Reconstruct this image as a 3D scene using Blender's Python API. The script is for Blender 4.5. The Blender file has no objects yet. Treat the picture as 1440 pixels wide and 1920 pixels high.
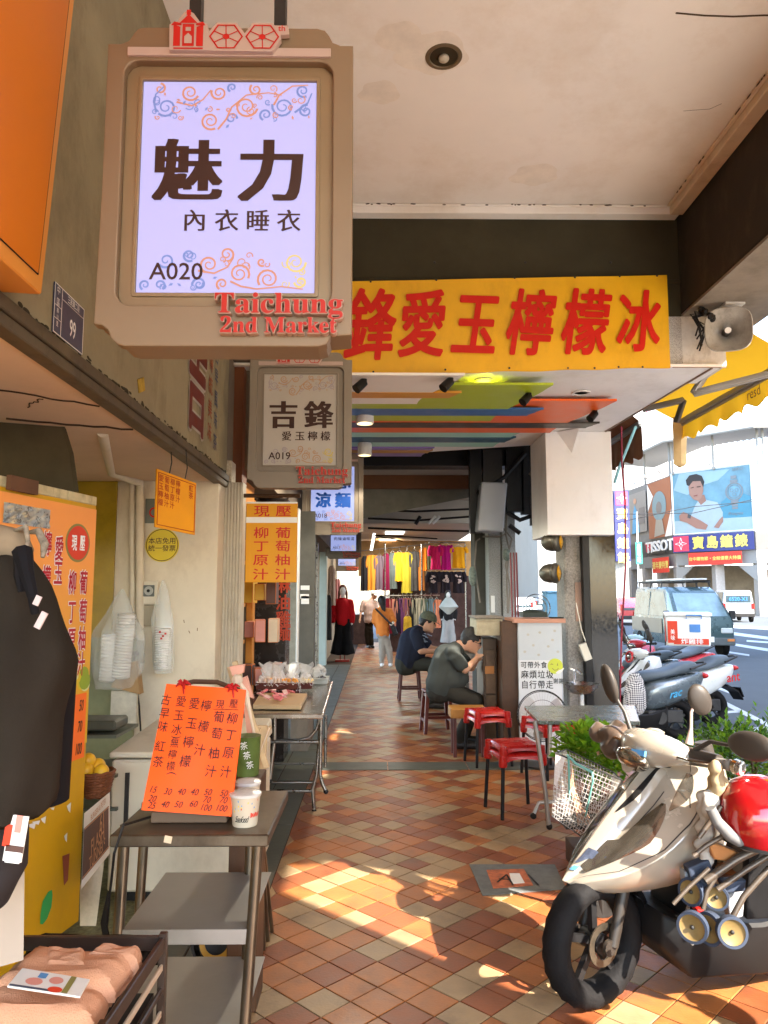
import bpy,bmesh,math,random
from mathutils import Vector,Matrix,Euler,noise
from mathutils.bvhtree import BVHTree
R_ = random.Random(7)
sc = bpy.context.scene
col = sc.collection
PI = math.pi

# ------------------------------------------------------------------ camera, sky, sun, exposure
FPX,EYE,HORY,VPX = 1400.0,1.5,1115.0,705.0       # focal length in px of the 1440 px wide photo, eye height
PIT = math.atan((HORY-960)/FPX); YAW = math.atan((720-VPX)/FPX*math.cos(PIT))
cam = bpy.data.cameras.new('camera'); cam_o = bpy.data.objects.new('camera',cam); col.objects.link(cam_o)
cam.sensor_fit = 'HORIZONTAL'; cam.sensor_width = 36; cam.lens = 36*FPX/1440
cam.clip_start = 0.05; cam.clip_end = 2000
cam_o.location = (0,0,EYE); cam_o.rotation_euler = (PI/2+PIT,0,-YAW)
sc.camera = cam_o
SUN_AZ,SUN_EL = math.radians(134),math.radians(37)     # azimuth clockwise from +Y (the way the arcade runs)
w = bpy.data.worlds.new('World'); sc.world = w; w.use_nodes = True
nt = w.node_tree; bg = nt.nodes['Background']
sky = nt.nodes.new('ShaderNodeTexSky'); sky.sky_type = 'NISHITA'; sky.sun_disc = False
sky.sun_elevation = SUN_EL; sky.sun_rotation = SUN_AZ; sky.air_density = 1.0; sky.dust_density = 1.0; sky.ozone_density = 0.6
nt.links.new(sky.outputs[0],bg.inputs[0]); bg.inputs[1].default_value = 0.15
sun = bpy.data.lights.new('sun','SUN'); sun.energy = 2.5; sun.angle = math.radians(0.5); sun.color = (1,0.93,0.82)
sun_o = bpy.data.objects.new('sun',sun); col.objects.link(sun_o)
sdir = Vector((math.sin(SUN_AZ)*math.cos(SUN_EL),math.cos(SUN_AZ)*math.cos(SUN_EL),math.sin(SUN_EL)))
sun_o.rotation_euler = sdir.to_track_quat('Z','Y').to_euler(); sun_o.location = (12,-12,14)
EXPO = 3.42
vs = sc.view_settings; vs.view_transform = 'Standard'; vs.look = 'None'; vs.exposure = EXPO; vs.gamma = 1; vs.use_curve_mapping = False
sc.cycles.max_bounces = 8; sc.cycles.diffuse_bounces = 4; sc.cycles.glossy_bounces = 3; sc.cycles.transparent_max_bounces = 12
sc.cycles.sample_clamp_indirect = 6; sc.cycles.caustics_reflective = False; sc.cycles.caustics_refractive = False
sc.cycles.use_denoising = True
KE = 2**-EXPO

# ------------------------------------------------------------------ surveying: photo pixel -> place in the scene
_F = Vector((math.sin(YAW)*math.cos(PIT),math.cos(YAW)*math.cos(PIT),math.sin(PIT)))
_R = Vector((math.cos(YAW),-math.sin(YAW),0)); _U = _R.cross(_F); _C = Vector((0,0,EYE))
def ray(x,y): return _F+_R*((x-720)/FPX)+_U*((960-y)/FPX)
def at(x,y,Y): r = ray(x,y); return _C+r*(Y/r.y)
def onx(x,y,X): r = ray(x,y); return _C+r*(X/r.x)
def onz(x,y,z=0.0): r = ray(x,y); return _C+r*((z-EYE)/r.z)

# ------------------------------------------------------------------ materials
MATS = {}
def srgb(h):
    h = h.lstrip('#'); v = [int(h[i:i+2],16)/255 for i in (0,2,4)]
    return tuple(((c/12.92) if c <= .04045 else ((c+.055)/1.055)**2.4) for c in v)
def mat(name,c,rough=.5,metal=0.0,var=.12,vs_=6.0,bump=.0,bs=60.0,emit=0.0,trans=0.0,alpha=1.0,dirt=None,dirt_amt=.0,ds=2.0,coat=0.0,spec=.5,ior=1.45,ecol=None,sss=0,wco=False):
    if name in MATS: return MATS[name]
    if isinstance(c,str): c = srgb(c)
    m = bpy.data.materials.new(name); m.use_nodes = True; n = m.node_tree; L = n.links
    b = n.nodes['Principled BSDF']
    b.inputs['Roughness'].default_value = rough; b.inputs['Metallic'].default_value = metal
    if spec == .5 and metal == 0: spec = .5 if rough < .45 else (.3 if rough < .75 else .12)
    b.inputs['Specular IOR Level'].default_value = spec; b.inputs['IOR'].default_value = ior
    b.inputs['Coat Weight'].default_value = coat; b.inputs['Coat Roughness'].default_value = .08
    b.inputs['Transmission Weight'].default_value = trans; b.inputs['Alpha'].default_value = alpha
    if sss: b.inputs['Subsurface Weight'].default_value = sss; b.inputs['Subsurface Scale'].default_value = .01
    tc = n.nodes.new('ShaderNodeTexCoord')
    last = None; geo = n.nodes.new('ShaderNodeNewGeometry') if wco else None; CO = geo.outputs['Position'] if wco else tc.outputs['Object']
    rgb = n.nodes.new('ShaderNodeRGB'); rgb.outputs[0].default_value = (*c,1); last = rgb.outputs[0]
    if var > 0:
        nz = n.nodes.new('ShaderNodeTexNoise'); nz.inputs['Scale'].default_value = vs_; nz.inputs['Detail'].default_value = 6; nz.inputs['Roughness'].default_value = .65
        L.new(CO,nz.inputs['Vector'])
        mr = n.nodes.new('ShaderNodeMapRange'); mr.inputs[1].default_value = .25; mr.inputs[2].default_value = .75
        mr.inputs[3].default_value = 1-var; mr.inputs[4].default_value = 1+var; L.new(nz.outputs[0],mr.inputs[0])
        mx = n.nodes.new('ShaderNodeVectorMath'); mx.operation = 'SCALE'; L.new(last,mx.inputs[0]); L.new(mr.outputs[0],mx.inputs['Scale']); last = mx.outputs[0]
        rr = n.nodes.new('ShaderNodeMapRange'); rr.inputs[1].default_value = .3; rr.inputs[2].default_value = .7
        rr.inputs[3].default_value = max(.02,rough-.08); rr.inputs[4].default_value = min(1,rough+.08)
        L.new(nz.outputs[0],rr.inputs[0]); L.new(rr.outputs[0],b.inputs['Roughness'])
    if dirt is not None:
        dc = srgb(dirt) if isinstance(dirt,str) else dirt
        nz = n.nodes.new('ShaderNodeTexNoise'); nz.inputs['Scale'].default_value = ds; nz.inputs['Detail'].default_value = 9; nz.inputs['Roughness'].default_value = .72
        mp = n.nodes.new('ShaderNodeMapping'); mp.inputs['Location'].default_value = (3.1,7.7,1.3); mp.inputs['Scale'].default_value = (1,1,.55)
        L.new(CO,mp.inputs[0]); L.new(mp.outputs[0],nz.inputs['Vector'])
        mr = n.nodes.new('ShaderNodeMapRange'); mr.inputs[1].default_value = .5; mr.inputs[2].default_value = .72; mr.inputs[3].default_value = 0; mr.inputs[4].default_value = dirt_amt
        L.new(nz.outputs[0],mr.inputs[0])
        mm = n.nodes.new('ShaderNodeMix'); mm.data_type = 'RGBA'; L.new(mr.outputs[0],mm.inputs[0]); L.new(last,mm.inputs[6]); mm.inputs[7].default_value = (*dc,1); last = mm.outputs[2]
    L.new(last,b.inputs['Base Color'])
    if bump > 0:
        nb = n.nodes.new('ShaderNodeTexNoise'); nb.inputs['Scale'].default_value = bs; nb.inputs['Detail'].default_value = 5
        L.new(CO,nb.inputs['Vector'])
        bp = n.nodes.new('ShaderNodeBump'); bp.inputs['Strength'].default_value = min(1,bump); bp.inputs['Distance'].default_value = .01
        L.new(nb.outputs[0],bp.inputs['Height']); L.new(bp.outputs[0],b.inputs['Normal'])
    if emit > 0:
        if ecol: b.inputs['Emission Color'].default_value = (*(srgb(ecol) if isinstance(ecol,str) else ecol),1)
        else: L.new(last,b.inputs['Emission Color'])
        b.inputs['Emission Strength'].default_value = emit
    m.diffuse_color = (*c,1)
    MATS[name] = m; return m

# ------------------------------------------------------------------ mesh building
def frame_of(d,up=Vector((0,0,1))):
    d = Vector(d).normalized()
    if abs(d.dot(up)) > .98: up = Vector((0,1,0))
    a = up.cross(d).normalized(); return a,d.cross(a)
_glyph = {}
def glyph(s,bold,res=3,shear=0.0):
    k = (s,round(bold,4),shear)
    if k in _glyph: return _glyph[k]
    c = bpy.data.curves.new('lettering_curve','FONT'); c.body = s; c.resolution_u = res; c.offset = bold; c.align_x = 'CENTER'; c.shear = shear
    o = bpy.data.objects.new('lettering_curve',c); col.objects.link(o)
    bpy.context.view_layer.update()
    m = bpy.data.meshes.new_from_object(o.evaluated_get(bpy.context.evaluated_depsgraph_get()))
    r = ([v.co.copy() for v in m.vertices],[tuple(p.vertices) for p in m.polygons])
    bpy.data.objects.remove(o); bpy.data.curves.remove(c); bpy.data.meshes.remove(m)
    _glyph[k] = r; return r
def mathbold(s):
    o = ''
    for ch in s:
        if 'A' <= ch <= 'Z': o += chr(0x1D400+ord(ch)-65)
        elif 'a' <= ch <= 'z': o += chr(0x1D41A+ord(ch)-97)
        elif '0' <= ch <= '9': o += chr(0x1D7CE+ord(ch)-48)
        else: o += ch
    return o
def curve_mesh(loops,ext=0.0,bev=0.0):
    """filled 2-D outline with holes; returns verts (x,y,z) and faces"""
    c = bpy.data.curves.new('outline','CURVE'); c.dimensions = '2D'; c.fill_mode = 'BOTH'; c.extrude = ext; c.bevel_depth = bev; c.bevel_resolution = 1
    if bev: c.offset = -bev
    for lp in loops:
        sp = c.splines.new('POLY'); sp.points.add(len(lp)-1)
        for p,q in zip(sp.points,lp): p.co = (q[0],q[1],0,1)
        sp.use_cyclic_u = True
    o = bpy.data.objects.new('outline',c); col.objects.link(o); bpy.context.view_layer.update()
    m = bpy.data.meshes.new_from_object(o.evaluated_get(bpy.context.evaluated_depsgraph_get()))
    r = ([v.co.copy() for v in m.vertices],[tuple(p.vertices) for p in m.polygons])
    bpy.data.objects.remove(o); bpy.data.curves.remove(c); bpy.data.meshes.remove(m)
    return r
class MB:
    def __init__(s): s.v = []; s.f = []; s.mi = []; s.cur = 0
    def add(s,vs,fs):
        n = len(s.v); s.v += [Vector(v) for v in vs]; s.f += [tuple(i+n for i in f) for f in fs]; s.mi += [s.cur]*len(fs); return s
    def m(s,i): s.cur = i; return s
    def quad(s,a,b,c,d): return s.add([a,b,c,d],[(0,1,2,3)])
    def box(s,c,d,rot=None,taper=1.0):
        c = Vector(c); x,y,z = [k/2 for k in d]
        vs = [Vector((i*x*(taper if k > 0 else 1),j*y*(taper if k > 0 else 1),k*z)) for k in (-1,1) for i,j in ((-1,-1),(1,-1),(1,1),(-1,1))]
        if rot is not None:
            M = rot if isinstance(rot,Matrix) else Euler(rot).to_matrix()
            vs = [M@v for v in vs]
        return s.add([c+v for v in vs],[(3,2,1,0),(4,5,6,7),(0,1,5,4),(1,2,6,5),(2,3,7,6),(3,0,4,7)])
    def bb(s,x0,x1,y0,y1,z0,z1): return s.box(((x0+x1)/2,(y0+y1)/2,(z0+z1)/2),(abs(x1-x0),abs(y1-y0),abs(z1-z0)))
    def cyl(s,p0,p1,r0,r1=None,n=16,cap=True):
        return s.tube([p0,p1],[r0,r0 if r1 is None else r1],n,cap)
    def tube(s,pts,r,n=8,cap=True,closed=False):
        pts = [Vector(p) for p in pts]; k = len(pts)
        if not isinstance(r,(list,tuple)): r = [r]*k
        vs = []; a = None
        for i,p in enumerate(pts):
            if closed: d = pts[(i+1) % k]-pts[i-1]
            else: d = pts[min(i+1,k-1)]-pts[max(i-1,0)]
            d.normalize()
            if a is None: a,b = frame_of(d)
            else:
                a = (a-d*a.dot(d)); a = a.normalized() if a.length > 1e-6 else frame_of(d)[0]
                b = d.cross(a)
            for j in range(n):
                t = 2*PI*j/n; vs.append(p+(a*math.cos(t)+b*math.sin(t))*r[i])
        fs = []
        for i in range(k if closed else k-1):
            for j in range(n):
                A = i*n; B = ((i+1) % k)*n
                fs.append((A+j,A+(j+1) % n,B+(j+1) % n,B+j))
        if cap and not closed: fs += [tuple(reversed(range(n))),tuple((k-1)*n+j for j in range(n))]
        return s.add(vs,fs)
    def lathe(s,prof,o=(0,0,0),ax=(0,0,1),n=24,sx=1,sy=1):
        """prof: (radius, height) pairs"""
        o = Vector(o); ax = Vector(ax).normalized()
        a,b = (Vector((1,0,0)),Vector((0,1,0))) if abs(ax.z) > .999 and ax.z > 0 else frame_of(ax)
        vs = []
        for r,h in prof:
            for j in range(n):
                t = 2*PI*j/n; vs.append(o+ax*h+a*(math.cos(t)*r*sx)+b*(math.sin(t)*r*sy))
        k = len(prof); fs = []
        for i in range(k-1):
            for j in range(n): fs.append((i*n+j,i*n+(j+1) % n,(i+1)*n+(j+1) % n,(i+1)*n+j))
        if prof[0] == prof[-1]: return s.add(vs,fs)
        if prof[0][0] > 1e-5: fs.append(tuple(reversed(range(n))))
        if prof[-1][0] > 1e-5: fs.append(tuple((k-1)*n+j for j in range(n)))
        return s.add(vs,fs)
    def ball(s,c,r,n=16,m=10,rot=None):
        if not isinstance(r,(list,tuple)): r = (r,r,r)
        vs = []; fs = []
        for i in range(m+1):
            ph = PI*i/m
            for j in range(n):
                t = 2*PI*j/n; v = Vector((math.sin(ph)*math.cos(t)*r[0],math.sin(ph)*math.sin(t)*r[1],math.cos(ph)*r[2]))
                if rot is not None: v = (rot if isinstance(rot,Matrix) else Euler(rot).to_matrix())@v
                vs.append(Vector(c)+v)
        for i in range(m):
            for j in range(n): fs.append((i*n+j,(i+1)*n+j,(i+1)*n+(j+1) % n,i*n+(j+1) % n))
        return s.add(vs,fs)
    def cap(s,p0,p1,r0,r1=None,n=12):
        r1 = r0 if r1 is None else r1; p0 = Vector(p0); p1 = Vector(p1)
        s.tube([p0,p1],[r0,r1],n); s.ball(p0,r0,n,8); return s.ball(p1,r1,n,8)
    def loft(s,rings,cap=True,closed=True):
        k = len(rings); n = len(rings[0]); vs = [p for r in rings for p in r]; fs = []
        for i in range(k-1):
            for j in range(n if closed else n-1): fs.append((i*n+j,i*n+(j+1) % n,(i+1)*n+(j+1) % n,(i+1)*n+j))
        if cap and closed: fs += [tuple(reversed(range(n))),tuple((k-1)*n+j for j in range(n))]
        return s.add(vs,fs)
    def prism(s,poly,o,xd,yd,depth,lift=0.0):
        """2-D polygon placed in a frame, its face at lift and its back at lift-depth along the normal"""
        o = Vector(o); xd = Vector(xd); yd = Vector(yd); nn = xd.cross(yd).normalized()
        n = len(poly)
        f = [o+xd*p[0]+yd*p[1]+nn*lift for p in poly]; b = [q-nn*depth for q in f]
        if depth <= 0: return s.add(f,[tuple(range(n))])
        return s.add(f+b,[tuple(range(n)),tuple(n+i for i in reversed(range(n)))]+[(i,n+i,n+(i+1) % n,(i+1) % n) for i in range(n)])
    def shape(s,loops,o,xd,yd,depth=.0,lift=0.0,bev=0.0):
        v,f = curve_mesh(loops,depth/2,bev)
        o = Vector(o); xd = Vector(xd); yd = Vector(yd); nn = xd.cross(yd).normalized()
        return s.add([o+xd*p.x+yd*p.y+nn*(p.z+lift-depth/2) for p in v],f)
    def text(s,t,o,xd,yd,size,bold=0.0,sx=1.0,lift=.0015,serif=0.0,depth=0.0,spin=0.0,shear=0.0,vert=False,gap=1.1):
        o = Vector(o); xd = Vector(xd).normalized(); yd = Vector(yd).normalized(); nn = xd.cross(yd).normalized()
        if vert:
            for i,ch in enumerate(t): s.text(ch,o-yd*(i*size*gap),xd,yd,size,bold,sx,lift,serif,depth,spin,shear)
            return s
        if spin: xd,yd = xd*math.cos(spin)+yd*math.sin(spin),yd*math.cos(spin)-xd*math.sin(spin)
        # strong weights are laid as several shifted copies: a big curve offset would eat holes into dense characters
        cjk = 0x2fff < ord(t[0]) < 0x1d000 or bold > .02; ob = 0 if cjk else bold; ex = bold if cjk else 0; v,f = glyph(t,ob,3,shear)
        sh = [(0,0)]+([(-serif,0),(serif,0)] if serif else [])
        if ex > .004: sh = [(a*1.0+b[0],b[1]) for a in ([0] if not serif else [-serif,0,serif]) for b in [(0,0)]+[(ex*math.cos(i*PI/4 if ex > .016 else (i+.5)*PI/2),ex*math.sin(i*PI/4 if ex > .016 else (i+.5)*PI/2)) for i in range(8 if ex > .016 else 4)]]
        for k,(dx,dy) in enumerate(sh):
            P = [o+xd*((p.x+dx)*size*sx)+yd*((p.y+dy-.35)*size)+nn*(lift+k*.00004) for p in v]
            s.add(P,f)
            if depth > 0:
                # side walls
                cnt = {}
                for q in f:
                    for a,b in zip(q,q[1:]+q[:1]): cnt[(a,b)] = 1
                bd = [(a,b) for (a,b) in cnt if (b,a) not in cnt]
                B = [p-nn*depth for p in P]; n = len(P)
                s.add(P+B,[(b,a,a+n,b+n) for a,b in bd])
        return s
    def leaf(s,p,d,up,L,W,fold=.25):
        d = Vector(d).normalized(); sd = d.cross(Vector(up))
        sd = sd.normalized() if sd.length > 1e-4 else Vector((1,0,0)); nn = sd.cross(d)
        p = Vector(p); q = [p,p+d*L*.45+sd*W*.5+nn*W*fold,p+d*L-nn*L*.15,p+d*L*.45-sd*W*.5+nn*W*fold,p+d*L*.5]
        return s.add(q,[(0,1,4),(1,2,4),(2,3,4),(3,0,4)])
    def build(s,name,mats,parent=None,smooth=False,bev=0.0,world=True,label=None,sub=0,seg=1,weld=False):
        me = bpy.data.meshes.new(name)
        vs = s.v
        if parent is not None and world:
            M = world_matrix(parent).inverted(); vs = [M@v for v in vs]
        me.from_pydata([tuple(v) for v in vs],[],s.f)
        if not isinstance(mats,(list,tuple)): mats = [mats]
        for m_ in mats: me.materials.append(m_)
        if len(mats) > 1: me.polygons.foreach_set('material_index',s.mi)
        if bev > 0 or weld:
            bm = bmesh.new(); bm.from_mesh(me)
            if weld: bmesh.ops.remove_doubles(bm,verts=bm.verts,dist=1e-4)
            if bev > 0:
                bm.normal_update()
                es = [e for e in bm.edges if len(e.link_faces) == 2 and e.calc_face_angle(0) > .6]
                bmesh.ops.bevel(bm,geom=es,offset=bev,segments=seg,affect='EDGES',profile=.5,clamp_overlap=True)
            bm.to_mesh(me); bm.free()
        o = bpy.data.objects.new(name,me); col.objects.link(o)
        if sub:
            md = o.modifiers.new('sub','SUBSURF'); md.levels = sub; md.render_levels = sub
            bake(o)
        if smooth: shade(o.data,smooth)
        if parent is not None: o.parent = parent
        if label: o['label'] = label
        return o
def shade(me,ang=True):
    a = math.radians(40 if ang is True else ang)
    me.polygons.foreach_set('use_smooth',[True]*len(me.polygons))
    if a < 3:
        bm = bmesh.new(); bm.from_mesh(me)
        for e in bm.edges:
            if len(e.link_faces) == 2 and e.calc_face_angle(0) > a: e.smooth = False
        bm.to_mesh(me); bm.free()
def bake(o):
    bpy.context.view_layer.update()
    m = bpy.data.meshes.new_from_object(o.evaluated_get(bpy.context.evaluated_depsgraph_get()))
    old = o.data; o.modifiers.clear(); m.name = old.name; o.data = m; bpy.data.meshes.remove(old)
def remesh(mb,vox,smooth_it=6,noise_amp=0.0,noise_s=8.0,fold=None):
    """fuse a pile of overlapping closed shapes into one continuous surface; returns a MB"""
    me = bpy.data.meshes.new('blend'); me.from_pydata([tuple(v) for v in mb.v],[],mb.f)
    o = bpy.data.objects.new('blend',me); col.objects.link(o)
    md = o.modifiers.new('r','REMESH'); md.mode = 'VOXEL'; md.voxel_size = vox
    if smooth_it:
        ms = o.modifiers.new('s','SMOOTH'); ms.iterations = smooth_it; ms.factor = .5
    bake(o)
    r = MB(); me = o.data
    vs = [v.co.copy() for v in me.vertices]
    if noise_amp or fold:
        for v in me.vertices:
            n = v.normal; c = v.co; k = 0
            if noise_amp: k += noise.noise(c*noise_s)*noise_amp
            if fold: k += fold(c)
            vs[v.index] = c+n*k
    r.add(vs,[tuple(p.vertices) for p in me.polygons])
    bpy.data.objects.remove(o); bpy.data.meshes.remove(me)
    return r
def world_matrix(o):
    M = o.matrix_basis.copy() if False else Matrix.LocRotScale(o.location,o.rotation_euler,o.scale)
    return world_matrix(o.parent)@M if o.parent else M
def thing(name,label,cat,loc=(0,0,0),rz=0.0,group=None):
    o = bpy.data.objects.new(name,None); col.objects.link(o); o.empty_display_size = .1
    o.location = loc; o.rotation_euler = (0,0,rz); o['label'] = label; o['category'] = cat
    if group: o['group'] = group
    return o
def tag(o,label,cat,group=None):
    o['label'] = label; o['category'] = cat
    if group: o['group'] = group
    return o
def struct(o): o['kind'] = 'structure'; return o
def copy_tree(o,parent=None,**kw):
    c = o.copy(); col.objects.link(c); c.parent = parent
    for k,v in kw.items(): c[k] = v
    for ch in [x for x in list(o.children)]: copy_tree(ch,c)
    return c
def pivot(o,loc):
    """move a single mesh thing's origin to its base"""
    loc = Vector(loc); o.data.transform(Matrix.Translation(-loc)); o.location = loc; return o
X_,Y_,Z_ = Vector((1,0,0)),Vector((0,1,0)),Vector((0,0,1))
def rrect(x0,y0,x1,y1,r,n=5):
    o = []
    for cx,cy,a in ((x1-r,y1-r,0),(x0+r,y1-r,90),(x0+r,y0+r,180),(x1-r,y0+r,270)):
        for i in range(n+1):
            t = math.radians(a+90*i/n); o.append((cx+r*math.cos(t),cy+r*math.sin(t)))
    return o
def ell(cx,cy,rx,ry,n=24): return [(cx+rx*math.cos(2*PI*i/n),cy+ry*math.sin(2*PI*i/n)) for i in range(n)]
def ribbon(pts,w):
    """flat strip along a 2-D polyline, returns list of quads"""
    q = []; L = []
    for i,p in enumerate(pts):
        a = pts[max(i-1,0)]; b = pts[min(i+1,len(pts)-1)]; dx,dy = b[0]-a[0],b[1]-a[1]; l = math.hypot(dx,dy) or 1
        ww = w*(1-.6*i/len(pts)) if isinstance(w,float) else w[i]
        L.append(((p[0]-dy/l*ww/2,p[1]+dx/l*ww/2),(p[0]+dy/l*ww/2,p[1]-dx/l*ww/2)))
    for i in range(len(L)-1): q.append([L[i][0],L[i][1],L[i+1][1],L[i+1][0]])
    return q

# ------------------------------------------------------------------ materials used in many places
M_tile = [mat('terracotta_tile',(.215,.062,.022),.42,spec=.4,var=.26,vs_=7,bump=.12,bs=90,dirt=(.07,.04,.025),dirt_amt=.7,ds=3.2,wco=True),
          mat('orange_tile',(.33,.115,.032),.42,spec=.4,var=.26,vs_=7,bump=.12,bs=90,dirt=(.10,.05,.03),dirt_amt=.65,ds=3.2,wco=True),
          mat('sand_tile',(.31,.205,.105),.44,spec=.4,var=.22,vs_=7,bump=.12,bs=90,dirt=(.12,.08,.05),dirt_amt=.7,ds=3.2,wco=True)]
M_grout = mat('tile_grout',(.075,.052,.038),.8,var=.3,vs_=14)
M_slab = mat('grey_green_stone',(.085,.09,.072),.45,wco=True,var=.25,vs_=5,bump=.15,bs=40,dirt=(.05,.045,.035),dirt_amt=.5,ds=3)
M_ceil = mat('cream_ceiling_paint',(.86,.81,.74),.75,var=.05,vs_=1.2,dirt=(.66,.55,.42),dirt_amt=.5,ds=1.3)
M_trim = mat('cream_cornice',(.72,.60,.46),.7,var=.08,vs_=3,dirt=(.3,.2,.12),dirt_amt=.35,ds=4)
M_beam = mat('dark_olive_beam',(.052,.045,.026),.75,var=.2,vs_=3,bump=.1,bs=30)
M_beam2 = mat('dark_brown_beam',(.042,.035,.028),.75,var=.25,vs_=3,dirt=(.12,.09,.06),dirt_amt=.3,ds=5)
M_conc = mat('weathered_grey_concrete',(.24,.21,.175),.85,var=.2,vs_=4,bump=.2,bs=30,dirt=(.11,.09,.07),dirt_amt=.6,ds=3)
M_fascia = mat('olive_plaster',(.27,.23,.145),.8,var=.22,vs_=2.2,bump=.2,bs=40,dirt=(.13,.10,.06),dirt_amt=.7,ds=2.2)
M_white = mat('white_panel_paint',(.86,.84,.83),.55,var=.05,vs_=2,dirt=(.45,.4,.34),dirt_amt=.3,ds=2)
M_wcloud = mat('speckled_white_board',(.62,.59,.55),.7,var=.1,vs_=30,dirt=(.25,.2,.16),dirt_amt=.6,ds=14)
M_steel = mat('stainless_steel',(.34,.32,.29),.3,1.0,var=.15,vs_=12,bump=.03,bs=150)
M_steel_d = mat('worn_brown_steel',(.13,.105,.075),.36,.85,var=.3,vs_=7,dirt=(.08,.05,.03),dirt_amt=.6,ds=6)
M_chrome = mat('chrome',(.75,.75,.74),.12,1.0,var=0)
M_blk = mat('black_plastic',(.012,.011,.011),.42,var=.2,vs_=20,spec=.25)
M_dark = mat('dark_metal',(.035,.032,.030),.5,.4,var=.3,vs_=10)
M_rub = mat('tyre_rubber',(.010,.009,.009),.7,spec=.12,var=.25,vs_=25,bump=.2,bs=80)
M_wht = mat('white_plastic',(.76,.75,.72),.4,var=.05)
M_wood = mat('varnished_wood',(.30,.13,.045),.45,var=.35,vs_=3,bump=.1,bs=20)
M_wood_d = mat('dark_brown_wood',(.075,.038,.02),.5,var=.35,vs_=5,bump=.1,bs=30)
M_wood_l = mat('pale_raw_timber',(.50,.36,.2),.65,var=.25,vs_=6,bump=.1,bs=40)
M_red = mat('red_plastic',(.45,.012,.009),.28,var=.12,vs_=8,coat=.2)
M_glass = mat('clear_glass',(.95,.97,.97),.03,var=0,trans=1.0,ior=1.3)
M_wrap = mat('crinkled_clear_plastic',(.85,.85,.84),.12,var=0,alpha=.38,spec=1.0,bump=.9,bs=35)
M_asph = mat('asphalt',(.10,.108,.115),.85,var=.16,vs_=1.2,bump=.3,bs=70,dirt=(.07,.075,.08),dirt_amt=.5,ds=.4)
M_line = mat('white_road_paint',(.50,.51,.50),.7,var=.12,vs_=9)
M_skin = mat('skin',(.52,.29,.19),.5,var=.06,sss=.15)
M_txt_r = mat('red_print',(.50,.018,.012),.5,var=.06)
M_txt_b = mat('dark_brown_print',(.045,.018,.012),.5,var=.05)
M_txt_k = mat('black_ink',(.012,.011,.012),.5,var=0)
M_txt_w = mat('white_print',(.80,.79,.77),.5,var=0)

# ------------------------------------------------------------------ the setting: ground, floor, tiles
gm = MB(); gm.bb(2.95,400,-60,400,-.5,-.13)
road = struct(gm.build('road',M_asph))
gm = MB(); gm.bb(-60,-1.05,-60,-2.5,-.5,-.14); gm.bb(-60,2.95,26,400,-.5,-.135); gm.bb(-1.05,2.95,-60,-2.5,-.5,-.14)
struct(gm.build('ground',M_asph))
gm = MB(); gm.bb(2.96,9,-14,5.2,-.3,-.02); struct(gm.build('bounce_paving',mat('pale_bounce_paving',(.60,.56,.50),.8,var=.12,vs_=2),bev=.02))  # unseen pale slab, added so sunlight bounces up onto the arcade ceiling
fl = MB(); fl.bb(-.54,2.62,-2.5,26,-.4,-.004)
floor = struct(fl.build('floor',M_grout))
lf = MB()
ys = [-2.5,-.9,.3,1.5,2.7,3.9,5.1,6.2,7.5,8.9,10.4,12.2,14.2,16.4]
side = MB(); side.bb(-1.6,-.541,-2.5,26,-.4,-.006); side_o = struct(side.build('side_strip',M_grout))
for a,b in zip(ys,ys[1:]):
    for x0,x1 in ((-1.08,-.80),(-.795,-.545)):
        q = MB(); q.bb(x0+.002,x1-.002,a+.003,b-.003,-.006,R_.uniform(-.0005,.001)); q.build('stone_slab',M_slab,side_o,bev=.0015)
for a,b in ((-.54,.1),(.106,.8),(.806,1.45),(1.456,2.1),(2.106,2.6)):
    q = MB(); q.bb(a+.003,b,6.62,6.92,-.004,.005); q.build('stone_slab',M_slab,floor,bev=.0015)
k = MB(); k.bb(2.62,2.95,-2.5,26,-.4,.012); struct(k.build('kerb',mat('pale_granite_kerb',(.36,.35,.33),.7,var=.2,vs_=20,bump=.2,bs=60),bev=.012))
HD = .1015; T0 = (-.195,3.055)
tiles = []
for a in range(-90,140):
    for b in range(-140,90):
        cx = T0[0]+HD*(a+b)+HD; cy = T0[1]+HD*(a-b)
        if -.54-HD*.8 < cx < 2.6+HD*.8 and -2.45 < cy < 24: tiles.append((cx,cy))
def tile_col(cx,cy):
    r = random.Random(int(round(cx*1000))*7919+int(round(cy*1000))*104729).random()
    return 0 if r < .36 else 1 if r < .70 else 2
def vis(cx,cy):
    if cy < 2.3 or not -.54+HD < cx < 2.6-HD or 6.5 < cy < 7.05: return False
    px = 705+cx*1400/cy; return 440 < px < 1480 and cy > 2.5
tiles.sort(key=lambda t: t[1])
seen = [t for t in tiles if vis(*t)][:300]; seen_s = set(seen)
tm = []
for c in range(3):
    q = MB(); h = HD*.965; q.loft([[Vector((h,0,-.004)),Vector((0,h,-.004)),Vector((-h,0,-.004)),Vector((0,-h,-.004))],
                                  [Vector((h,0,-.0012)),Vector((0,h,-.0012)),Vector((-h,0,-.0012)),Vector((0,-h,-.0012))],
                                  [Vector((h-.003,0,0)),Vector((0,h-.003,0)),Vector((-h+.003,0,0)),Vector((0,-h+.003,0))]])
    me = bpy.data.meshes.new('tile'); me.from_pydata([tuple(v) for v in q.v],[],q.f); me.materials.append(M_tile[c]); tm.append(me)
for cx,cy in seen:
    o = bpy.data.objects.new('tile',tm[tile_col(cx,cy)]); col.objects.link(o); o.parent = floor
    o.location = (cx,cy,R_.uniform(-.0006,.0006)); o.rotation_euler = (R_.uniform(-.004,.004),R_.uniform(-.004,.004),R_.uniform(-.006,.006))
q = MB()
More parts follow.
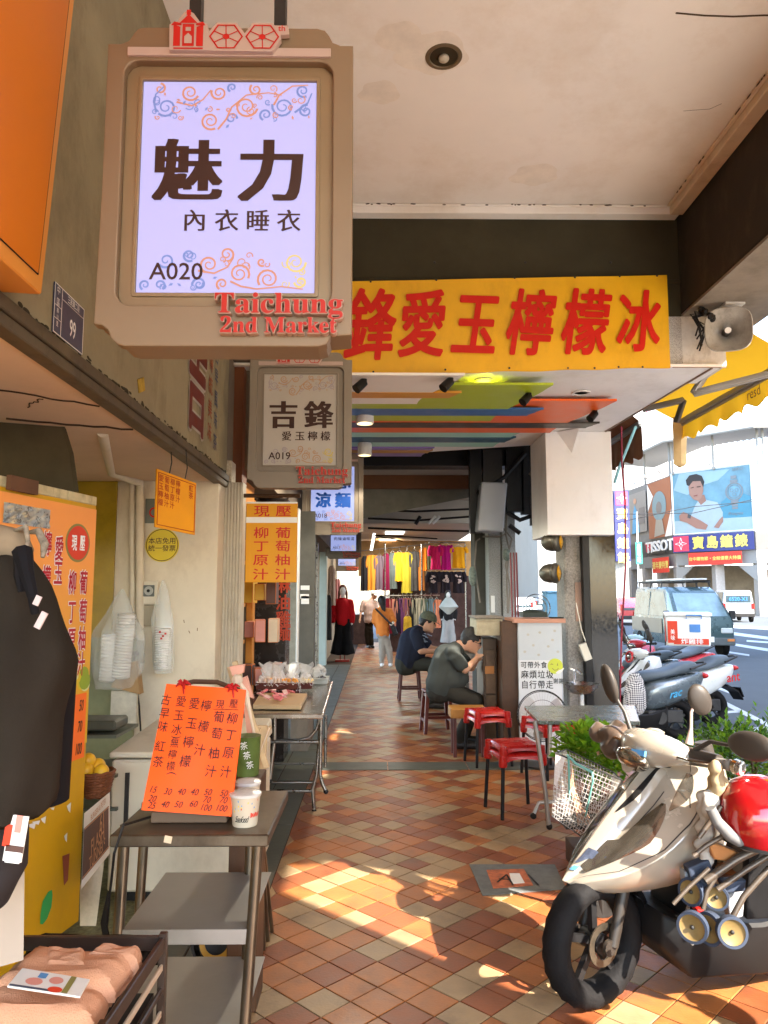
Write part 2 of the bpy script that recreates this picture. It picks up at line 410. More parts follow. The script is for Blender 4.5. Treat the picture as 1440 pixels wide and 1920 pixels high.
for cx,cy in tiles:
    if (cx,cy) in seen_s: continue
    h = HD*.965; z = R_.uniform(-.0006,.0006); sl = R_.uniform(-.0006,.0006)
    q.m(tile_col(cx,cy))
    pts = [(min(max(cx+dx,-.54),2.61),cy+dy,z+sl*(1 if dx > 0 else -1)) for dx,dy in ((h,0),(0,h),(-h,0),(0,-h))]
    q.add(pts+[(p[0],p[1],-.004) for p in pts],[(0,1,2,3),(0,4,5,1),(1,5,6,2),(2,6,7,3),(3,7,4,0)])
tf = q.build('tile_field',M_tile,floor); tf['kind'] = 'stuff'
# worn floor sticker on a cement patch
pt = MB(); c4 = [onz(880,1622),onz(1040,1622),onz(1062,1668),onz(905,1680)]
pt.prism([(v.x,v.y) for v in (c4[3],c4[2],c4[1],c4[0])],(0,0,0),X_,Y_,.004,lift=.0045)
pt_o = tag(pt.build('floor_sticker',mat('scuffed_grey_film',(.13,.135,.13),.6,var=.4,vs_=18)),'scuffed grey sticker with an orange picture stuck on the floor tiles','floor sticker')
pk = MB(); c4 = [onz(912,1633),onz(982,1631),onz(1000,1662),onz(925,1668)]
pk.prism([(v.x,v.y) for v in (c4[3],c4[2],c4[1],c4[0])],(0,0,0),X_,Y_,.002,lift=.0062); pk.build('picture',mat('orange_worn_print',(.42,.12,.05),.55,var=.6,vs_=25),pt_o)
pk = MB(); c4 = [onz(955,1640),onz(974,1640),onz(984,1658),onz(960,1660)]
pk.prism([(v.x,v.y) for v in (c4[3],c4[2],c4[1],c4[0])],(0,0,0),X_,Y_,.002,lift=.0074); pk.build('white_print',M_wht,pt_o)
c = onz(925,1645); pk = MB()
for (x0,y0,x1,y1) in ((932,1655,950,1640),(950,1640,962,1660),(935,1648,958,1650),(990,1640,1010,1660)):
    a,b = onz(x0,y0,.007),onz(x1,y1,.007); d = (b-a).normalized(); n = Vector((-d.y,d.x,0))*.005
    pk.quad(a-n,b-n,b+n,a+n)
for v in pk.v: v.z = .0086
pk.build('dark_marks',M_txt_k,pt_o)

# ------------------------------------------------------------------ the arcade: ceiling, beams, walls
ZC = 4.40; FX = -1.05
q = MB(); q.bb(-1.3,2.3,3.42,5.4,ZC,ZC+.3); q.bb(-1.3,2.3,-2.5,3.2,ZC,ZC+.3); q.bb(-1.3,2.3,3.2,3.42,ZC+.0,ZC+.3)
ceil = struct(q.build('ceiling',M_ceil))
q = MB(); q.bb(-1.05,2.28,5.3,5.4,4.34,ZC-.002); q.bb(-1.05,2.28,5.27,5.3,4.385,ZC-.002); q.build('cornice',M_ceil,ceil,bev=.006)
q = MB(); q.bb(2.2,2.30,-2.5,5.3,4.33,ZC-.002); q.bb(2.17,2.2,-2.5,5.27,4.38,ZC-.002); q.build('cornice',M_trim,ceil,bev=.006)
q = MB()  # mould spots and cracks along the cornice
for i in range(26):
    x = R_.uniform(-.1,2.2); q.ball((x,5.268,4.388+R_.uniform(-.004,.004)),(R_.uniform(.006,.02),.003,.005),8,5)
for i in range(14):
    q.ball((2.168,R_.uniform(3.4,5.2),4.385),(.003,R_.uniform(.01,.03),.006),8,5)
for pts in ([(1750,4.15),(1700,4.2)],): pass
def crack(pts,w=.004,z=ZC-.001):
    P = [Vector((x,y,z)) for x,y in pts]
    for a,b in zip(P,P[1:]): q.tube([a,b],w/2,4)
crack([(1.85,4.19),(1.92,4.18),(2.0,4.17),(2.05,4.12)],.0025); crack([(1.5,3.43),(1.65,3.445),(1.8,3.45),(1.95,3.44),(2.17,3.45)],.011)
q.build('mould_marks',mat('dark_mould',(.09,.06,.04),.9),ceil)
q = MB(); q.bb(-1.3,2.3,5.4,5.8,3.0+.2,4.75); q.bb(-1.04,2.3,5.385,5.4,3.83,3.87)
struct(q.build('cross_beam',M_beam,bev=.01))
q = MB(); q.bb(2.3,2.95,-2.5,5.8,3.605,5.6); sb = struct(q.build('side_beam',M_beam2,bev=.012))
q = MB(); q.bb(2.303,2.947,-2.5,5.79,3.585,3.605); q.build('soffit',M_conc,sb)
q = MB(); q.bb(2.3,2.95,5.8,26,3.605,5.6); q.bb(-1.3,2.3,5.8,26,4.75,5.6); q.bb(-4.5,2.95,-2.5,5.8,4.75,9.0); q.bb(-4.5,2.95,5.8,26,5.6,9.0)
struct(q.build('upper_storey',mat('upper_wall_tile',(.42,.40,.36),.7,var=.1)))
q = MB(); rs = random.Random(21)
for (cx,cy,r_) in ((.30,3.74,.19),(.12,3.62,.13),(.02,4.05,.12),(1.1,4.9,.16)):
    q.prism([(cx+r_*(1+.25*noise.noise(Vector((math.cos(a),math.sin(a),cx*9)))+.1*math.sin(5*a))*math.cos(a),-(cy+r_*.8*(1+.3*noise.noise(Vector((math.cos(a)*1.5,math.sin(a)*1.5,3))))*math.sin(a))) for a in [2*PI*i/40 for i in range(40)]],(0,0,ZC-.0006-.0003*r_),X_,-Y_,0)
q.build('water_stain',mat('tan_water_stain',(.82,.75,.65),.8,var=.12,vs_=6),ceil)
# unseen road-side pillar, placed and sized to bound the floor's sun patch
q = MB(); q.bb(2.35,2.95,-.15,.70,.0,3.6); struct(q.build('shade_pillar',M_conc,bev=.01))
# rear end of the arcade behind the photographer: a cross wall beam only, the way stays open
q = MB(); q.bb(-1.3,2.3,-2.5,-2.2,3.6,4.4); struct(q.build('rear_beam',M_beam))

# left side: lintel wall over the shop opening
q = MB(); q.bb(-1.3,FX,-2.5,5.2,2.33,ZC+.2); fas = struct(q.build('fascia_wall',M_fascia,bev=.008))
q = MB(); q.bb(-1.11,FX+.02,-2.5,5.19,2.285,2.33); q.bb(-1.10,FX+.012,-2.5,5.19,2.245,2.283)
q.build('shutter_rail',mat('rusty_brown_rail',(.10,.075,.045),.6,.3,var=.35,vs_=8,dirt=(.03,.02,.015),dirt_amt=.7,ds=8),fas,bev=.004)
q = MB()  # grime and torn paint above the rail
for i in range(170):
    y = R_.uniform(2.1,5.15); q.ball((FX+.001,y,2.333+abs(R_.gauss(0,.012))),(.0015,R_.uniform(.008,.03),R_.uniform(.003,.010)),8,5)
q.build('grime',mat('black_grime',(.05,.04,.025),.9),fas)
# shop room behind the opening
pinkc = mat('peach_plaster',(.62,.46,.33),.8,var=.08,vs_=2,dirt=(.42,.28,.18),dirt_amt=.4,ds=1.6)
cream = mat('cream_plaster',(.66,.58,.44),.7,var=.08,vs_=3,dirt=(.38,.3,.2),dirt_amt=.45,ds=3)
q = MB(); q.bb(-3.6,-1.112,-2.5,4.99,2.26,2.329); al = struct(q.build('shop_ceiling',pinkc))
q = MB()
for a,b,w_ in (((-1.12,2.95),(-1.45,2.7),.010),((-1.12,3.4),(-1.6,3.2),.014),((-1.3,2.85),(-1.42,2.98),.006)):
    n = 9; P = [Vector((a[0]+(b[0]-a[0])*i/n,a[1]+(b[1]-a[1])*i/n+R_.uniform(-.02,.02),2.259)) for i in range(n+1)]
    q.tube(P,w_/2,4)
q.build('ceiling_cracks',mat('crack_dark',(.05,.03,.02),.9),al)
q = MB(); q.bb(-3.6,-1.06,5.0,5.2,-.1,2.3); ew = struct(q.build('shop_end_wall',cream,bev=.004))
q = MB(); q.bb(-3.75,-3.6,-2.5,5.2,-.1,2.6); struct(q.build('shop_back_wall',cream))
q = MB(); q.bb(-3.6,-1.61,-2.5,5.0,-.2,-.01); sf = struct(q.build('shop_floor',mat('greenish_terrazzo',(.13,.14,.075),.5,var=.6,vs_=30,bump=.3,bs=40)))
q = MB(); q.bb(-1.9,-1.61,2.6,5.0,-.2,-.008); q.bb(-1.6,-1.085,2.0,5.0,-.2,.001); q.build('pebble_strip',mat('greenish_pebbles',(.15,.15,.08),.6,var=.7,vs_=34,bump=.6,bs=45),sf)
# road-side pillars further on and the far structure
gran = mat('rough_grey_granite',(.27,.25,.225),.8,var=.45,vs_=55,bump=.5,bs=70)
gran_l = mat('pale_speckled_granite',(.33,.33,.315),.75,var=.35,vs_=70,bump=.4,bs=90)
p = at(1059,1100,7.75).x; p2 = at(1093,1100,7.75).x
q = MB(); q.bb(p,p2+.03,7.75,8.12,0,2.6); gp = struct(q.build('granite_pillar',gran,bev=.02))
x0 = at(1105,1100,7.7).x; x1 = at(1152,1100,7.7).x
q = MB(); q.bb(p2-.02,x0,7.66,8.12,0,2.3); bf = q.build('black_frame',M_blk,gp,bev=.004)
q = MB(); q.bb(x0,x1+.02,7.70,8.12,0,2.3); q.build('polished_panel',mat('polished_black_granite',(.012,.013,.015),.10,var=.3,vs_=30,spec=.35),gp,bev=.004)
# white box cladding round the pillar head
a0 = at(1027,1003,7.55); a1 = at(1152,1003,7.55)
clad = MB(); clad.bb(a0.x,a1.x,7.55,8.3,a0.z,3.178)
cl = tag(clad.build('pillar_cladding',M_white,bev=.004),'big pale boxed cladding round the pillar head beside the yellow awning','cladding')
q = MB(); bx = at(1070,815,7.5).x; q.add([(bx-.13,7.549,3.17),(bx+.05,7.549,3.17),(bx+.02,7.549,2.95),(bx+.05,7.36,3.17)],[(0,3,2),(3,1,2),(0,2,1),(0,1,3)])
q.build('corner_gusset',M_white,cl)
# low white ceiling under the shop sign with layered coloured panels
ZL = 3.18
lc = MB(); lc.add([(-1.05,5.8,ZL),(2.48,5.8,ZL),(2.30,8.35,ZL),(1.75,8.3,ZL),(.5,8.75,ZL),(-1.05,9.3,ZL)] +
       [(-1.05,5.8,ZL+.1),(2.48,5.8,ZL+.1),(2.30,8.35,ZL+.1),(1.75,8.3,ZL+.1),(.5,8.75,ZL+.1),(-1.05,9.3,ZL+.1)],
       [(0,5,4,3,2,1),(6,7,8,9,10,11)]+[(i,(i+1) % 6,(i+1) % 6+6,i+6) for i in range(6)])
lowc = struct(lc.build('low_ceiling',M_white))
q = MB(); q.bb(-1.05,2.56,5.36,5.8,ZL,ZL+.02); q.build('soffit',M_white,lowc)
q = MB(); q.tube([(2.50,5.38,ZL-.004),(2.33,8.2,ZL-.004)],.008,6); q.tube([(2.2,5.37,ZL+.0),(2.6,5.37,ZL+.0)],.006,6); q.build('edge_strip',mat('brown_edge_strip',(.28,.2,.15),.6),lowc)
q = MB(); q.bb(2.1,2.62,5.40,5.79,ZL+.02,3.583); q.build('end_board',M_wcloud,lowc,bev=.003)
def stripe(name,colr,px_r,ytop,ybot,layer,cut=.22,label=None,xl=-.35):
    """slab hung under the low ceiling between two photo rows, its right end stepped"""
    z = ZL-layer
    Pa = onz(px_r,ytop,z); Pb = onz(px_r,ybot,z); y0 = Pa.y; y1 = Pb.y; xr = Pa.x
    c = min(cut,(y1-y0)*1.1)
    poly = [(xl,y0),(xr,y0)]
    for i in range(1,6): t = i/6; poly.append((xr-.015-c*.5*t**1.6,y0+(y1-y0)*.45*t))
    for i in range(0,7): t = i/6; poly.append((xr-c*.5-c*.5*math.sin(t*PI/2),y0+(y1-y0)*(.45+.55*t)))
    poly += [(xl,y1)]
    q = MB(); q.prism([(p[0],-p[1]) for p in poly][::-1],(0,0,z),X_,-Y_,.02,lift=0)
    m = mat(name+'_paint',colr,.4,var=.04)
    return q.build('colour_panel',m,lowc,label=label,bev=.002)
OR,GR,BL,BK,WH,TE,PU = (.85,.13,.015),(.40,.50,.02),(.03,.13,.36),(.03,.022,.018),(.86,.82,.76),(.36,.66,.56),(.26,.18,.5)
PANELS = [('white_a',WH,872,704,758,.12,.30),('orange_band',(.62,.28,.03),866,737,747,.124,.08),('green_a',GR,1038,722,790,.08,.30),('blue_a',BL,1020,768,780,.084,.10),
          ('orange_a',OR,1157,752,812,.05,.28),('brown_a',BK,1125,794,803,.054,.08),('teal_a',TE,975,812,838,.03,.16),('blue_b',(.02,.10,.17),968,821,830,.034,.08),('purple_a',PU,815,840,856,.03,.12),('amber_a',(.5,.25,.05),812,845,850,.034,.05)]
for n_,c_,px_,ya,yb,ly,ct in PANELS: stripe(n_,c_,px_,ya,yb,ly,ct)

# ceiling lamps of the low ceiling
def downlight(px,py,lit,label,z=ZL-.004,r=.075,colr='#ffe9a0'):
    c = onz(px,py,z); t = thing('downlight',label,'ceiling light',(c.x,c.y,z))
    q = MB(); q.lathe([(r*.72,.0),(r*.74,-.008),(r,-.01),(r*1.02,-.004),(r*1.02,0)],c,n=28); q.build('trim_ring',M_wht,t,smooth=35)
    q = MB(); q.lathe([(.0001,-.003),(r*.72,-.003)],c,n=24)
    q.build('lamp_face',mat('lit_yellow_lamp',srgb('#ffd84a'),.4,var=0,emit=1.5*KE,ecol='#ffe27a') if lit else mat('dull_lamp_glass',(.62,.55,.46),.3),t)
    return c
c = downlight(907,713,True,'lit yellow round downlight above the green ceiling panel',z=ZL-.004)
pl = bpy.data.lights.new('downlight_glow','SPOT'); pl.energy = 1.2; pl.spot_size = 2.4; pl.color = (1,.85,.35); pl.shadow_soft_size = .05
po = bpy.data.objects.new('downlight_glow',pl); col.objects.link(po); po.location = (c.x,c.y,ZL-.03)
downlight(1090,736,False,'unlit round downlight right of the green ceiling panel')
def spotknob(px,py,lay,label):
    c = onz(px,py,ZL-lay); t = thing('spotlight',label,'spotlight',c,0,'black spotlights on the coloured panels')
    q = MB(); q.cyl(c,c-Vector((0,0,.025)),.02); q.build('mount',M_blk,t)
    q = MB(); q.cyl(c+Vector((0,.0,-.02)),c+Vector((-.06,-.03,-.085)),.032,.036,18); q.build('lamp_head',M_blk,t,smooth=35)
spotknob(992,737,.08,'black spotlight on the green ceiling panel')
spotknob(1116,770,.05,'black spotlight on the orange ceiling panel')
spotknob(845,709,.12,'black spotlight on the white panel, right of the two behind the yellow banner')
spotknob(683,711,.12,'black spotlight on the white panel, left one next to the hanging sign')
def surface_lamp(px,py,Y,label,s):
    c = at(px,py,Y); t = thing('surface_lamp',label,'ceiling light',c,0,'white cylinder lamps')
    q = MB(); q.lathe([(.001,.07*s),(.065*s,.07*s),(.07*s,.06*s),(.07*s,-.05*s),(.062*s,-.055*s),(.058*s,-.03*s),(.001,-.03*s)],c,n=28); q.build('lamp_body',M_wht,t,smooth=35)
    q = MB(); q.lathe([(.001,-.034*s),(.056*s,-.034*s)],c,n=20); q.build('lamp_face',mat('lit_warm_lamp',srgb('#fff3d8'),.4,var=0,emit=1.8*KE),t)
    q = MB(); q.cyl(c+Vector((0,0,.07*s)),(c.x,c.y,ZL-.01),.008*s); q.build('stem',M_wht,t)
for x_,y_ in ((684,6.55),(684,7.95)):
    ll = bpy.data.lights.new('surface_lamp_glow','SPOT'); ll.energy = 14 if y_ < 7 else 4; ll.spot_size = 2.6; ll.color = (1,.9,.72); ll.shadow_soft_size = .05; lo = bpy.data.objects.new('surface_lamp_glow',ll); col.objects.link(lo); lo.location = (-.1,y_,ZL-.32)
surface_lamp(684,782,6.6,'white cylinder lamp under the ceiling stripes, nearer and larger one',1.15)
surface_lamp(684,844,8.0,'white cylinder lamp under the ceiling stripes, farther and smaller one',1.1)
# old round downlight hole in the main ceiling
c = onz(832,106,ZC); t = thing('ceiling_lamp_hole','dark recessed lamp hole in the pale arcade ceiling with a water stain','ceiling light',c)
q = MB(); q.lathe([(.075,-.001),(.08,-.006),(.10,-.004),(.10,.0)],c,n=32); q.build('rim',mat('brown_metal_rim',(.16,.12,.07),.5,.3),t,smooth=35)
q = MB(); q.lathe([(.0745,-.002),(.0745,-.0025),(.0001,-.0025)],c,n=32); q.build('recess',mat('dark_recess',(.035,.028,.015),.5),t)
q = MB(); q.ball(c+Vector((0,0,-.012)),(.03,.03,.02),14,8); q.build('old_bulb',mat('dusty_glass',(.45,.4,.3),.2),t,smooth=True)

# yellow cloth banner with red brush characters
BY = 5.33; T = thing('yellow_banner','long yellow banner with red brush characters under the dark beam','banner',(.93,BY,3.5))
L0 = at(560,530,BY); R0 = at(1250,516,BY); R1 = at(1257,689,BY); L1 = at(560,706,BY)
q = MB(); nx,nz = 60,16; vs = []
for j in range(nz+1):
    for i in range(nx+1):
        u,v = i/nx,j/nz; P = (L1*(1-u)+R1*u)*(1-v)+(L0*(1-u)+R0*u)*v
        d = .006*noise.noise(Vector((u*5,v*2,0)))+.012*max(0,u-.75)*math.sin(9*v+u*20)*(1-v)
        vs.append(P+Vector((0,-.004+d,.004*math.sin(u*37)*(1 if j in (0,) else 0))))
q.add(vs,[(j*(nx+1)+i,j*(nx+1)+i+1,(j+1)*(nx+1)+i+1,(j+1)*(nx+1)+i) for j in range(nz) for i in range(nx)])
n0 = len(q.v); q.add([v+Vector((0,.012,0)) for v in vs],[(j*(nx+1)+i,(j+1)*(nx+1)+i,(j+1)*(nx+1)+i+1,j*(nx+1)+i+1) for j in range(nz) for i in range(nx)])
q.build('cloth',mat('yellow_banner_cloth',(.80,.43,.008),.42,var=.10,vs_=2.5,dirt=(.5,.25,.01),dirt_amt=.5,ds=3),T,smooth=True)
q = MB(); RD = mat('red_banner_ink',(.60,.015,.006),.45,var=.08,vs_=9)
for ch,px,py,s in (('鋒',688,612,150),('愛',787,610,140),('玉',887,610,135),('檸',990,608,140),('檬',1093,607,140),('冰',1193,605,130)):
    c = at(px,py,BY-.016); q.text(ch,c,X_,Z_,s/1400*BY*1.0,bold=.02,sx=.66,lift=.002,spin=R_.uniform(-.05,.03),shear=.18,serif=.008)
q.build('lettering',RD,T)
q = MB()
for px,py in [(695,528),(818,525),(965,521),(1078,520),(1162,518),(1232,517),(700,697),(835,693),(955,690),(1065,690),(1115,690),(1160,688),(1205,688)]:
    q.ball(at(px,py,BY-.014),(.008,.004,.008),8,6)
q.build('nail',mat('dark_nails',(.05,.04,.03),.5),T)
q = MB()
for px in (815,985,1145): q.ball(at(px,492,5.395),(.01,.006,.01),8,6)
qb = tag(q.build('beam_hook',M_dark),'three small dark hooks on the olive beam above the banner','hook')

# horn loudspeaker on the beam end
hc = at(1365,619,5.15); t = thing('horn_loudspeaker','grey horn loudspeaker under the beam beside the yellow awning','loudspeaker',hc)
hd = Vector((-.30,-.93,-.12)).normalized()
q = MB(); a,b = frame_of(hd); rings = []
prof = [(.015,-.14),(.03,-.13),(.05,-.09),(.085,-.04),(.125,.0),(.158,.03),(.163,.032),(.163,.024),(.12,-.01),(.08,-.05),(.03,-.13)]
for r,h in [(.02,-.20),(.045,-.20),(.045,-.14),(.05,-.11),(.085,-.06),(.125,-.02),(.165,.02),(.172,.03),(.165,.034),(.155,.022),(.118,-.012),(.07,-.05),(.035,-.10),(.001,-.10)]:
    ring = []
    for i in range(36):
        tt = 2*PI*i/36; cx,sx_ = math.cos(tt),math.sin(tt); k = (abs(cx)**3.2+abs(sx_)**3.2)**(-1/3.2) if r > .08 else 1
        ring.append(hc+hd*h+a*(cx*k*r*.93)+b*(sx_*k*r*.93))
    rings.append(ring)
q.loft(rings); q.build('horn',mat('grey_horn_plastic',(.34,.32,.29),.5,var=.25,vs_=10,dirt=(.14,.12,.1),dirt_amt=.6,ds=9),t,smooth=50)
q = MB(); q.cyl(hc-hd*.09,hc-hd*.005,.03,.026,20); q.build('centre_cap',mat('dark_horn_centre',(.06,.055,.05),.5),t,smooth=35)
q = MB(); q.cyl(hc-hd*.006,hc+hd*.002,.022,.022,20); q.build('badge',M_wht,t)
q = MB(); q.tube([hc-hd*.17+a*.05,hc-hd*.15+Vector((.0,0,.15)),hc+Vector((.02,.1,.22))],.012,8); q.box(hc+Vector((.05,.02,.21)),(.14,.10,.05)); q.build('bracket',mat('white_bracket',(.6,.6,.58),.5),t)
q = MB()
for i in range(7):
    s = hc+Vector((-.10,.06,.15)); e = hc+Vector((-.19+R_.uniform(-.03,.03),.04,-.10+R_.uniform(-.06,.08)))
    q.tube([s,s+Vector((-.12+R_.uniform(-.03,.03),0,R_.uniform(-.05,.02))),(s+e)/2+Vector((R_.uniform(-.07,.02),-.02,0)),e],.006,6)
for i in range(9): q.ball(hc+Vector((R_.uniform(-.2,-.02),R_.uniform(.0,.08),R_.uniform(.08,.19))),R_.uniform(.012,.03),8,6)
q.build('cable_tangle',M_blk,t)
q = MB(); q.box(at(1425,540,5.6),(.22,.5,.07),(0,.2,.3)); tag(q.build('steel_bracket',mat('blue_grey_steel',(.10,.13,.14),.5),bev=.004),'blue-grey steel channel sticking out from the beam end above the loudspeaker','bracket')

# ------------------------------------------------------------------ the row of hanging light-box signs
SW = .70; SU = SW/929.0                               # metres per unit of the measured outline
M_sbody = mat('bronze_sign_frame',(.225,.15,.088),.5,.2,var=.08,vs_=3)
M_sbody2 = mat('grey_bronze_sign_frame',(.22,.18,.135),.5,.2,var=.08,vs_=3)
M_sbody3 = mat('dim_sign_frame',(.13,.11,.085),.5,.2,var=.08,vs_=3)
M_sinn = mat('sign_inner_frame',(.26,.175,.095),.4,.3,var=.1,vs_=3)
M_pink = mat('pale_pink_plate',(.46,.34,.29),.5,var=.03)
M_lilac = mat('lit_lilac_screen',(.13,.12,.2),.5,var=.02,emit=.92*KE,ecol=srgb('#c2bcf2'))
M_lilac2 = mat('lit_blue_screen',(.12,.14,.2),.5,var=.02,emit=.85*KE,ecol=srgb('#aab6f0'))
M_off = mat('unlit_screen',(.42,.38,.33),.5,var=.03)
M_eo = mat('scroll_orange_lit',(.2,.09,.06),.5,var=0,emit=.7*KE,ecol=srgb('#e59a7c')); M_eb = mat('scroll_blue_lit',(.07,.1,.2),.5,var=0,emit=.6*KE,ecol=srgb('#8d9be0'))
M_oo = mat('scroll_orange',(.42,.24,.13),.5,var=0); M_ob = mat('scroll_grey',(.33,.28,.30),.5,var=0); M_oy = mat('scroll_yellow',(.55,.42,.08),.5,var=0); M_ey = mat('scroll_yellow_lit',(.2,.16,.05),.5,var=0,emit=.8*KE,ecol=srgb('#ecd28a'))
def arc(cx,cy,r,a0,a1,n=6): return [(cx+r*math.cos(math.radians(a0+(a1-a0)*i/n)),cy+r*math.sin(math.radians(a0+(a1-a0)*i/n))) for i in range(n+1)]
def spiral(cx,cy,r,turns,a0,sgn=1,n=26):
    return [(cx+r*(1-.82*i/n)*math.cos(a0+sgn*turns*2*PI*i/n),cy+r*(1-.82*i/n)*math.sin(a0+sgn*turns*2*PI*i/n)) for i in range(n+1)]
def sign(name,label,px0,px1,pyb,screen,body,big,small,code,bigc,rest):
    Y = SW*1400/(px1-px0)
    # true depth from the width
    Y = (Y-.11*(HORY-pyb+(px1-px0)*.65)/1400*Y)/.994*1.025; b = at((px0+px1)/2,pyb,Y); cx,zb = b.x,b.z
    U = SU; lit = screen is not M_off
    def P(x,y): return ((x-847)*U,(1300-y)*U)
    o = Vector((cx,Y,zb)); t = thing('hanging_sign',label,'hanging sign',o,0,'light-box signs hanging in a row under the arcade')
    TH = .13
    out = [P(383,118),P(383,700),P(375,1218)]+[P(*p) for p in [(405,1222),(428,1240),(440,1270),(462,1292),(490,1300)]]
    out += [P(1190,1300),P(1222,1290),P(1235,1262),P(1312,1255),P(1312,118)]+[P(*p) for p in [(1265,118),(1235,105),(1222,78),(1205,56),(1175,48)]]
    out += [P(520,48),P(495,54),P(478,76),P(462,104),P(430,118)]
    hole = [P(x,y) for x,y in rrect(450,185,1237,1147,55)]
    q = MB(); q.shape([out[::-1],hole],o,X_,Z_,.035,lift=0,bev=.004); q.build('front_frame',body,t)
    q = MB(); q.shape([[(x*.985,y*.985+.006) for x,y in out[::-1]]],o+Vector((0,.036,0)),X_,Z_,TH-.036,lift=0); q.build('box_body',body,t)
    ih = [P(x,y) for x,y in rrect(512,245,1173,1088,4)]
    q = MB(); q.shape([[P(x,y) for x,y in rrect(450,185,1237,1147,55)],ih],o+Vector((0,.022,0)),X_,Z_,.01,lift=0,bev=.002)
    q.shape([[P(x,y) for x,y in rrect(497,230,1188,1103,10)],ih],o+Vector((0,.016,0)),X_,Z_,.01,lift=0,bev=.002); q.build('inner_frame',M_sinn if body is M_sbody else body,t)
    q = MB(); q.prism([P(512,1088),P(1173,1088),P(1173,245),P(512,245)],o+Vector((0,.024,0)),X_,Z_,.003,0); scr = q.build('screen',screen,t)
    so = o+Vector((0,.024,0))
    # scrolls
    mo,mb_,my = (M_eo,M_eb,M_ey) if lit else (M_oo,M_ob,M_oy)
    q = MB(); rnd = random.Random(5)
    def put(ps,w_,mi,lf):
        q.m(mi)
        for quad in ribbon([P(*p) for p in ps],w_*U): q.prism(quad,so,X_,Z_,0,lf)
    lf = .0012
    for (x,y,r,tu,a,s_,mi) in [(600,350,38,1.6,2.4,-1,1),(690,290,34,1.7,.4,1,0),(800,290,30,1.6,3.5,-1,0),(770,405,36,1.8,1.0,1,0),(905,345,44,1.8,.2,1,0),(940,275,24,1.4,4,-1,0),
                                (1045,345,42,1.8,3.4,-1,1),(1120,280,26,1.5,1,1,1),(1132,362,26,1.5,5,-1,1),(980,378,24,1.4,2,1,1),(850,395,22,1.3,0,-1,1),(575,275,22,1.2,4.8,1,0),(850,268,18,1.3,2,1,1),
                                (1000,1030,40,1.8,2.5,1,0),(893,1010,38,1.8,.5,-1,0),(780,975,34,1.6,2,1,0),(845,935,28,1.5,1.5,-1,0),(1100,965,40,1.8,0,1,2),(1120,1040,24,1.4,3,-1,2),(975,965,16,1.2,1,1,0),
                                (620,960,30,1.4,2.6,-1,1),(705,940,24,1.5,1,1,1),(745,1052,26,1.5,3,1,1),(545,1055,20,1.3,2,1,1),(600,1055,20,1.3,1,-1,1),(830,1050,22,1.4,2,1,0)]:
        put(spiral(x,y,r,tu,a,s_),9.0,mi,lf); lf += .00004
    for i in range(46):
        top = i < 26; x = rnd.uniform(548,1150); y = rnd.uniform(262,400) if top else rnd.uniform(935,1068)
        if not top and 560 < x < 790 and 965 < y < 1035: continue
        put(spiral(x,y,rnd.uniform(9,20),rnd.uniform(1,1.6),rnd.uniform(0,6),rnd.choice((-1,1)),16),5.0,rnd.choice((0,0,1)) if top else (1 if x < 800 else (2 if x > 1040 else 0)),lf); lf += .00002
    for ps,mi in [([(565,372),(556,340),(560,300),(590,268)],1),([(640,330),(700,345),(740,320),(770,280)],0),([(800,440),(830,400),(850,350),(905,300),(990,290),(1040,300)],0),([(1010,340),(1030,300),(1080,262),(1140,258)],0),
                   ([(1090,370),(1140,330),(1155,290)],1),([(860,1040),(900,1060),(960,1070),(1050,1060),(1130,1070)],0),([(740,1000),(800,1010),(850,985),(870,950)],0)]:
        put(ps,8.0,mi,lf); lf += .00004
    for (x,y,mi) in [(595,290,0),(640,320,0),(665,340,1),(715,335,0),(790,360,0),(830,435,1),(920,400,0),(1010,285,0),(1085,400,0),(1145,395,0),(760,350,1),(925,985,0),(975,1000,0),(1105,1030,2),(1130,1010,2),(650,1050,1),(680,1060,1),(795,1030,1),(640,985,1)]:
        q.m(mi); a = rnd.uniform(0,6.28); L = rnd.uniform(14,22)
        pts = [(x,y),(x+L*.5*math.cos(a+.5),y+L*.5*math.sin(a+.5)),(x+L*math.cos(a),y+L*math.sin(a)),(x+L*.5*math.cos(a-.5),y+L*.5*math.sin(a-.5))]
        q.prism([P(*p) for p in pts][::-1],so,X_,Z_,0,lf); lf += .00003
    q.build('scroll_ornament',[mo,mb_,my],t)
    # words
    q = MB()
    def W(s,x,y,h,sx,bold,serif,shear=0): p_ = P(x,y); q.text(s,so+Vector((p_[0],0,p_[1])),X_,Z_,h*U,bold,sx,.004,serif,shear=shear)
    for s,x,y,h,b_,se in big: W(s,x,y,h,1.0,b_,se)
    q.build('lettering',bigc,t)
    q = MB()
    for s,x,y,h in small: W(s,x,y,h,1.0,.002,.018)
    W(code,660,1002,92,1.0,.008,0)
    q.build('small_lettering',M_txt_b,t)
    # anniversary emblem on the top rail
    q = MB(); q.prism([P(462,172),P(1228,172),P(1228,138),P(462,138)],o,X_,Z_,.012,.012); q.build('rail_plate',M_pink,t,bev=.001)
    q = MB()
    blob = [P(*p) for p in [(625,165),(622,60),(650,50),(672,15),(690,2),(712,15),(735,48),(765,58),(770,90),(800,52),(875,52),(905,95),(935,52),(1008,52),(1018,62),(1068,62),(1072,98),(1040,100),(1042,118),(1010,168)]]
    q.shape([blob[::-1]],o,X_,Z_,.016,.026); em = q.build('emblem_plate',M_pink,t)
    q = MB()
    eo = o
    def R(poly,l=.0275): q.prism([P(*p) for p in poly],eo,X_,Z_,0,l)
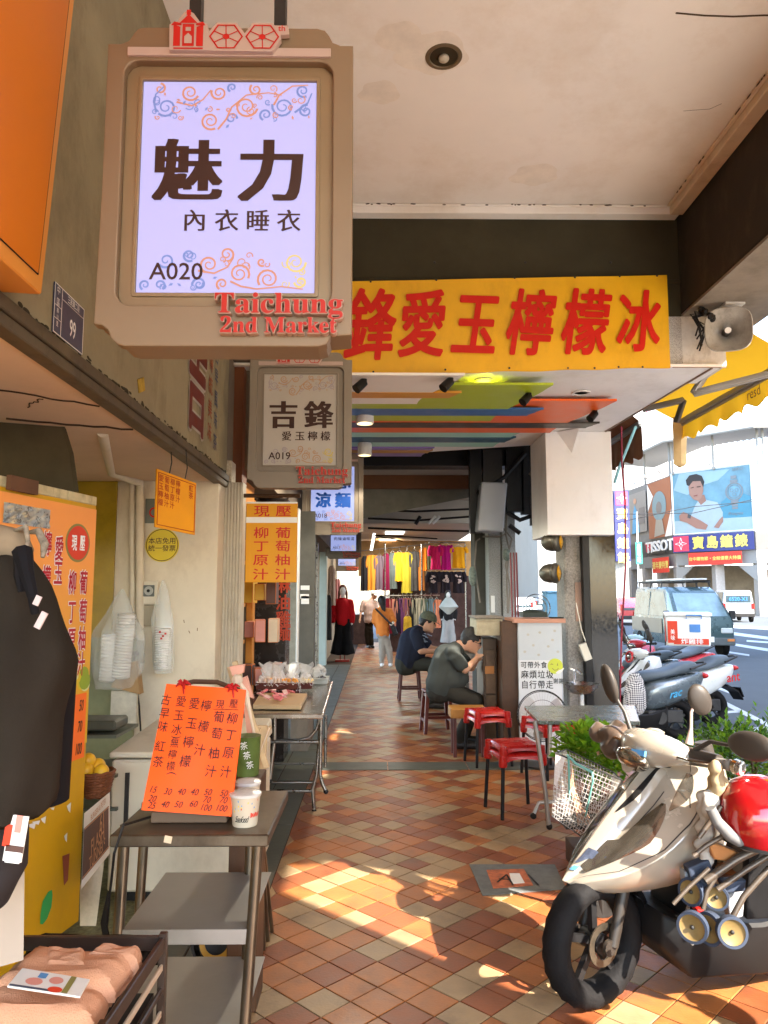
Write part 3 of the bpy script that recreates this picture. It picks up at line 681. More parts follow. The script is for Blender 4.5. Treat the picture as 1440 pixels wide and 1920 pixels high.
    R([(638,150),(664,150),(664,72),(638,62)]); R([(724,150),(750,150),(750,62),(724,72)]); R([(672,150),(716,150),(716,60),(672,60)]); R([(660,56),(728,56),(694,20)]); R([(640,162),(750,162),(750,156),(640,156)]); R([(686,24),(702,24),(702,2),(686,2)])
    R([(628,66),(668,66),(668,58),(640,50)]); R([(722,66),(758,66),(748,50),(722,58)])
    for hx in (836,972):
        hexo = [(hx+64*math.cos(k*PI/3),110+56*math.sin(k*PI/3)) for k in range(6)]; hexi = [(hx+57*math.cos(k*PI/3),110+50*math.sin(k*PI/3)) for k in range(6)]
        for k_ in range(6): R([hexo[k_],hexo[(k_+1) % 6],hexi[(k_+1) % 6],hexi[k_]][::-1])
        for k_ in range(6):
            a = k_*PI/3+.5; c_,s_ = math.cos(a),math.sin(a)
            R([(hx+12*c_-2*s_,110+12*s_+2*c_),(hx+52*c_-2*s_,110+45*s_+2*c_),(hx+52*c_+2*s_,110+45*s_-2*c_),(hx+12*c_+2*s_,110+12*s_-2*c_)])
        hc_ = [(hx+13*math.cos(k*PI/4),110+12*math.sin(k*PI/4)) for k in range(8)]; R(hc_[::-1])
    p_ = P(1045,74); q.text('th',eo+Vector((p_[0],0,p_[1])),X_,Z_,34*U,.01,1,.0275)
    q.build('emblem_print',M_txt_r,em)
    q = MB(); q.m(0)
    for i,(ww) in enumerate(((676,690),(698,712))):
        pass
    q.prism([P(*p) for p in [(680,140),(708,140),(708,112),(694,98),(680,112)]],eo,X_,Z_,0,.029)
    q.prism([P(*p) for p in [(684,90),(704,90),(704,74),(684,74)]],eo,X_,Z_,0,.029); q.build('emblem_windows',M_pink,em)
    # market name in raised letters
    q = MB()
    for s,x,y,h,wdt in (('Taichung',1050,1148,108,1.06),('2nd Market',1049,1230,84,.97)):
        p_ = P(x,y)
        q.text(mathbold(s),o+Vector((p_[0],0,p_[1])),X_,Z_,h*U,.03,wdt,.026,0,depth=.024)
    nb = q.build('raised_letters',mat('pale_pink_letter_rim',(.45,.29,.22),.5,var=.02),t)
    q = MB()
    for s,x,y,h,wdt in (('Taichung',1050,1148,108,1.06),('2nd Market',1049,1230,84,.97)):
        p_ = P(x,y); q.text(mathbold(s),o+Vector((p_[0],0,p_[1])),X_,Z_,h*U,.004,wdt,.0295)
    q.build('red_faces',mat('red_letter_face',(.42,.02,.01),.45,var=.03),nb)
    # hanger: rods to the ceiling
    zc = ZC if Y < 5.3 else (ZL if Y < 8.6 else 3.4)
    q = MB(); zt = zb+1250*U
    for x in (690,1022):
        p_ = P(x,60); q.bb(cx+p_[0]-.017,cx+p_[0]+.017,Y+.05,Y+.085,zt-.02,zc)
    q.box((cx,Y+.07,zc-.004),(.5,.06,.008)); q.build('hanger_rods',M_dark,t)
    return t
sign('A','largest hanging sign lit lilac with brown characters and code A020',180,658,650,M_lilac,M_sbody,
     [('魅',690,612,262,.012,.034),('力',1008,612,262,.012,.034)],[('內',722,806,92),('衣',842,806,92),('睡',958,806,92),('衣',1074,806,92)],'A020',M_txt_b,0)
sign('B','unlit grey-bronze hanging sign with brown characters and code A019',463,660,915,M_off,M_sbody2,
     [('吉',690,630,265,.014,.034),('鋒',1008,630,265,.012,.03)],[('愛',722,822,92),('玉',842,822,92),('檸',958,822,92),('檬',1074,822,92)],'A019',M_txt_b,0)
BLU = mat('blue_print',(.008,.08,.40),.5,var=0)
sign('C','lit hanging sign with blue noodle characters and code A018',565,682,1003,M_lilac2,M_sbody2,
     [('魚',700,480,240,.03,.02),('涼',1000,480,240,.03,.02),('涼',700,770,240,.03,.02),('麵',1000,770,240,.03,.02)],[],'A018',BLU,0)
sign('D','small far hanging sign with dark frame and code A017',610,678,1048,M_lilac2,M_sbody3,
     [('乾',700,560,230,.01,.03),('麵',1000,560,230,.01,.03)],[('肉',640,770,100),('燥',750,770,100),('滷',860,770,100),('味',970,770,100),('湯',1080,770,100)],'A017',M_txt_b,0)
sign('E','farthest hanging sign in the row, mostly hidden under the A017 sign',627,674,1071,M_lilac2,M_sbody3,[('小',700,560,230,.01,.03),('吃',1000,560,230,.01,.03)],[],'A016',M_txt_b,0)

# ------------------------------------------------------------------ left: orange box sign, number plate, painted fascia
c0 = onx(78,553,-.93); yb = c0.y; zb = c0.z; ct = ray(140,0); tp = _C+ct*((yb)/ct.y)
dx = tp.x-c0.x; dz = tp.z-c0.z
t = thing('orange_box_sign','plain orange light box leaning out over the shop front at the upper left','box sign',(c0.x,yb-.5,zb))
ORM = mat('orange_sign_panel',(.58,.155,.008),.45,var=.1,vs_=1.5); ORE = mat('orange_sign_edge',(.66,.25,.04),.4,var=.05)
up = Vector((dx,0,dz)).normalized(); nrm = Vector((up.z,0,-up.x)); H_ = 1.25
q = MB(); y0 = -.2
def oq(u,v,d): return Vector((c0.x,u,c0.z))+up*v+nrm*d
q.add([oq(y0,0,0),oq(yb,0,0),oq(yb,H_*2,0),oq(y0,H_*2,0)]+[oq(y0,0,-.16),oq(yb,0,-.16),oq(yb,H_*2,-.16),oq(y0,H_*2,-.16)],
      [(0,1,2,3),(7,6,5,4),(0,4,5,1),(1,5,6,2),(3,2,6,7),(4,0,3,7)])
q.build('frame',ORE,t,bev=.004)
q = MB(); q.add([oq(y0,.045,.004),oq(yb-.04,.045,.004),oq(yb-.04,H_*2-.04,.004),oq(y0,H_*2-.04,.004)],[(0,1,2,3)])
q.build('face_panel',ORM,t)
q = MB(); q.tube([oq(y0,.043,.002),oq(yb-.038,.043,.002),oq(yb-.038,H_*2,.002)],.0025,4); q.build('groove',M_blk,t)
# number plate
a = onx(102,526,FX+.006); b = onx(157,668,FX+.006)
pa = onx(102,526,FX+.006); pb = onx(155,570,FX+.006); pc = onx(157,668,FX+.006); pd = onx(100,625,FX+.006)
y0,y1 = (pa.y+pd.y)/2,(pb.y+pc.y)/2; z1,z0 = pa.z,pc.z
t = thing('number_plate','blue house number plate reading 99 on the olive fascia wall','number plate',(FX,(y0+y1)/2,z0))
q = MB(); q.bb(FX+.001,FX+.006,y0,y1,z0,z1); q.build('plate',mat('plate_blue',(.045,.055,.10),.4,var=.1),t,bev=.001)
q = MB(); o = Vector((FX+.0068,y0,z0)); wd = y1-y0; ht = z1-z0; ww = .0022
for (u0,u1,v0,v1) in ((0,1,.0,.018),(0,1,.982,1),(0,.014,0,1),(.986,1,0,1),(.23,.245,0,1),(.23,1,.78,.79),(0,.23,.56,.57),(0,.23,.3,.31)):
    q.quad(o+Y_*wd*u0+Z_*ht*v0,o+Y_*wd*u1+Z_*ht*v0,o+Y_*wd*u1+Z_*ht*v1,o+Y_*wd*u0+Z_*ht*v1)
q.text('99',o+Y_*wd*.62+Z_*ht*.36,Y_,Z_,ht*.5,.012,.62,.0005)
q.text('三民路二段',o+Y_*wd*.62+Z_*ht*.885,Y_,Z_,ht*.165,.003,.72,.0005)
q.text('中區',o+Y_*wd*.115+Z_*ht*.88,Y_,Z_,ht*.19,.003,.8,.0005,vert=True,gap=1.3); q.text('柳川里',o+Y_*wd*.115+Z_*ht*.47,Y_,Z_,ht*.12,.002,.8,.0005,vert=True)
q.build('lettering',M_txt_w,t)
# painted characters on the fascia
t = thing('painted_sign','large faded red characters with white outlines painted on the olive fascia','painted sign',(FX,4.2,2.6))
fr = mat('faded_maroon_paint',(.12,.025,.018),.7,var=.2,vs_=12); fw = mat('faded_white_paint',(.34,.31,.26),.7,var=.15)
c = onx(370,722,FX+.004)
q = MB(); q.text('吉',c,Y_,Z_,.62,.055,.8,.000); q.build('white_outline',fw,t)
q = MB(); q.text('吉',c,Y_,Z_,.62,.03,.8,.0015); q.build('red_lettering',fr,t)
c = onx(256,640,FX+.004)
q = MB(); q.text('店',c+Z_*.30,Y_,Z_,.62,.055,.95,.000); q.build('white_outline',fw,t)
q = MB(); q.text('店',c+Z_*.30,Y_,Z_,.62,.03,.95,.0015); q.build('red_lettering',fr,t)
q = MB(); c = onx(396,680,FX+.004); q.text('傳統美味',c,Y_,Z_,.13,.01,.9,.001,vert=True,gap=1.15); q.build('small_red_lettering',mat('faded_red_paint',(.25,.07,.03),.7),t)
q = MB(); c = onx(407,668,FX+.004); q.text('古早風味茶',c,Y_,Z_,.12,.01,.9,.001,vert=True,gap=1.2); q.build('small_blue_lettering',mat('faded_blue_paint',(.07,.08,.12),.7),t)
q = MB(); c = onx(265,722,FX+.003); q.box(c,(.003,.09,.06),(.4,0,0)); q.build('yellow_stain',mat('faded_yellow_patch',(.36,.24,.04),.8,var=.4,vs_=20),t)

# hanging yellow juice sign on a rod
Y1 = 5.25; c = at(508,1015,Y1); t = thing('juice_sign','yellow hanging sign with red characters for fresh fruit juice below the A019 sign','hanging sign',c)
zt = at(508,941,Y1).z; zb = at(508,1092,Y1).z; xl = at(461,1000,Y1).x; xr = at(557,1000,Y1).x
YS = mat('yellow_sign_panel',(.62,.27,.008),.45,var=.05,emit=.08*KE)
q = MB(); q.bb(xl,xr,Y1,Y1+.03,zb,zt); q.build('panel',YS,t,bev=.003)
zz = at(508,975,Y1).z; q = MB(); q.bb(xl,xr,Y1-.003,Y1,zz-.02,zz+.02); q.bb(xl,xr,Y1-.003,Y1,zt-.012,zt); q.build('white_band',M_wht,t)
q = MB(); s = .083; o = Vector((0,Y1-.001,0)); xa,xb = at(490,1000,Y1).x,at(531,1000,Y1).x
for ch,x in (('現',xa),('壓',xb)): q.text(ch,Vector((x,Y1-.001,at(0,958,Y1).z)),X_,Z_,s,.014,1.36,.001)
for st,x in (('柳丁原汁',xa),('葡萄柚汁',xb)):
    for ch,py in zip(st,(999,1024,1050,1077)): q.text(ch,Vector((x,Y1-.001,at(0,py,Y1).z)),X_,Z_,s,.014,1.36,.001)
q.build('lettering',M_txt_r,t)
q = MB(); zr = at(500,929,Y1).z; q.tube([(FX-.02,Y1+.01,zr),(xr+.02,Y1+.01,zr)],.015,8)
for x in (xl+.07,xr-.07): q.tube([(x,Y1+.01,zr),(x,Y1+.01,zt)],.005,6)
q.build('hanging_rod',mat('brown_rod',(.06,.03,.015),.5),t)
# yellow ceiling-hung menu board
ym = 3.95; t = thing('menu_board','yellow tilted menu board with red writing hung in the shop opening','menu board',at(331,940,ym))
A = at(295,879,ym-.15); B = at(368,906,ym+.1); C_ = at(367,1003,ym+.1); D = at(293,988,ym-.15)
C_ = Vector((B.x,B.y,C_.z)); D = Vector((A.x,A.y,D.z))
q = MB(); nn = (B-A).cross(A-D).normalized(); q.add([A,B,C_,D,A-nn*.01,B-nn*.01,C_-nn*.01,D-nn*.01],[(0,1,2,3),(7,6,5,4),(0,4,5,1),(1,5,6,2),(2,6,7,3),(3,7,4,0)])
q.build('board',mat('amber_board',(.72,.30,.01),.5,var=.08),t)
xd = (B-A).normalized(); yd = (A-D).normalized(); w_,h_ = (B-A).length,(A-D).length
def mp(u,v): return D+(C_-D)*u+(A-D)*v+((B-A)-(C_-D))*u*v
q = MB()
for st,u in (('愛玉檸檬',.1),('葡萄柚汁',.24),('柳丁原汁',.38),('檸檬汁',.52),('紅茶',.86)):
    for i,ch in enumerate(st): q.text(ch,mp(u,.86-i*.14)+nn*.001,xd,Z_,h_*.13,.012,.9,.001)
for (u0,v0,u1,v1) in ((.03,.05,.97,.05),(.03,.95,.97,.95),(.03,.05,.03,.95),(.97,.05,.97,.95)):
    q.tube([mp(u0,v0)+nn*.002,mp(u1,v1)+nn*.002],.002,4)
q.build('lettering',mat('dark_red_print',(.38,.05,.01),.5),t)
q = MB()
for u in (.3,.7): q.tube([mp(u,1),mp(u,1)+Z_*.06+Vector((.01,0,0)),mp(u,1)+Z_*.16],.003,6)
q.build('hook',M_dark,t)

# ------------------------------------------------------------------ things on the shop end wall (Y = 5.0)
WY = 4.995
def wp(px,py,d=0.0): return at(px,py,WY-d)
q = MB(); a,b = wp(150,903),wp(222,903); q.bb(a.x-.2,b.x,WY-.02,WY,wp(0,1260).z,a.z)
tag(pivot(q.build('glazed_panel',[mat('olive_amber_glass',(.33,.22,.012),.18,var=.55,vs_=1.6,coat=.4)]),wp(190,1260)),'tall olive and amber glossy panel on the wall behind the juice stall','panel')
q = MB(); a,b = wp(150,1195),wp(258,1195); q.bb(a.x-.2,b.x,WY-.03,WY,-.0,a.z); tag(q.build('wall_dado',mat('grey_green_dado',(.22,.235,.12),.4,var=.2)),'grey-green lower wall panel behind the hanging cups','panel')
q = MB(); P0 = wp(262,905,.04); q.tube([Vector((-1.30,3.5,2.27)),Vector((P0.x-.1,4.7,2.27)),P0+Vector((0,0,.0)),wp(262,940,.04),wp(262,1180,.04)],.028,10)
q.tube([wp(248,905,.03),wp(248,1190,.03)],.02,8); tag(q.build('wall_pipe',cream,smooth=50),'cream painted pipe bending down the shop end wall','pipe')
# round yellow sticker
c = wp(304,1022,.004); t = thing('round_notice','round yellow notice sticker on the cream wall under the yellow menu board','notice',c)
r = .1125; q = MB(); q.prism(ell(0,0,r,r,40),c,X_,Z_,.004,.0); q.build('sticker',mat('yellow_sticker',(.66,.50,.02),.35,var=.06),t)
q = MB(); q.shape([ell(0,0,r*.95,r*.95,40),ell(0,0,r*.91,r*.91,40)],c,X_,Z_,0,.0012)
q.text('本店免用',c+Z_*.028,X_,Z_,.044,.008,1.05,.001); q.text('統一發票',c-Z_*.022,X_,Z_,.044,.008,1.05,.001); q.build('lettering',M_txt_b,t)
# small picture
c = wp(287,958,.004); t = thing('small_poster','small grey poster with a red ring behind the yellow menu board','poster',c)
q = MB(); q.box(c,(.10,.006,.165)); q.build('sheet',mat('grey_poster',(.15,.16,.13),.5,var=.2),t)
q = MB(); q.shape([ell(.01,-.01,.035,.035),ell(.01,-.01,.024,.024)],c,X_,Z_,0,.004); q.build('red_ring',M_txt_r,t)
# timer switch
c = wp(281,1112,.02); t = thing('timer_switch','cream timer switch box with a round dial on the shop wall','timer switch',c)
q = MB(); q.box(c,(.115,.05,.155)); q.build('housing',mat('aged_ivory_plastic',(.62,.56,.44),.45,var=.1),t,bev=.008)
q = MB(); q.box(c+Vector((0,-.026,.015)),(.075,.006,.075)); q.build('dial_plate',mat('dark_dial_plate',(.10,.11,.10),.4),t,bev=.004)
q = MB(); q.cyl(c+Vector((0,-.028,.015)),c+Vector((0,-.036,.015)),.03,.028,24); q.build('dial',mat('grey_dial',(.35,.36,.33),.4),t)
q = MB(); q.cyl(c+Vector((0,-.036,.015)),c+Vector((0,-.044,.015)),.011,.009,14); q.build('knob',M_blk,t)
# hanging cups in plastic bags
def cup_stack(q,top,bot,r,n):
    d = (bot-top); L = d.length; ax = d.normalized(); prof = []
    for i in range(n):
        h0 = L*i/n; prof += [(r*.88,h0),(r,h0+L/n*.25),(r*1.0,h0+L/n*.5),(r*.88,h0+L/n*.75)]
    q.lathe([(.001,0)]+prof+[(r*.8,L),(.001,L)],top,ax,n=18)
def bag(q,top,bot,r,seed):
    rnd = random.Random(seed); rings = []; N = 12
    for i in range(N+1):
        u = i/N; p = top.lerp(bot,u); rr = r*(.06+.94*min(1,u*2.2)**.8)*(1-.25*max(0,u-.85)/.15)
        ring = []
        for j in range(20):
            a_ = 2*PI*j/20; k = rr*(1+.28*noise.noise(Vector((math.cos(a_)*1.7+seed,math.sin(a_)*1.7,u*3)))+.12*math.sin(a_*5+seed+u*4))
            ring.append(p+Vector((math.cos(a_)*k,math.sin(a_)*k*.8,0)))
        rings.append(ring)
    q.loft(rings)
M_bag = mat('thin_clear_bag',(.80,.84,.80),.2,var=0,alpha=.30,spec=.8,bump=.5,bs=30)
M_cup = mat('white_paper_cup',(.68,.66,.62),.5,var=.04)
t = thing('bag_of_cups','large clear bag with two nested stacks of white cups on the shop wall','bag of cups',wp(222,1160))
for a_,b_,r_,n_ in (((238,1150),(226,1272),.058,22),((208,1190),(200,1278),.05,14)):
    q = MB(); cup_stack(q,at(*a_,4.75),at(*b_,4.75),r_,n_); q.build('cup_stack',M_cup,t,smooth=50)
q = MB(); bag(q,at(229,1105,4.8),at(212,1290,4.75),.145,3); q.build('bag',M_bag,t,smooth=True)
t = thing('bag_of_cups','slim clear bag with one stack of red-printed cups right of the wall socket','bag of cups',wp(305,1160))
q = MB(); cup_stack(q,at(306,1178,4.85),at(306,1256,4.85),.052,18); q.build('cup_stack',M_cup,t,smooth=50)
q = MB(); bag(q,at(306,1088,4.9),at(306,1262,4.85),.07,8); q.build('bag',M_bag,t,smooth=True)
q = MB()
for dx_,dz_ in ((-.02,.07),(.0,.045),(.015,.06),(-.01,.03)): q.box(at(306,1200,4.79)+Vector((dx_,-.008,dz_-.02)),(.012,.003,.012))
q.build('red_print',M_txt_r,t)
# socket and cable
c = wp(257,1222,.01); t = thing('wall_socket','brown wall socket with a black plug and cable above the white freezer','socket',c)
q = MB(); q.box(c,(.10,.02,.15)); q.build('face_plate',mat('brown_bakelite',(.20,.15,.09),.45),t,bev=.004)
q = MB(); q.cyl(c+Vector((0,-.01,-.01)),c+Vector((0,-.05,-.01)),.02,.014,14); q.build('plug',M_blk,t)
q = MB(); P = [c+Vector((0,-.05,-.01)),c+Vector((.0,-.06,-.08)),c+Vector((.02,-.05,-.2)),c+Vector((.045,-.06,-.34)),c+Vector((.07,-.09,-.50))]; q.tube(P,.006,6); q.build('cable',M_blk,t)
q = MB(); q.box(wp(273,1155,.02),(.12,.05,.13)); tag(q.build('junction_box',mat('dusty_box',(.36,.31,.22),.6)),'dusty square junction box below the timer switch','junction box')
t = thing('paper_bag','crumpled brown paper bag hanging below the wall socket','paper bag',wp(240,1290))
q = MB(); A,B,C_,D = at(225,1245,4.8),at(255,1240,4.8),at(262,1302,4.75),at(208,1288,4.75)
q.add([A,B,C_,D]+[v+Vector((.0,.08,0)) for v in (A,B,C_,D)],[(0,3,2,1),(4,5,6,7),(0,1,5,4),(1,2,6,5),(2,3,7,6),(3,0,4,7)]); q.build('bag',mat('brown_paper',(.32,.20,.09),.7,var=.3,vs_=10),t)
q = MB(); q.box(at(233,1325,4.8),(.16,.03,.2)); tag(q.build('wall_leaflet',mat('faded_leaflet',(.55,.52,.42),.6,var=.25,vs_=12)),'faded pale leaflet on the wall under the paper bag','leaflet')
# marks on wall
q = MB()
for (x,y) in ((246,1175),(247,1168),(345,1165),(365,960),(370,1180),(355,1185)): q.box(wp(x,y,.002),(.004,.003,.02),(0,R_.uniform(-.5,.5),0))
q.build('wall_marks',mat('rust_marks',(.18,.10,.05),.8),ew)

# ------------------------------------------------------------------ chest freezer
t = thing('chest_freezer','low cream chest freezer with a sloping lid behind the steel trolley','freezer',(-.98,4.0,0))
fc = mat('cream_enamel',(.60,.54,.42),.35,var=.06,vs_=2,dirt=(.3,.24,.16),dirt_amt=.4,ds=4)
fx0,fx1 = at(206,1500,3.85).x,at(472,1500,3.85).x
q = MB(); q.bb(fx0,fx1,3.85,4.5,.05,.68); q.build('cabinet',fc,t,bev=.012)
q = MB(); q.bb(fx0+.04,fx1-.04,3.88,4.48,.0,.05); q.build('plinth',M_blk,t)
q = MB(); q.add([(fx0-.01,3.84,.69),(fx1+.01,3.84,.69),(fx1+.01,4.5,.69),(fx0-.01,4.5,.69),(fx0-.01,3.84,.72),(fx1+.01,3.84,.72),(fx1+.01,4.45,.79),(fx0+.06,4.45,.79)],[(3,2,1,0),(4,5,6,7),(0,1,5,4),(1,2,6,5),(2,3,7,6),(3,0,4,7)])
q.build('lid',fc,t,bev=.008)
# glass tank / grey shelf left of the freezer
t = thing('steel_rack','small dark grey rack with trays between the juice stall and the freezer','rack',at(185,1600,3.9))
q = MB()
for py in (1370,1440,1500): c = at(182,py,4.0); q.box(c,(.32,.35,.015))
q.build('shelf',mat('grey_green_rack',(.12,.13,.10),.5,.3),t)
for sx_ in (-.15,.15):
    q = MB(); c = at(182,1440,3.84); q.bb(c.x+sx_-.01,c.x+sx_+.01,3.84,3.86,.0,.62); q.build('leg',M_dark,t)
q = MB(); q.box(at(185,1355,3.95),(.24,.2,.05)); q.build('tray',mat('dark_tray',(.06,.065,.05),.4),t,bev=.01)
# floor drain dish under the trolley
t = thing('tub','black round tub with a yellow rim on the shop floor under the trolley','tub',(at(408,1800,3.3).x,3.35,0))
q = MB(); ax = Vector((.1,-.92,.38)).normalized(); o = at(406,1766,3.02)
q.lathe([(.001,-.06),(.06,-.06),(.09,.0),(.094,.012),(.085,.012),(.07,-.02),(.001,-.03)],o,ax,n=30); q.build('tub',M_blk,t,smooth=40)
q = MB(); q.lathe([(.045,-.012),(.064,-.006),(.064,.002),(.045,-.004),(.045,-.012)],o,ax,n=30); q.build('yellow_rim',mat('ochre_rim',(.36,.20,.03),.5,var=.3),t,smooth=40)

# ------------------------------------------------------------------ yellow juice stall with printed panel
A0 = Vector((-1.385,2.75)); B0 = Vector((-1.262,3.36)); dirp = (B0-A0).normalized(); nP = Vector((dirp.y,-dirp.x)); L_ = (B0-A0).length
PD = Vector((dirp.x,dirp.y,0)); PN = Vector((nP.x,nP.y,0)); A3 = Vector((A0.x,A0.y,0))
def pan(px,py):   # photo pixel on the printed panel's plane -> (u along, z)
    r = ray(px,py); tt = (A3-_C).dot(PN)/r.dot(PN); p = _C+r*tt; return (p-A3).dot(PD),p.z
def pp(u,z,d=0.0): return A3+PD*u+Z_*z+PN*d
t = thing('juice_stall','tall yellow juice stall with red printed characters at the left edge','stall',(A0.x,A0.y,0))
zt = 1.90; U0 = -.9
q = MB(); q.add([pp(U0,.12),pp(L_,.12),pp(L_,zt),pp(U0,zt+.0)]+[pp(U0,.12,-.35),pp(L_,.12,-.35),pp(L_,zt,-.35),pp(U0,zt,-.35)],[(0,1,2,3),(7,6,5,4),(0,4,5,1),(1,5,6,2),(2,6,7,3),(3,7,4,0)])
q.build('stall_body',mat('ochre_yellow_board',(.56,.30,.008),.5,var=.10,vs_=4,dirt=(.42,.22,.02),dirt_amt=.5,ds=3),t,bev=.003)
uR,zR = pan(158,1480); uR0,zM = pan(110,1490)
q = MB(); N = 24
for i in range(N):
    a_,b_ = .86+(zt-.02-.86)*i/N,.86+(zt-.02-.86)*(i+1)/N; q.m(i)
    q.quad(pp(U0,a_,.004),pp(L_-.004,a_,.004),pp(L_-.004,b_,.004),pp(U0,b_,.004))
mlist = []
for i in range(N):
    f = i/(N-1); c1,c2 = (.66,.40,.015),(.80,.30,.07); f = min(1,f*1.2)
    mlist.append(mat('print_gradient_%s' % 'abcdefghijklmnopqrstuvwxyz'[i],tuple(c1[k]*(1-f)+c2[k]*f for k in range(3)),.45,var=.05,vs_=3))
q.build('printed_panel',mlist,t)
q = MB()
n = 7
for i in range(n):
    u0 = U0+(L_-U0)*i/n; q.box(pp(u0+(L_-U0)/n/2,zt+.018,-.012),((L_-U0)/n-.006,.03,.04),Matrix.Rotation(math.atan2(dirp.y,dirp.x),3,'Z'))
q.build('top_trim',mat('cream_chipped_trim',(.52,.44,.26),.6,var=.25,vs_=10,dirt=(.1,.07,.04),dirt_amt=.6,ds=12),t,bev=.003)
# printed words
def word(q,ch,px,py,hpx,bold,sx,lift):
    u,z = pan(px,py); u2,z2 = pan(px,py-hpx); q.text(ch,pp(u,z,.005),PD,Z_,(z2-z)*1.05,bold,sx,lift)
W_ = [('愛',108,1030,46),('玉',106,1075,46),('檸',86,1020,46),('檬',84,1085,46),('葡',154,1093,44),('柳',133,1093,44),('萄',153,1147,44),('丁',132,1148,44),('柚',151,1198,44),('原',131,1200,44),('汁',149,1246,44),('汁',129,1252,44)]
q = MB()
for ch,x,y,h in W_: word(q,ch,x,y,h,.06,.55,.001)
q.build('white_outline',M_txt_w,t)
q = MB()
for ch,x,y,h in W_: word(q,ch,x,y,h,.022,.55,.003)
q.build('lettering',mat('crimson_print',(.42,.02,.03),.5),t)
u,z = pan(144,1018); q = MB(); q.prism(ell(u,z,.088,.083,32),pp(0,0,.005),PD,Z_,.001,.001); q.build('badge_ring',mat('olive_ring',(.22,.2,.06),.5),t)
q = MB(); q.prism(ell(u,z,.078,.073,32),pp(0,0,.005),PD,Z_,.001,.0025); q.build('badge',mat('tomato_print',(.60,.05,.02),.5),t)
q = MB(); word(q,'現',136,1018,30,.02,.55,.004); word(q,'壓',151,1019,30,.02,.55,.004); q.build('badge_lettering',M_txt_w,t)
# crumpled plastic window
(u0,z0),(u1,z1) = pan(4,945),pan(91,958); uu,zl = pan(88,978)
q = MB(); gx,gz = 16,8; zz0 = pan(40,975)[1]
vs = []
for j in range(gz+1):
    for i in range(gx+1):
        uu_ = u0+(u1-u0)*i/gx; z_ = zz0-.02+(pan(5,926)[1]-zz0-.01)*j/gz; vs.append(pp(uu_,z_,.006+.012*abs(noise.noise(Vector((i*.9,j*.9,2))))))
q.add(vs,[(j*(gx+1)+i,j*(gx+1)+i+1,(j+1)*(gx+1)+i+1,(j+1)*(gx+1)+i) for j in range(gz) for i in range(gx)]); q.build('foil_window',mat('crumpled_silver_film',(.42,.43,.40),.3,.6,var=.5,vs_=30),t)
# fruit picture band
q = MB(); rnd = random.Random(4)
for i in range(16):
    u,z = pan(rnd.uniform(118,160),rnd.uniform(1262,1288)); q.m(i % 3); q.prism(ell(u,z,rnd.uniform(.02,.045),rnd.uniform(.02,.04),12),pp(0,0,.006),PD,Z_,0,.0005*i/4)
q.build('fruit_print',[mat('lime_print',(.25,.33,.03),.5),mat('yellow_print',(.65,.48,.03),.5),mat('pale_print',(.62,.6,.3),.5)],t)
# price card
q = MB(); a_ = [pan(104,1322),pan(158,1296),pan(157,1415),pan(103,1458)]
umin,umax = a_[0][0],a_[1][0]; zlo,zhi = .985,1.235
zlo = pan(156,1418)[1]; zhi = pan(158,1298)[1]
q.quad(pp(umin-.12,zlo,.012),pp(umax,zlo,.012),pp(umax,zhi,.012),pp(umin-.12,zhi,.012)); q.build('price_card',mat('fluorescent_orange_card',(.85,.16,.02),.45,var=.04),t)
q = MB(); hh = (zhi-zlo)
for s_,fu,fz in (('50',.35,.82),('50',.8,.82),('70',.33,.5),('70',.78,.5),('100',.30,.16),('100',.76,.16)): q.text(s_,pp(umin+(umax-umin)*fu,zlo+hh*fz,.013),PD,Z_,hh*.24,.01,.5,.001,shear=.2)
q.build('price_lettering',M_txt_k,t)
# leaf, drip and torn paper on the lower board
q = MB(); u,z = pan(86,1700);
lf_ = [pan(x,y) for x,y in ((73,1732),(74,1712),(78,1690),(88,1672),(95,1668),(96,1678),(94,1700),(86,1722),(78,1733))]
q.prism([(a,b) for a,b in lf_][::-1],pp(0,0,.0),PD,Z_,.001,.006); q.build('leaf_print',mat('green_leaf_print',(.03,.30,.07),.4),t)
lf_ = [pan(x,y) for x,y in ((115,1605),(128,1600),(125,1650),(118,1660))]; q = MB(); q.prism(lf_[::-1],pp(0,0,0),PD,Z_,.001,.006); q.build('cup_print',mat('brown_cup_print',(.26,.06,.03),.5),t)
q = MB()
for (x,y,w_,h_) in ((120,1570,3,9),(126,1514,4,10),(78,1537,5,7),(56,1548,8,6),(64,1542,8,4),(95,1516,4,3),(110,1503,3,3)):
    lf_ = [pan(x-w_,y-h_*.3),pan(x+w_,y-h_),pan(x+w_*.6,y+h_),pan(x-w_*.4,y+h_*.5)]; q.prism(lf_[::-1],pp(0,0,0),PD,Z_,0,.008)
q.build('torn_paper',M_cup,t)
# side sheets to the right of the panel: poster and basket with fruit
t = thing('brown_poster','tilted dark brown advertising poster hung from a wire beside the yellow stall','poster',at(182,1600,3.3))
A,B,C_,D = at(158,1525,3.2),at(206,1485,3.5),at(206,1600,3.5),at(152,1668,3.2)
nn = (B-A).cross(D-A).normalized(); nn = nn if nn.dot(_C-A) > 0 else -nn
def mq(u,v): return (D*(1-u)+C_*u)*(1-v)+(A*(1-u)+B*u)*v
q = MB(); q.quad(mq(0,0),mq(1,0),mq(1,1),mq(0,1)); q.build('sheet',M_cup,t)
q = MB(); q.quad(mq(0,.12)+nn*.002,mq(.93,.12)+nn*.002,mq(.93,.8)+nn*.002,mq(0,.8)+nn*.002); q.build('dark_print',mat('dark_brown_poster',(.09,.04,.03),.5,var=.5,vs_=9),t)
q = MB(); xd = (B-A).normalized(); yd = (A-D).normalized()
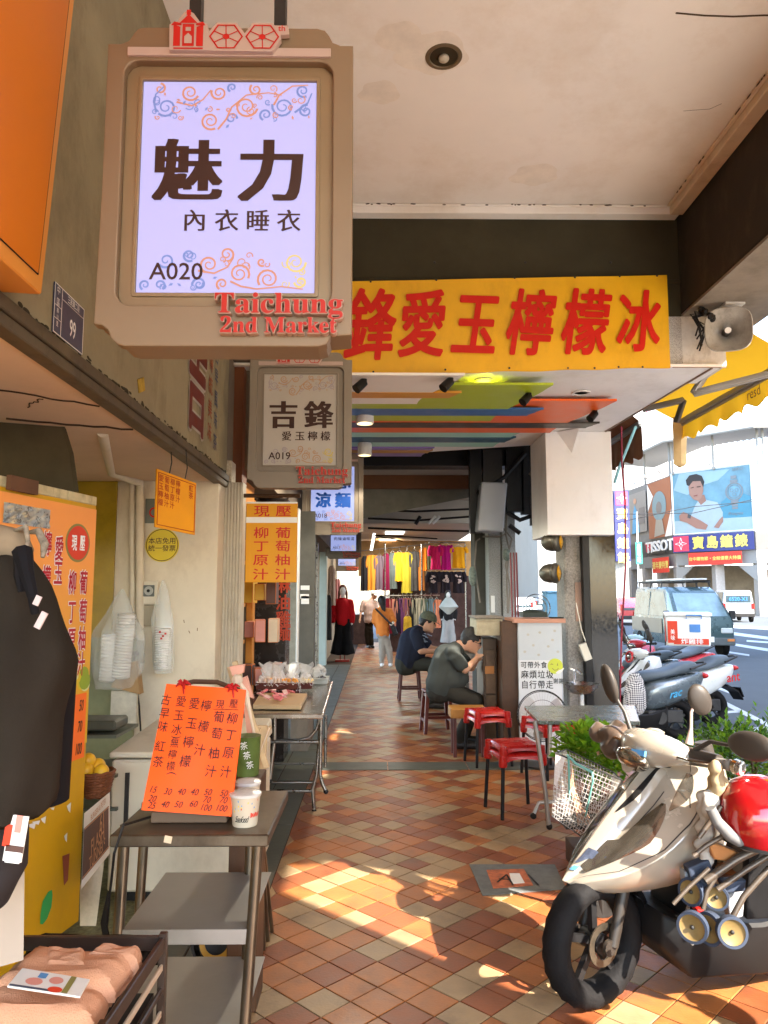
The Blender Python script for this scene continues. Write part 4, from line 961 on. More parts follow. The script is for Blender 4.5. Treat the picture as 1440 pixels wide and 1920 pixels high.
for s_,u,v,h in (('BURGERS & PETER',.5,.9,.035),('61',.66,.66,.10),('FLASH',.5,.46,.09),('TUNNELS',.5,.26,.07)): q.text(s_,mq(u,v)+nn*.004,xd,yd,h,.01,.62,.0,spin=.12)
for v in (.14,.78): q.quad(mq(0,v)+nn*.004,mq(.93,v)+nn*.004,mq(.93,v+.02)+nn*.004,mq(0,v+.02)+nn*.004)
q.build('lettering',mat('tan_print',(.45,.22,.11),.5),t)
q = MB(); q.quad(*[at(x,y,3.6) for x,y in ((150,1752),(178,1752),(196,1610),(150,1660))]); tag(q.build('lined_paper',mat('pale_lined_paper',(.56,.47,.34),.7,var=.15,vs_=40)),'pale lined paper sheet hanging under the brown poster','paper')
t = thing('fruit_basket','small brown wicker basket of yellow fruit beside the yellow stall','basket',at(178,1485,3.5))
c = at(180,1468,3.55); q = MB()
for i in range(9):
    z = -.05+i*.0125; rr = .055+i*.003; q.tube([c+Vector((math.cos(k*PI/10)*rr,math.sin(k*PI/10)*rr,z+.003*math.sin(k*2.5+i*PI))) for k in range(20)],.008,6,closed=True)
q.ball(c+Vector((0,0,-.05)),(.055,.055,.008),16,6); q.build('wicker',mat('brown_wicker',(.15,.05,.02),.6,var=.4,vs_=30),t,smooth=True)
for dx_,dy_,dz_ in ((-.035,-.03,.06),(.03,-.02,.055),(-.005,.03,.07),(-.04,.0,.10)):
    q = MB(); q.ball(c+Vector((dx_,dy_,dz_)),.034,14,10); q.build('fruit',mat('yellow_fruit',(.70,.40,.02),.4,var=.12,vs_=20),t,smooth=True)
# dark brown curved awning above the stall
t = thing('stall_awning','dark brown curved canvas awning above the yellow stall','awning',at(80,850,3.0))
q = MB(); prof = [(0,672),(60,722),(100,765),(124,805),(138,850),(148,922)]
front = [at(x,y,3.35) for x,y in prof]; rings = []
N = 8
for i in range(N+1):
    u = i/N; rings.append([Vector((p.x-.02-1.3*u,p.y-.5*u,p.z-.02*u*(1-k/6)+.0)) for k,p in enumerate(front)])
q.loft(rings,cap=False,closed=False);
base = [r[-1] for r in rings]
aw = q.build('canvas',mat('dark_brown_canvas',(.060,.047,.026),.8,var=.35,vs_=3,dirt=(.10,.06,.03),dirt_amt=.5,ds=2),t,smooth=True)
q = MB(); fr_ = front; lowz = front[-1].z
q.add(fr_+[Vector((p.x,p.y,lowz)) for p in fr_]+[Vector((-2.6,3.34,lowz)),Vector((-2.6,3.34,fr_[0].z+.15))],[(i,i+1,7+i,6+i) for i in range(5)]+[(0,6,12,13)])
q.build('end_cloth',MATS['dark_brown_canvas'],t)
q = MB(); c = at(14,905,2.83); q.box(pp(.09,1.915,.02),(.16,.02,.055),Matrix.Rotation(math.atan2(dirp.y,dirp.x),3,'Z')); q.build('rusty_bracket',mat('rusty_bracket',(.13,.06,.03),.7,.3,var=.3),t)

# ------------------------------------------------------------------ three-tier steel trolley with the orange price board
ZT = .80
fa,fb = onz(205,1566,ZT),onz(503,1566,ZT); YF = fa.y; YBk = YF+.50
t = thing('steel_trolley','three-tier stainless trolley table carrying the orange price board','trolley',((fa.x+fb.x)/2,YF+.2,0))
bx0,bx1 = fa.x+.0,fb.x
q = MB(); q.bb(bx0,bx1,YF,YBk,ZT-.035,ZT); q.build('table_top',M_steel_d,t,bev=.004)
tape = MB(); c = at(315,1574,YF-.001); tape.box(c,(.022,.001,.02),(0,.2,0)); tape.build('tape',mat('masking_tape',(.62,.48,.32),.7),t)
def shelf(z,xa,xb,py_f):
    xa,xb = at(xa,py_f,YF).x,at(xb,py_f,YF).x; q = MB(); q.bb(xa,xb,YF+.02,YBk-.03,z-.004,z); q.bb(xa,xb,YF+.012,YF+.022,z-.04,z+.002); q.build('shelf',mat('grey_galvanised_shelf',(.30,.285,.26),.42,.6,var=.15,vs_=6),t,bev=.001)
shelf(.53,226,466,1735); shelf(.25,210,452,1905)
def leg(px,py,px2,py2,Yl):
    a = at(px,py,Yl); b = at(px2,py2,Yl); d = (b-a)/(b.z-a.z); foot = a+d*(0-a.z)
    a.z = ZT-.03; q = MB(); q.cyl(foot,a,.0165,.0165,16); q.cyl(foot,foot+Vector((0,0,.03)),.02,.02,12); q.build('leg',M_steel_d,t,smooth=40)
leg(233,1578,219,1790,YF+.02); leg(484,1585,460,1910,YF+.02); leg(272,1578,257,1784,YBk-.04); leg(470,1580,462,1800,YBk-.04)
# price board on the trolley
bd = thing('price_board','bright orange board with handwritten drink names and prices on the steel trolley','price board',(fa.x+.2,YF+.1,ZT))
TL,TR,BR,BL_ = (312,1282),(461,1293),(433,1531),(265,1519)
yb_,yt_ = YF+.08,YF+.20
Pb0,Pb1 = at(*BL_,yb_),at(*BR,yb_-.01); Pt0,Pt1 = at(*TL,yt_),at(*TR,yt_-.01)
def bq(u,v): return (Pb0*(1-u)+Pb1*u)*(1-v)+(Pt0*(1-u)+Pt1*u)*v
nb = (Pb1-Pb0).cross(Pt0-Pb0).normalized(); nb = nb if nb.y < 0 else -nb
q = MB(); N = 10; vs = [bq(i/N,j/N)+nb*(.003*math.sin(i*.7)*math.sin(j*.5)) for j in range(N+1) for i in range(N+1)]
q.add(vs,[(j*(N+1)+i,j*(N+1)+i+1,(j+1)*(N+1)+i+1,(j+1)*(N+1)+i) for j in range(N) for i in range(N)]); q.add([v-nb*.006 for v in vs],[(j*(N+1)+i,(j+1)*(N+1)+i,(j+1)*(N+1)+i+1,j*(N+1)+i+1) for j in range(N) for i in range(N)])
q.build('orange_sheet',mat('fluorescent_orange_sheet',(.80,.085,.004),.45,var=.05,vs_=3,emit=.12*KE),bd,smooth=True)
bxd = (Pb1-Pb0).normalized(); byd = (Pt0-Pb0).normalized(); BW = (Pb1-Pb0).length
def bpx(px,py):
    # photo pixel -> bilinear board position
    r = ray(px,py); tt = (Pb0-_C).dot(nb)/r.dot(nb); return _C+r*tt+nb*.004
q = MB()
cols = [('古早味紅茶',[(312,1313),(309,1338),(306,1363),(301,1400),(297,1429)],17),('愛玉冰',[(340,1316),(336,1342),(332,1369)],17),('無檸檬',[(328,1394),(324,1415),(321,1437)],14),
        ('愛玉檸檬',[(365,1320),(360,1357),(354,1392),(348,1428)],18),('檸檬汁',[(387,1324),(382,1363),(375,1407)],18),('現壓',[(413,1321),(439,1320)],14),('葡萄柚汁',[(411,1345),(407,1376),(402,1413),(396,1447)],18),('柳丁原汁',[(436,1348),(433,1379),(429,1412),(424,1448)],18)]
s0 = (bpx(400,1400)-bpx(401,1400)).length
for st,ps,h in cols:
    for ch,(x,y) in zip(st,ps): q.text(ch,bpx(x,y),bxd,byd,h*s0*1.28,.004,.95,.001,spin=R_.uniform(-.12,.05))
for s_,x,y in (('15',287,1480),('20',286,1497),('25',285,1510),('30',315,1484),('40',310,1508),('40',341,1484),('50',335,1508),('40',365,1485),('60',363,1507),('50',390,1485),('70',388,1499),('100',386,1514),('50',420,1487),('70',419,1500),('100',415,1515)):
    q.text(s_,bpx(x,y),bxd,byd,16*s0,.0,.9,.001,shear=.25,spin=-.06)
for s_,x,y in (('(',328,1383),(')',320,1450)): q.text(s_,bpx(x,y),bxd,byd,20*s0,0,1,.001,spin=PI/2)
q.tube([bpx(400,1330),bpx(447,1331)],.0008,4)
q.build('handwriting',M_txt_k,bd)
q = MB(); mC = (Pb0+Pb1)/2
q.bb(Pb0.x+.02,Pb1.x-.02,yb_+.03,yb_+.16,ZT+.001,ZT+.035); q.build('base',mat('brown_base_box',(.12,.08,.05),.5),bd,bev=.003)
q = MB(); P = [bq(.12,1)-nb*.02,bq(.3,1.05)-nb*.03,bq(.6,1.06)-nb*.03,bq(.9,1)-nb*.02]; q.tube(P,.008,8)
q.tube([bq(.15,.95)-nb*.02,Vector((bq(.15,0).x,YF+.34,ZT))],.008,8); q.tube([bq(.85,.95)-nb*.02,Vector((bq(.85,0).x,YF+.34,ZT))],.008,8); q.build('easel_frame',M_wood_d,bd)
for u in (.22,.84):
    q = MB(); c = bq(u,1.0)+nb*.008
    for k in range(5):
        a_ = k*1.3+u*5; e = c+bxd*math.cos(a_)*.026+byd*math.sin(a_)*.014; q.tube([c,(c+e)/2+nb*.01+byd*.006,e],[.004,.006,.002],6)
    q.tube([c,c-byd*.03+bxd*.008],[.004,.002],6); q.ball(c,.007,10,8); q.build('red_ribbon',mat('crimson_ribbon',(.36,.01,.012),.6),bd)
# black cable down the left leg
q = MB(); P = [Vector((Pb0.x+.02,yb_+.08,ZT+.01)),Vector((Pb0.x-.05,YF+.05,ZT+.012)),at(232,1545,YF-.01),at(214,1600,YF-.02),at(210,1640,YF),at(205,1680,YF+.02),at(200,1740,YF+.05),at(190,1762,YF+.1)]
q.tube(P,.004,6)
for i in range(5): q.tube([at(203,1672+i*4,YF),at(190+i*2,1730,YF+.03),at(196+i*3,1765+i,YF+.05)],.003,5)
tag(q.build('cable',M_blk),'black cable running from the price board down the left trolley leg','cable')
# paper cups
def tub_cup(px,py,Yc,r,h,label,dots,g=None):
    c = at(px,py,Yc); c.z = ZT if g is None else g; t = thing('paper_cup',label,'paper cup',c)
    q = MB(); q.lathe([(r*.82,.0),(r*.84,.004),(r,h),(r*1.03,h+.003),(r*1.03,h+.008),(.001,h+.010)],c,n=32); q.build('cup',mat('cream_paper_tub',(.52,.44,.33),.45,var=.03),t,smooth=35)
    q = MB(); q.lathe([(.001,h+.018),(r*.55,h+.017),(r*.95,h+.012),(r*1.07,h+.010),(r*1.08,h+.002),(r*1.03,h+.001)],c,n=32); q.build('lid',mat('milky_lid',(.5,.47,.43),.25,var=.03,bump=.3,bs=60),t,smooth=35)
    cols_ = [mat('print_red',(.55,.05,.03),.5),mat('print_blue',(.08,.25,.5),.5),mat('print_green',(.3,.35,.05),.5),mat('print_yellow',(.7,.5,.05),.5),mat('print_purple',(.3,.08,.25),.5)]
    q = MB(); rnd = random.Random(dots)
    def cp(a_,z,d=.0008): rr = r*(.83+.17*z/h)+d; return c+Vector((math.sin(a_)*rr,-math.cos(a_)*rr,z))
    if dots == 1:
        for k_,(a0_,z0_,mi) in enumerate(((-.7,.5,2),(-.15,.5,3),(.35,.6,0),(.75,.6,0),(.55,.3,4),(-.9,.7,2),(-.4,.75,3))):
            q.m(mi)
            for i in range(10):
                b0,b1 = 2*PI*i/10,2*PI*(i+1)/10; R2 = .22
                q.add([cp(a0_,z0_*h,.001+k_*.0003),cp(a0_+R2*math.cos(b0),z0_*h+R2*math.sin(b0)*r,.001+k_*.0003),cp(a0_+R2*math.cos(b1),z0_*h+R2*math.sin(b1)*r,.001+k_*.0003)],[(0,1,2)])
    else:
        for i in range(16):
            a0_,z0_ = rnd.uniform(-1.2,1.2),rnd.uniform(.5,.9)*h; q.m(rnd.choice((0,3,3,1))); s_ = rnd.uniform(.03,.07)
            q.quad(cp(a0_,z0_),cp(a0_+s_,z0_+.002),cp(a0_+s_,z0_+.007),cp(a0_-s_*.3,z0_+.005))
        q.m(0)
        for i in range(7): a0_ = .55+.12*i; q.quad(cp(a0_,.028),cp(a0_+.11,.03+.003*(i % 2)),cp(a0_+.13,.042),cp(a0_+.02,.044-.004*(i % 3)))
    q.build('print',cols_,t)
    if dots != 1:
        q = MB();
        for i,chh in enumerate('Seafood'): a0_ = -.55+.135*i; q.text(chh,cp(a0_,.026,.0012),Vector((math.cos(a0_),math.sin(a0_),0)),Z_,.026,.0,.8,0,shear=.35)
        q.build('lettering',M_txt_k,t)
tub_cup(459,1555,YF+.10,.0455,.085,'white paper tub with party print and black writing, front one on the trolley corner',2)
tub_cup(463,1520,YF+.24,.041,.085,'white paper tub with red and green circles behind the front tub',1)
# planks and tubes beside the trolley
t = thing('timber_bundle','pale timber boards and a grey post standing behind the orange price board','timber',at(470,1500,3.4))
q = MB()
for (x0,y0,x1,y1,w_,Yq) in ((492,1360,480,1640,.045,3.35),(483,1365,470,1640,.03,3.3),(440,1240,500,1440,.022,3.2),(430,1250,452,1330,.02,3.2),(507,1362,485,1410,.014,3.35)):
    a_,b_ = at(x0,y0,Yq),at(x1,y1,Yq); d = (b_-a_); L = d.length; M = d.to_track_quat('Z','X').to_matrix(); pb = MB(); pb.box((a_+b_)/2,(w_,.018,L),Matrix.Rotation(0,3,'Z')@M); pb.build('board',M_wood_l,t,bev=.002)
t = thing('pink_packet','pink paper packets tied with white string beside the price board','packets',at(455,1330,3.1))
q = MB();
for pts in ([(446,1275),(462,1268),(475,1310),(452,1300)],[(456,1320),(468,1325),(472,1395),(466,1400)],[(430,1250),(458,1246),(456,1262),(436,1268)]):
    V = [at(x,y,3.1) for x,y in pts]; q.add(V+[v+Vector((0,.03,0)) for v in V],[(0,1,2,3),(7,6,5,4),(0,4,5,1),(1,5,6,2),(2,6,7,3),(3,7,4,0)])
q.build('packet',mat('salmon_paper',(.66,.33,.24),.6,var=.12),t)
q = MB(); q.tube([at(440,1265,3.05),at(462,1300,3.05),at(470,1345,3.05),at(486,1415,3.05),at(505,1365,3.08)],[.004,.012,.006,.006,.003],6); q.ball(at(445,1275,3.05),.022,10,8); q.build('string',mat('cream_strip',(.62,.5,.38),.6),t)
t = thing('green_bucket','olive green printed tin between the price board and the timber','tin',at(463,1440,2.9))
c = at(463,1452,2.95); q = MB(); q.lathe([(.045,0),(.05,.14),(.052,.145),(.046,.145),(.001,.13)],c,n=28); q.build('tin',mat('olive_green_tin',(.09,.13,.03),.45,var=.3,vs_=14),t,smooth=40)
q = MB()
for i in range(3): q.text('茶',c+Vector((.012*i-.005,-.0515,.115-.035*i)),X_,Z_,.03,0,1,.0,spin=.2)
q.build('lettering',M_txt_w,t)
q = MB(); q.bb(c.x-.05,c.x+.06,2.88,3.05,.0,c.z-.002); tag(q.build('support_box',M_wood_d,bev=.004),'dark brown box under the olive tin behind the trolley','box')
# folded poles leaning behind the trolley's right leg
t = thing('folded_poles','bundle of thin brown poles leaning behind the right trolley leg','poles',onz(490,1800))
for i in range(5):
    q = MB(); a_ = at(484+i*2.5,1590,3.15); b_ = onz(478+i*8,1815-i*17); q.cyl(b_,a_,.009,.009,10); q.build('pole',M_steel_d,t,smooth=True)

# ------------------------------------------------------------------ shopfront columns and frames on the left
def col_box(name,label,cat,px0,px1,Y0,Y1c,z0,z1,m,bev=.004):
    q = MB(); q.bb(at(px0,1100,Y0).x,at(px1,1100,Y0).x,Y0,Y1c,z0,z1); return tag(pivot(q.build(name,m,bev=bev),(at(px0,1100,Y0).x,Y0,z0)),label,cat)
t = thing('shutter_guide','cream fluted shutter post with a square carved block on top','shutter post',at(432,1400,5.22))
q = MB(); x0,x1 = at(416,1100,5.2).x,at(451,1100,5.2).x; zt = at(0,903,5.2).z
q.bb(x0,x1,5.215,5.35,0,zt)
q.build('post',mat('cream_fluted_post',(.50,.44,.34),.6,var=.12,vs_=6,dirt=(.2,.15,.1),dirt_amt=.5,ds=6),t)
q = MB(); n = 6
for i in range(n): xx = x0+(x1-x0)*(i+.5)/n; q.bb(xx-.006,xx+.006,5.2,5.216,0.02,zt-.005)
q.build('fluting',MATS['cream_fluted_post'],t,bev=.003)
q = MB(); q.bb(at(428,1,5.2).x,at(455,1,5.2).x,5.19,5.34,zt,at(0,863,5.2).z); q.build('carved_block',mat('carved_cream_block',(.45,.38,.28),.7,var=.3,vs_=60,bump=1,bs=60),t,bev=.004)
q = MB(); q.bb(at(405,1,5.2).x,at(415,1,5.2).x,5.2,5.4,0,at(0,905,5.2).z); tag(q.build('shutter_slot',M_blk),'black shutter slot between the cream wall and the fluted post','slot')
q = MB(); q.bb(at(427,1,5.3).x,at(468,1,5.3).x+.0,5.40,5.6,0,at(0,672,5.3).z); tag(q.build('timber_post',mat('reddish_brown_board',(.17,.055,.02),.55,var=.2,vs_=3,bump=.1),bev=.004),'reddish brown timber board rising behind the fluted post','board')
q = MB(); q.bb(-1.3,at(500,1,5.3).x,5.30,5.39,at(0,672,5.3).z,at(0,655,5.3).z+.02); tag(q.build('stone_lintel',M_conc,bev=.004),'grey concrete lintel end above the brown board','lintel')
q = MB(); q.bb(at(467,1,5.6).x,at(472,1,5.6).x,5.45,5.6,at(0,860,5.5).z,at(0,675,5.5).z); tag(q.build('white_pipe',M_wht),'thin white upright strip left of the A019 sign','strip')
# amber window frames of the next shop, seen edge on
t = thing('shop_window','amber wooden shop window with shelves behind the steel table','shop window',at(480,1300,5.8))
q = MB(); q.bb(at(452,1,5.65).x,at(462,1,5.65).x,5.62,5.75,0,2.3); q.bb(at(488,1,6.4).x,at(499,1,6.4).x,6.3,6.42,0,2.3); q.bb(at(462,1,6.0).x-.02,at(495,1,6.3).x,5.8,6.3,2.2,2.4)
q.build('frame',mat('amber_timber',(.50,.20,.03),.45,var=.2,vs_=4,bump=.1),t,bev=.004)
for k_,z in enumerate((.75,1.1,1.4,1.75)):
    q = MB(); q.bb(-1.5,at(488,1,6.3).x-.02,5.78,6.28,z,z+.03); q.build('shelf',MATS['amber_timber'],t)
rnd = random.Random(3); gc = [mat('goods_orange',(.6,.16,.03),.5),mat('goods_pink',(.6,.25,.2),.5),mat('goods_cream',(.6,.5,.36),.5),mat('goods_dark',(.1,.05,.04),.5),mat('goods_yellow',(.6,.36,.05),.5)]
q = MB()
for z in (.78,1.13,1.43,1.78):
    for x_ in range(6):
        q.m(rnd.randrange(5)); c = Vector((-1.28+.1*x_-.03,rnd.uniform(5.85,6.2),z+.09)); q.box(c,(.08,.12,rnd.uniform(.12,.2)),(0,0,rnd.uniform(-.3,.3)))
q.build('shelf_goods',gc,t,bev=.004)
q = MB(); q.bb(-3.0,-1.32,5.4,5.5,0,2.4); q.bb(-1.9,-1.8,5.5,6.9,0,2.4); q.bb(-1.9,-.9,5.5,16.4,2.42,4.75); q.bb(-3,-1.05,5.2,5.6,2.33,4.75); q.bb(-1.85,-.95,6.96,7.06,0,2.45); q.bb(-1.85,-1.0,8.6,8.7,0,2.45); struct(q.build('shop_wall',mat('grey_brown_wall',(.20,.16,.12),.75,var=.2)))
# black pillar with red vertical characters
Y2 = 6.95; x0,x1 = at(514,1,Y2).x,at(552,1,Y2).x; t = thing('black_pillar','black pillar with vertical red noodle shop characters behind the steel table','pillar',(x0,Y2,0))
q = MB(); q.bb(x0-.16,x1,Y2,Y2+.35,0,2.4); q.build('shaft',mat('glossy_black_board',(.018,.014,.013),.25,var=.3),t,bev=.004)
q = MB()
for ch,py in (('麻',1100),('油',1132),('雞',1163),('麵',1190)): q.text(ch,at(531,py-2,Y2-.001),X_,Z_,.15,.02,.95,.001)
q.build('lettering',mat('dull_red_letters',(.42,.05,.02),.5),t)
col_box('grey_door_leaf','grey-brown folded shutter door with small notices behind the black pillar','door',558,590,8.5,8.6,0,2.45,mat('grey_brown_door',(.10,.095,.08),.6,var=.2))
q = MB()
for (x,y,w_,h_) in ((572,1102,.10,.05),(571,1118,.10,.05),(572,1125,.09,.09)): q.box(at(x,y,8.48),(w_,.004,h_))
tag(q.build('door_notices',M_wht),'small white notices stuck on the grey-brown door','notices')
col_box('pale_post','thin pale grey door post left of the pale green pillar','post',556,560,7.8,7.9,0,2.4,M_wht)
col_box('door_edge_post','slim light grey post left of the pale green-grey pillar','post',590,596,13.2,13.3,0,2.5,M_steel)
col_box('pale_green_pillar','pale green-grey upright pillar left of the red mannequin','pillar',599,612,16.2,16.5,0,2.6,mat('pale_green_paint',(.40,.45,.40),.5,var=.1))
col_box('dark_doorway','dark doorway strip between the notices and the pale pillar','doorway',585,591,12.0,12.1,0,2.5,M_blk)
col_box('plinth_step','grey stone block at the foot of the black pillar','stone block',548,580,7.4,8.0,0,.33,M_conc)
q = MB(); q.bb(-2.2,-1.15,16.5,22,0,3.2); struct(q.build('far_shop_side',mat('far_shop_wall',(.34,.28,.2),.8,var=.3)))

# ------------------------------------------------------------------ folding steel table with boxed food
t = thing('steel_table','folding stainless steel table with boxed food on the left of the walkway','table',(-.7,6.0,0))
ZS = .75
a0,a1 = onz(455,1338,ZS),onz(606,1338,ZS); b1 = onz(624,1277,ZS)
x0,x1,y0,y1 = a0.x-.1,a1.x,a1.y,b1.y
q = MB(); tl = [Vector((x0,y0,ZS)),Vector((a1.x,y0,ZS)),Vector((b1.x,y1,ZS)),Vector((x0,y1,ZS))]
q.add(tl+[v-Vector((0,0,.035)) for v in tl],[(0,1,2,3),(7,6,5,4),(0,4,5,1),(1,5,6,2),(2,6,7,3),(3,7,4,0)])
q.build('table_top',mat('brushed_steel_top',(.42,.38,.33),.22,1.0,var=.15,vs_=8),t,bev=.006,seg=2)
def tubeleg(pts,Yl):
    q = MB(); P = [at(x,y,Yl) for x,y in pts]; q.tube(P,.013,10); q.build('leg',M_steel,t,smooth=50); return P
f1 = onz(590,1520).y
tubeleg([(597,1342),(600,1370),(594,1450),(586,1480),(589,1519)],f1)
tubeleg([(515,1345),(515,1385),(506,1462)],y0+.5)
tubeleg([(602,1345),(600,1450),(604,1468),(611,1483)],y0+.55); tubeleg([(611,1340),(610,1437)],y1-.02)
q = MB(); P = [at(x,y,f1) for x,y in ((500,1388),(560,1388),(580,1383),(594,1367),(598,1350))]; q.tube(P,.011,8)
q.tube([at(497,1467,f1+.1),at(590,1467,f1+.1)],.011,8); q.tube([at(497,1483,f1),at(586,1483,f1)],.011,8); q.tube([at(500,1391,y0+.4),at(596,1391,y0+.4)],.011,8); q.tube([at(510,1432,y1-.1),at(598,1432,y1-.1)],.009,8); q.build('brace',M_steel,t,smooth=50)
for P in (at(589,1521,f1),at(506,1464,y0+.5),at(611,1484,y0+.55)):
    q = MB(); q.ball(P,.018,12,8); q.build('rubber_foot',M_blk,t,smooth=True)
# food boxes
def food_box(px,py,z,w_,d_,h_,label,food,rz=0):
    c = onz(px,py,z); t = thing('food_box',label,'food box',c,0,'wrapped food boxes on the steel table')
    q = MB(); q.box(c+Vector((0,0,h_/2)),(w_,d_,h_),(0,0,rz),1.12); q.build('tray',mat('maroon_tray',(.08,.02,.015),.3,var=.2),t,bev=.004)
    q = MB(); rnd = random.Random(px)
    for i in range(26): q.ball(c+Vector((rnd.uniform(-.42,.42)*w_,rnd.uniform(-.42,.42)*d_,h_+rnd.uniform(.0,.018))),rnd.uniform(.01,.02),8,6)
    q.build('food',food,t,smooth=True)
    q = MB(); N = 10; vs = []
    for j in range(N+1):
        for i in range(N+1):
            u,v = i/N-.5,j/N-.5; e = 1-max(abs(u),abs(v))*2
            vs.append(c+Vector((u*w_*1.15,v*d_*1.15,h_*.7+min(1,e*3)*.045+.03*noise.noise(Vector((u*9+px,v*9,1)))+.035*max(0,noise.noise(Vector((u*5,v*5,px)))))))
    q.add(vs,[(j*(N+1)+i,j*(N+1)+i+1,(j+1)*(N+1)+i+1,(j+1)*(N+1)+i) for j in range(N) for i in range(N)])
    # tied neck of the bag
    a_ = rnd.uniform(0,6); top = c+Vector((.02,d_*.35,h_+.10)); rings = []
    for k_ in range(6):
        rings.append([c+Vector((0,d_*.3,h_+.02+.022*k_))+Vector((math.cos(2*PI*m/9)*(.03+.012*abs(k_-2)),math.sin(2*PI*m/9)*(.02+.012*abs(k_-2)),.016*math.sin(m*2.3+a_))) for m in range(9)])
    q.loft(rings,cap=False)
    q.build('plastic_wrap',M_wrap,t)
fo = mat('golden_food',(.60,.26,.05),.5,var=.35,vs_=60); fg = mat('yellow_food',(.62,.42,.08),.5,var=.3,vs_=60)
n_ = 0
for (px,py,z,lb) in ((500,1302,ZS,'wrapped food box at the lower left of the stack on the steel table'),(522,1301,ZS,'wrapped food box in the lower middle of the stack on the steel table'),(548,1300,ZS,'wrapped food box at the lower right of the stack on the steel table'),
                        (498,1291,ZS+.055,'top left wrapped box of golden food on the stack'),(520,1291,ZS+.055,'second from left top box of golden food on the stack'),(545,1291,ZS+.055,'third from left top box of golden food on the stack'),(572,1290,ZS+.03,'rightmost wrapped box of yellow food on the stack')):
    food_box(px,py,z,.115,.15,.05,lb,fo if n_ < 6 else fg); n_ += 1
c = onz(590,1283,ZS); t = thing('clear_tray','clear plastic tray with dark berries at the back of the steel table','tray',c)
q = MB(); q.box(c+Vector((0,.05,.03)),(.22,.2,.05),None,1.1); q.build('tray',mat('frosted_tray',(.70,.72,.68),.15,alpha=.45,var=0,spec=.8),t,bev=.006)
q = MB(); rnd = random.Random(9)
for i in range(22): q.ball(c+Vector((rnd.uniform(-.05,.09),rnd.uniform(0,.1),rnd.uniform(.03,.06))),.014,8,6)
q.build('berries',mat('dark_berries',(.03,.03,.045),.3),t,smooth=True)
q = MB(); q.ball(c+Vector((.03,.08,.09)),(.07,.06,.06),12,8)
for i,v in enumerate(q.v): q.v[i] = v+Vector((noise.noise(v*30),noise.noise(v*31+X_),noise.noise(v*29+Y_)))*.03
q.build('plastic_wrap',M_wrap,t)
# brown tray with pink packets
c = onz(520,1327,ZS); t = thing('packet_tray','brown tray of pink wrapped sweets on the front of the steel table','tray',c)
q = MB(); V = [onz(474,1330,ZS+.005),onz(564,1331,ZS+.005),onz(576,1308,ZS+.005),onz(488,1306,ZS+.005)]; q.add(V+[v+Vector((0,0,.03)) for v in V],[(3,2,1,0),(4,5,6,7),(0,1,5,4),(1,2,6,5),(2,3,7,6),(3,0,4,7)]); q.build('tray',mat('tan_tray',(.45,.30,.16),.5),t,bev=.003)
q = MB(); rnd = random.Random(6)
for i in range(14):
    u,v = rnd.uniform(.06,.7),rnd.uniform(.15,.85); P = (V[0]*(1-u)+V[1]*u)*(1-v)+(V[3]*(1-u)+V[2]*u)*v+Vector((0,0,.045+rnd.uniform(0,.02)))
    q.m(i % 3 == 0); q.box(P,(.055,.035,.012),(rnd.uniform(-.5,.5),rnd.uniform(-.5,.5),rnd.uniform(0,3)))
q.build('sweet_packet',[mat('pink_wrapper',(.62,.16,.17),.25,var=.3,vs_=40),mat('white_pink_wrapper',(.68,.45,.40),.25)],t,bev=.003)

# ------------------------------------------------------------------ near left: hanging trousers on a hip form, crate of folded clothes
t = thing('trouser_form','dark brown trousers on a headless hip mannequin at the left edge','mannequin',at(20,1750,1.6))
def YP(x,y,Y=1.6): return at(x,y,Y)
q = MB()
prof = [(1040,-60,52,.08),(1060,-75,62,.09),(1095,-80,92,.10),(1150,-85,108,.12),(1200,-88,122,.13),(1240,-90,136,.14),(1290,-85,118,.14),(1350,-70,108,.13),(1430,-60,104,.13),(1500,-50,98,.125),(1535,-40,88,.12)]
rings = []
for y,xl,xr,dp in prof:
    a_,b_ = YP(xl,y),YP(xr,y); c = (a_+b_)/2; rx = (b_.x-a_.x)/2; ring = []
    for k_ in range(40):
        th = 2*PI*k_/40; f = 1+.035*math.sin(th*6+y*.018)+.03*math.sin(th*3-y*.03)+.11*noise.noise(Vector((math.cos(th)*2,math.sin(th)*2,y*.012)))
        ring.append(c+Vector((math.cos(th)*rx*f,math.sin(th)*dp*f,.004*math.sin(th*7))))
    rings.append(ring)
rings.reverse(); q.loft(rings)
M_trs = mat('dark_brown_jersey',(.025,.020,.015),.9,var=.35,vs_=2.5,bump=.12,bs=200,spec=.04)
q.build('trousers',M_trs,t,smooth=True,sub=1)
q = MB(); a_ = YP(60,1400,1.72); q.lathe([(.02,0),(.09,.02),(.095,.34)],YP(48,1520,1.74)+Vector((0,0,0)),n=24); q.build('rear_leg',mat('black_jersey',(.008,.007,.008),.9),t,smooth=True)
q = MB(); q.tube([YP(-60,1035),YP(0,1022),YP(30,1026),YP(50,1042)],[.045,.045,.04,.02],16); q.build('waist_band',mat('beige_waist',(.22,.16,.10),.8,var=.1),t,smooth=True)
q = MB(); P = [YP(28,995,1.58),YP(48,988,1.56),YP(52,1010,1.55),YP(50,1035,1.55)]; q.tube(P,[.004,.006,.005,.004],10); q.tube([YP(54,998,1.6),YP(72,996,1.58),YP(84,1020,1.57),YP(80,1045,1.56)],[.004,.008,.009,.004],12); q.build('patterned_sash',mat('checked_cloth',(.20,.16,.115),.8,var=.6,vs_=70),t,smooth=True)
q = MB(); q.tube([YP(42,1035,1.46),YP(50,1075,1.43),YP(62,1120,1.41),YP(66,1150,1.42)],[.02,.014,.01,.008],8); q.tube([YP(42,1040,1.46),YP(36,1080,1.43),YP(40,1110,1.43)],[.016,.01,.006],8); q.build('belt_tie',mat('black_tie',(.008,.007,.008),.8),t,smooth=True)
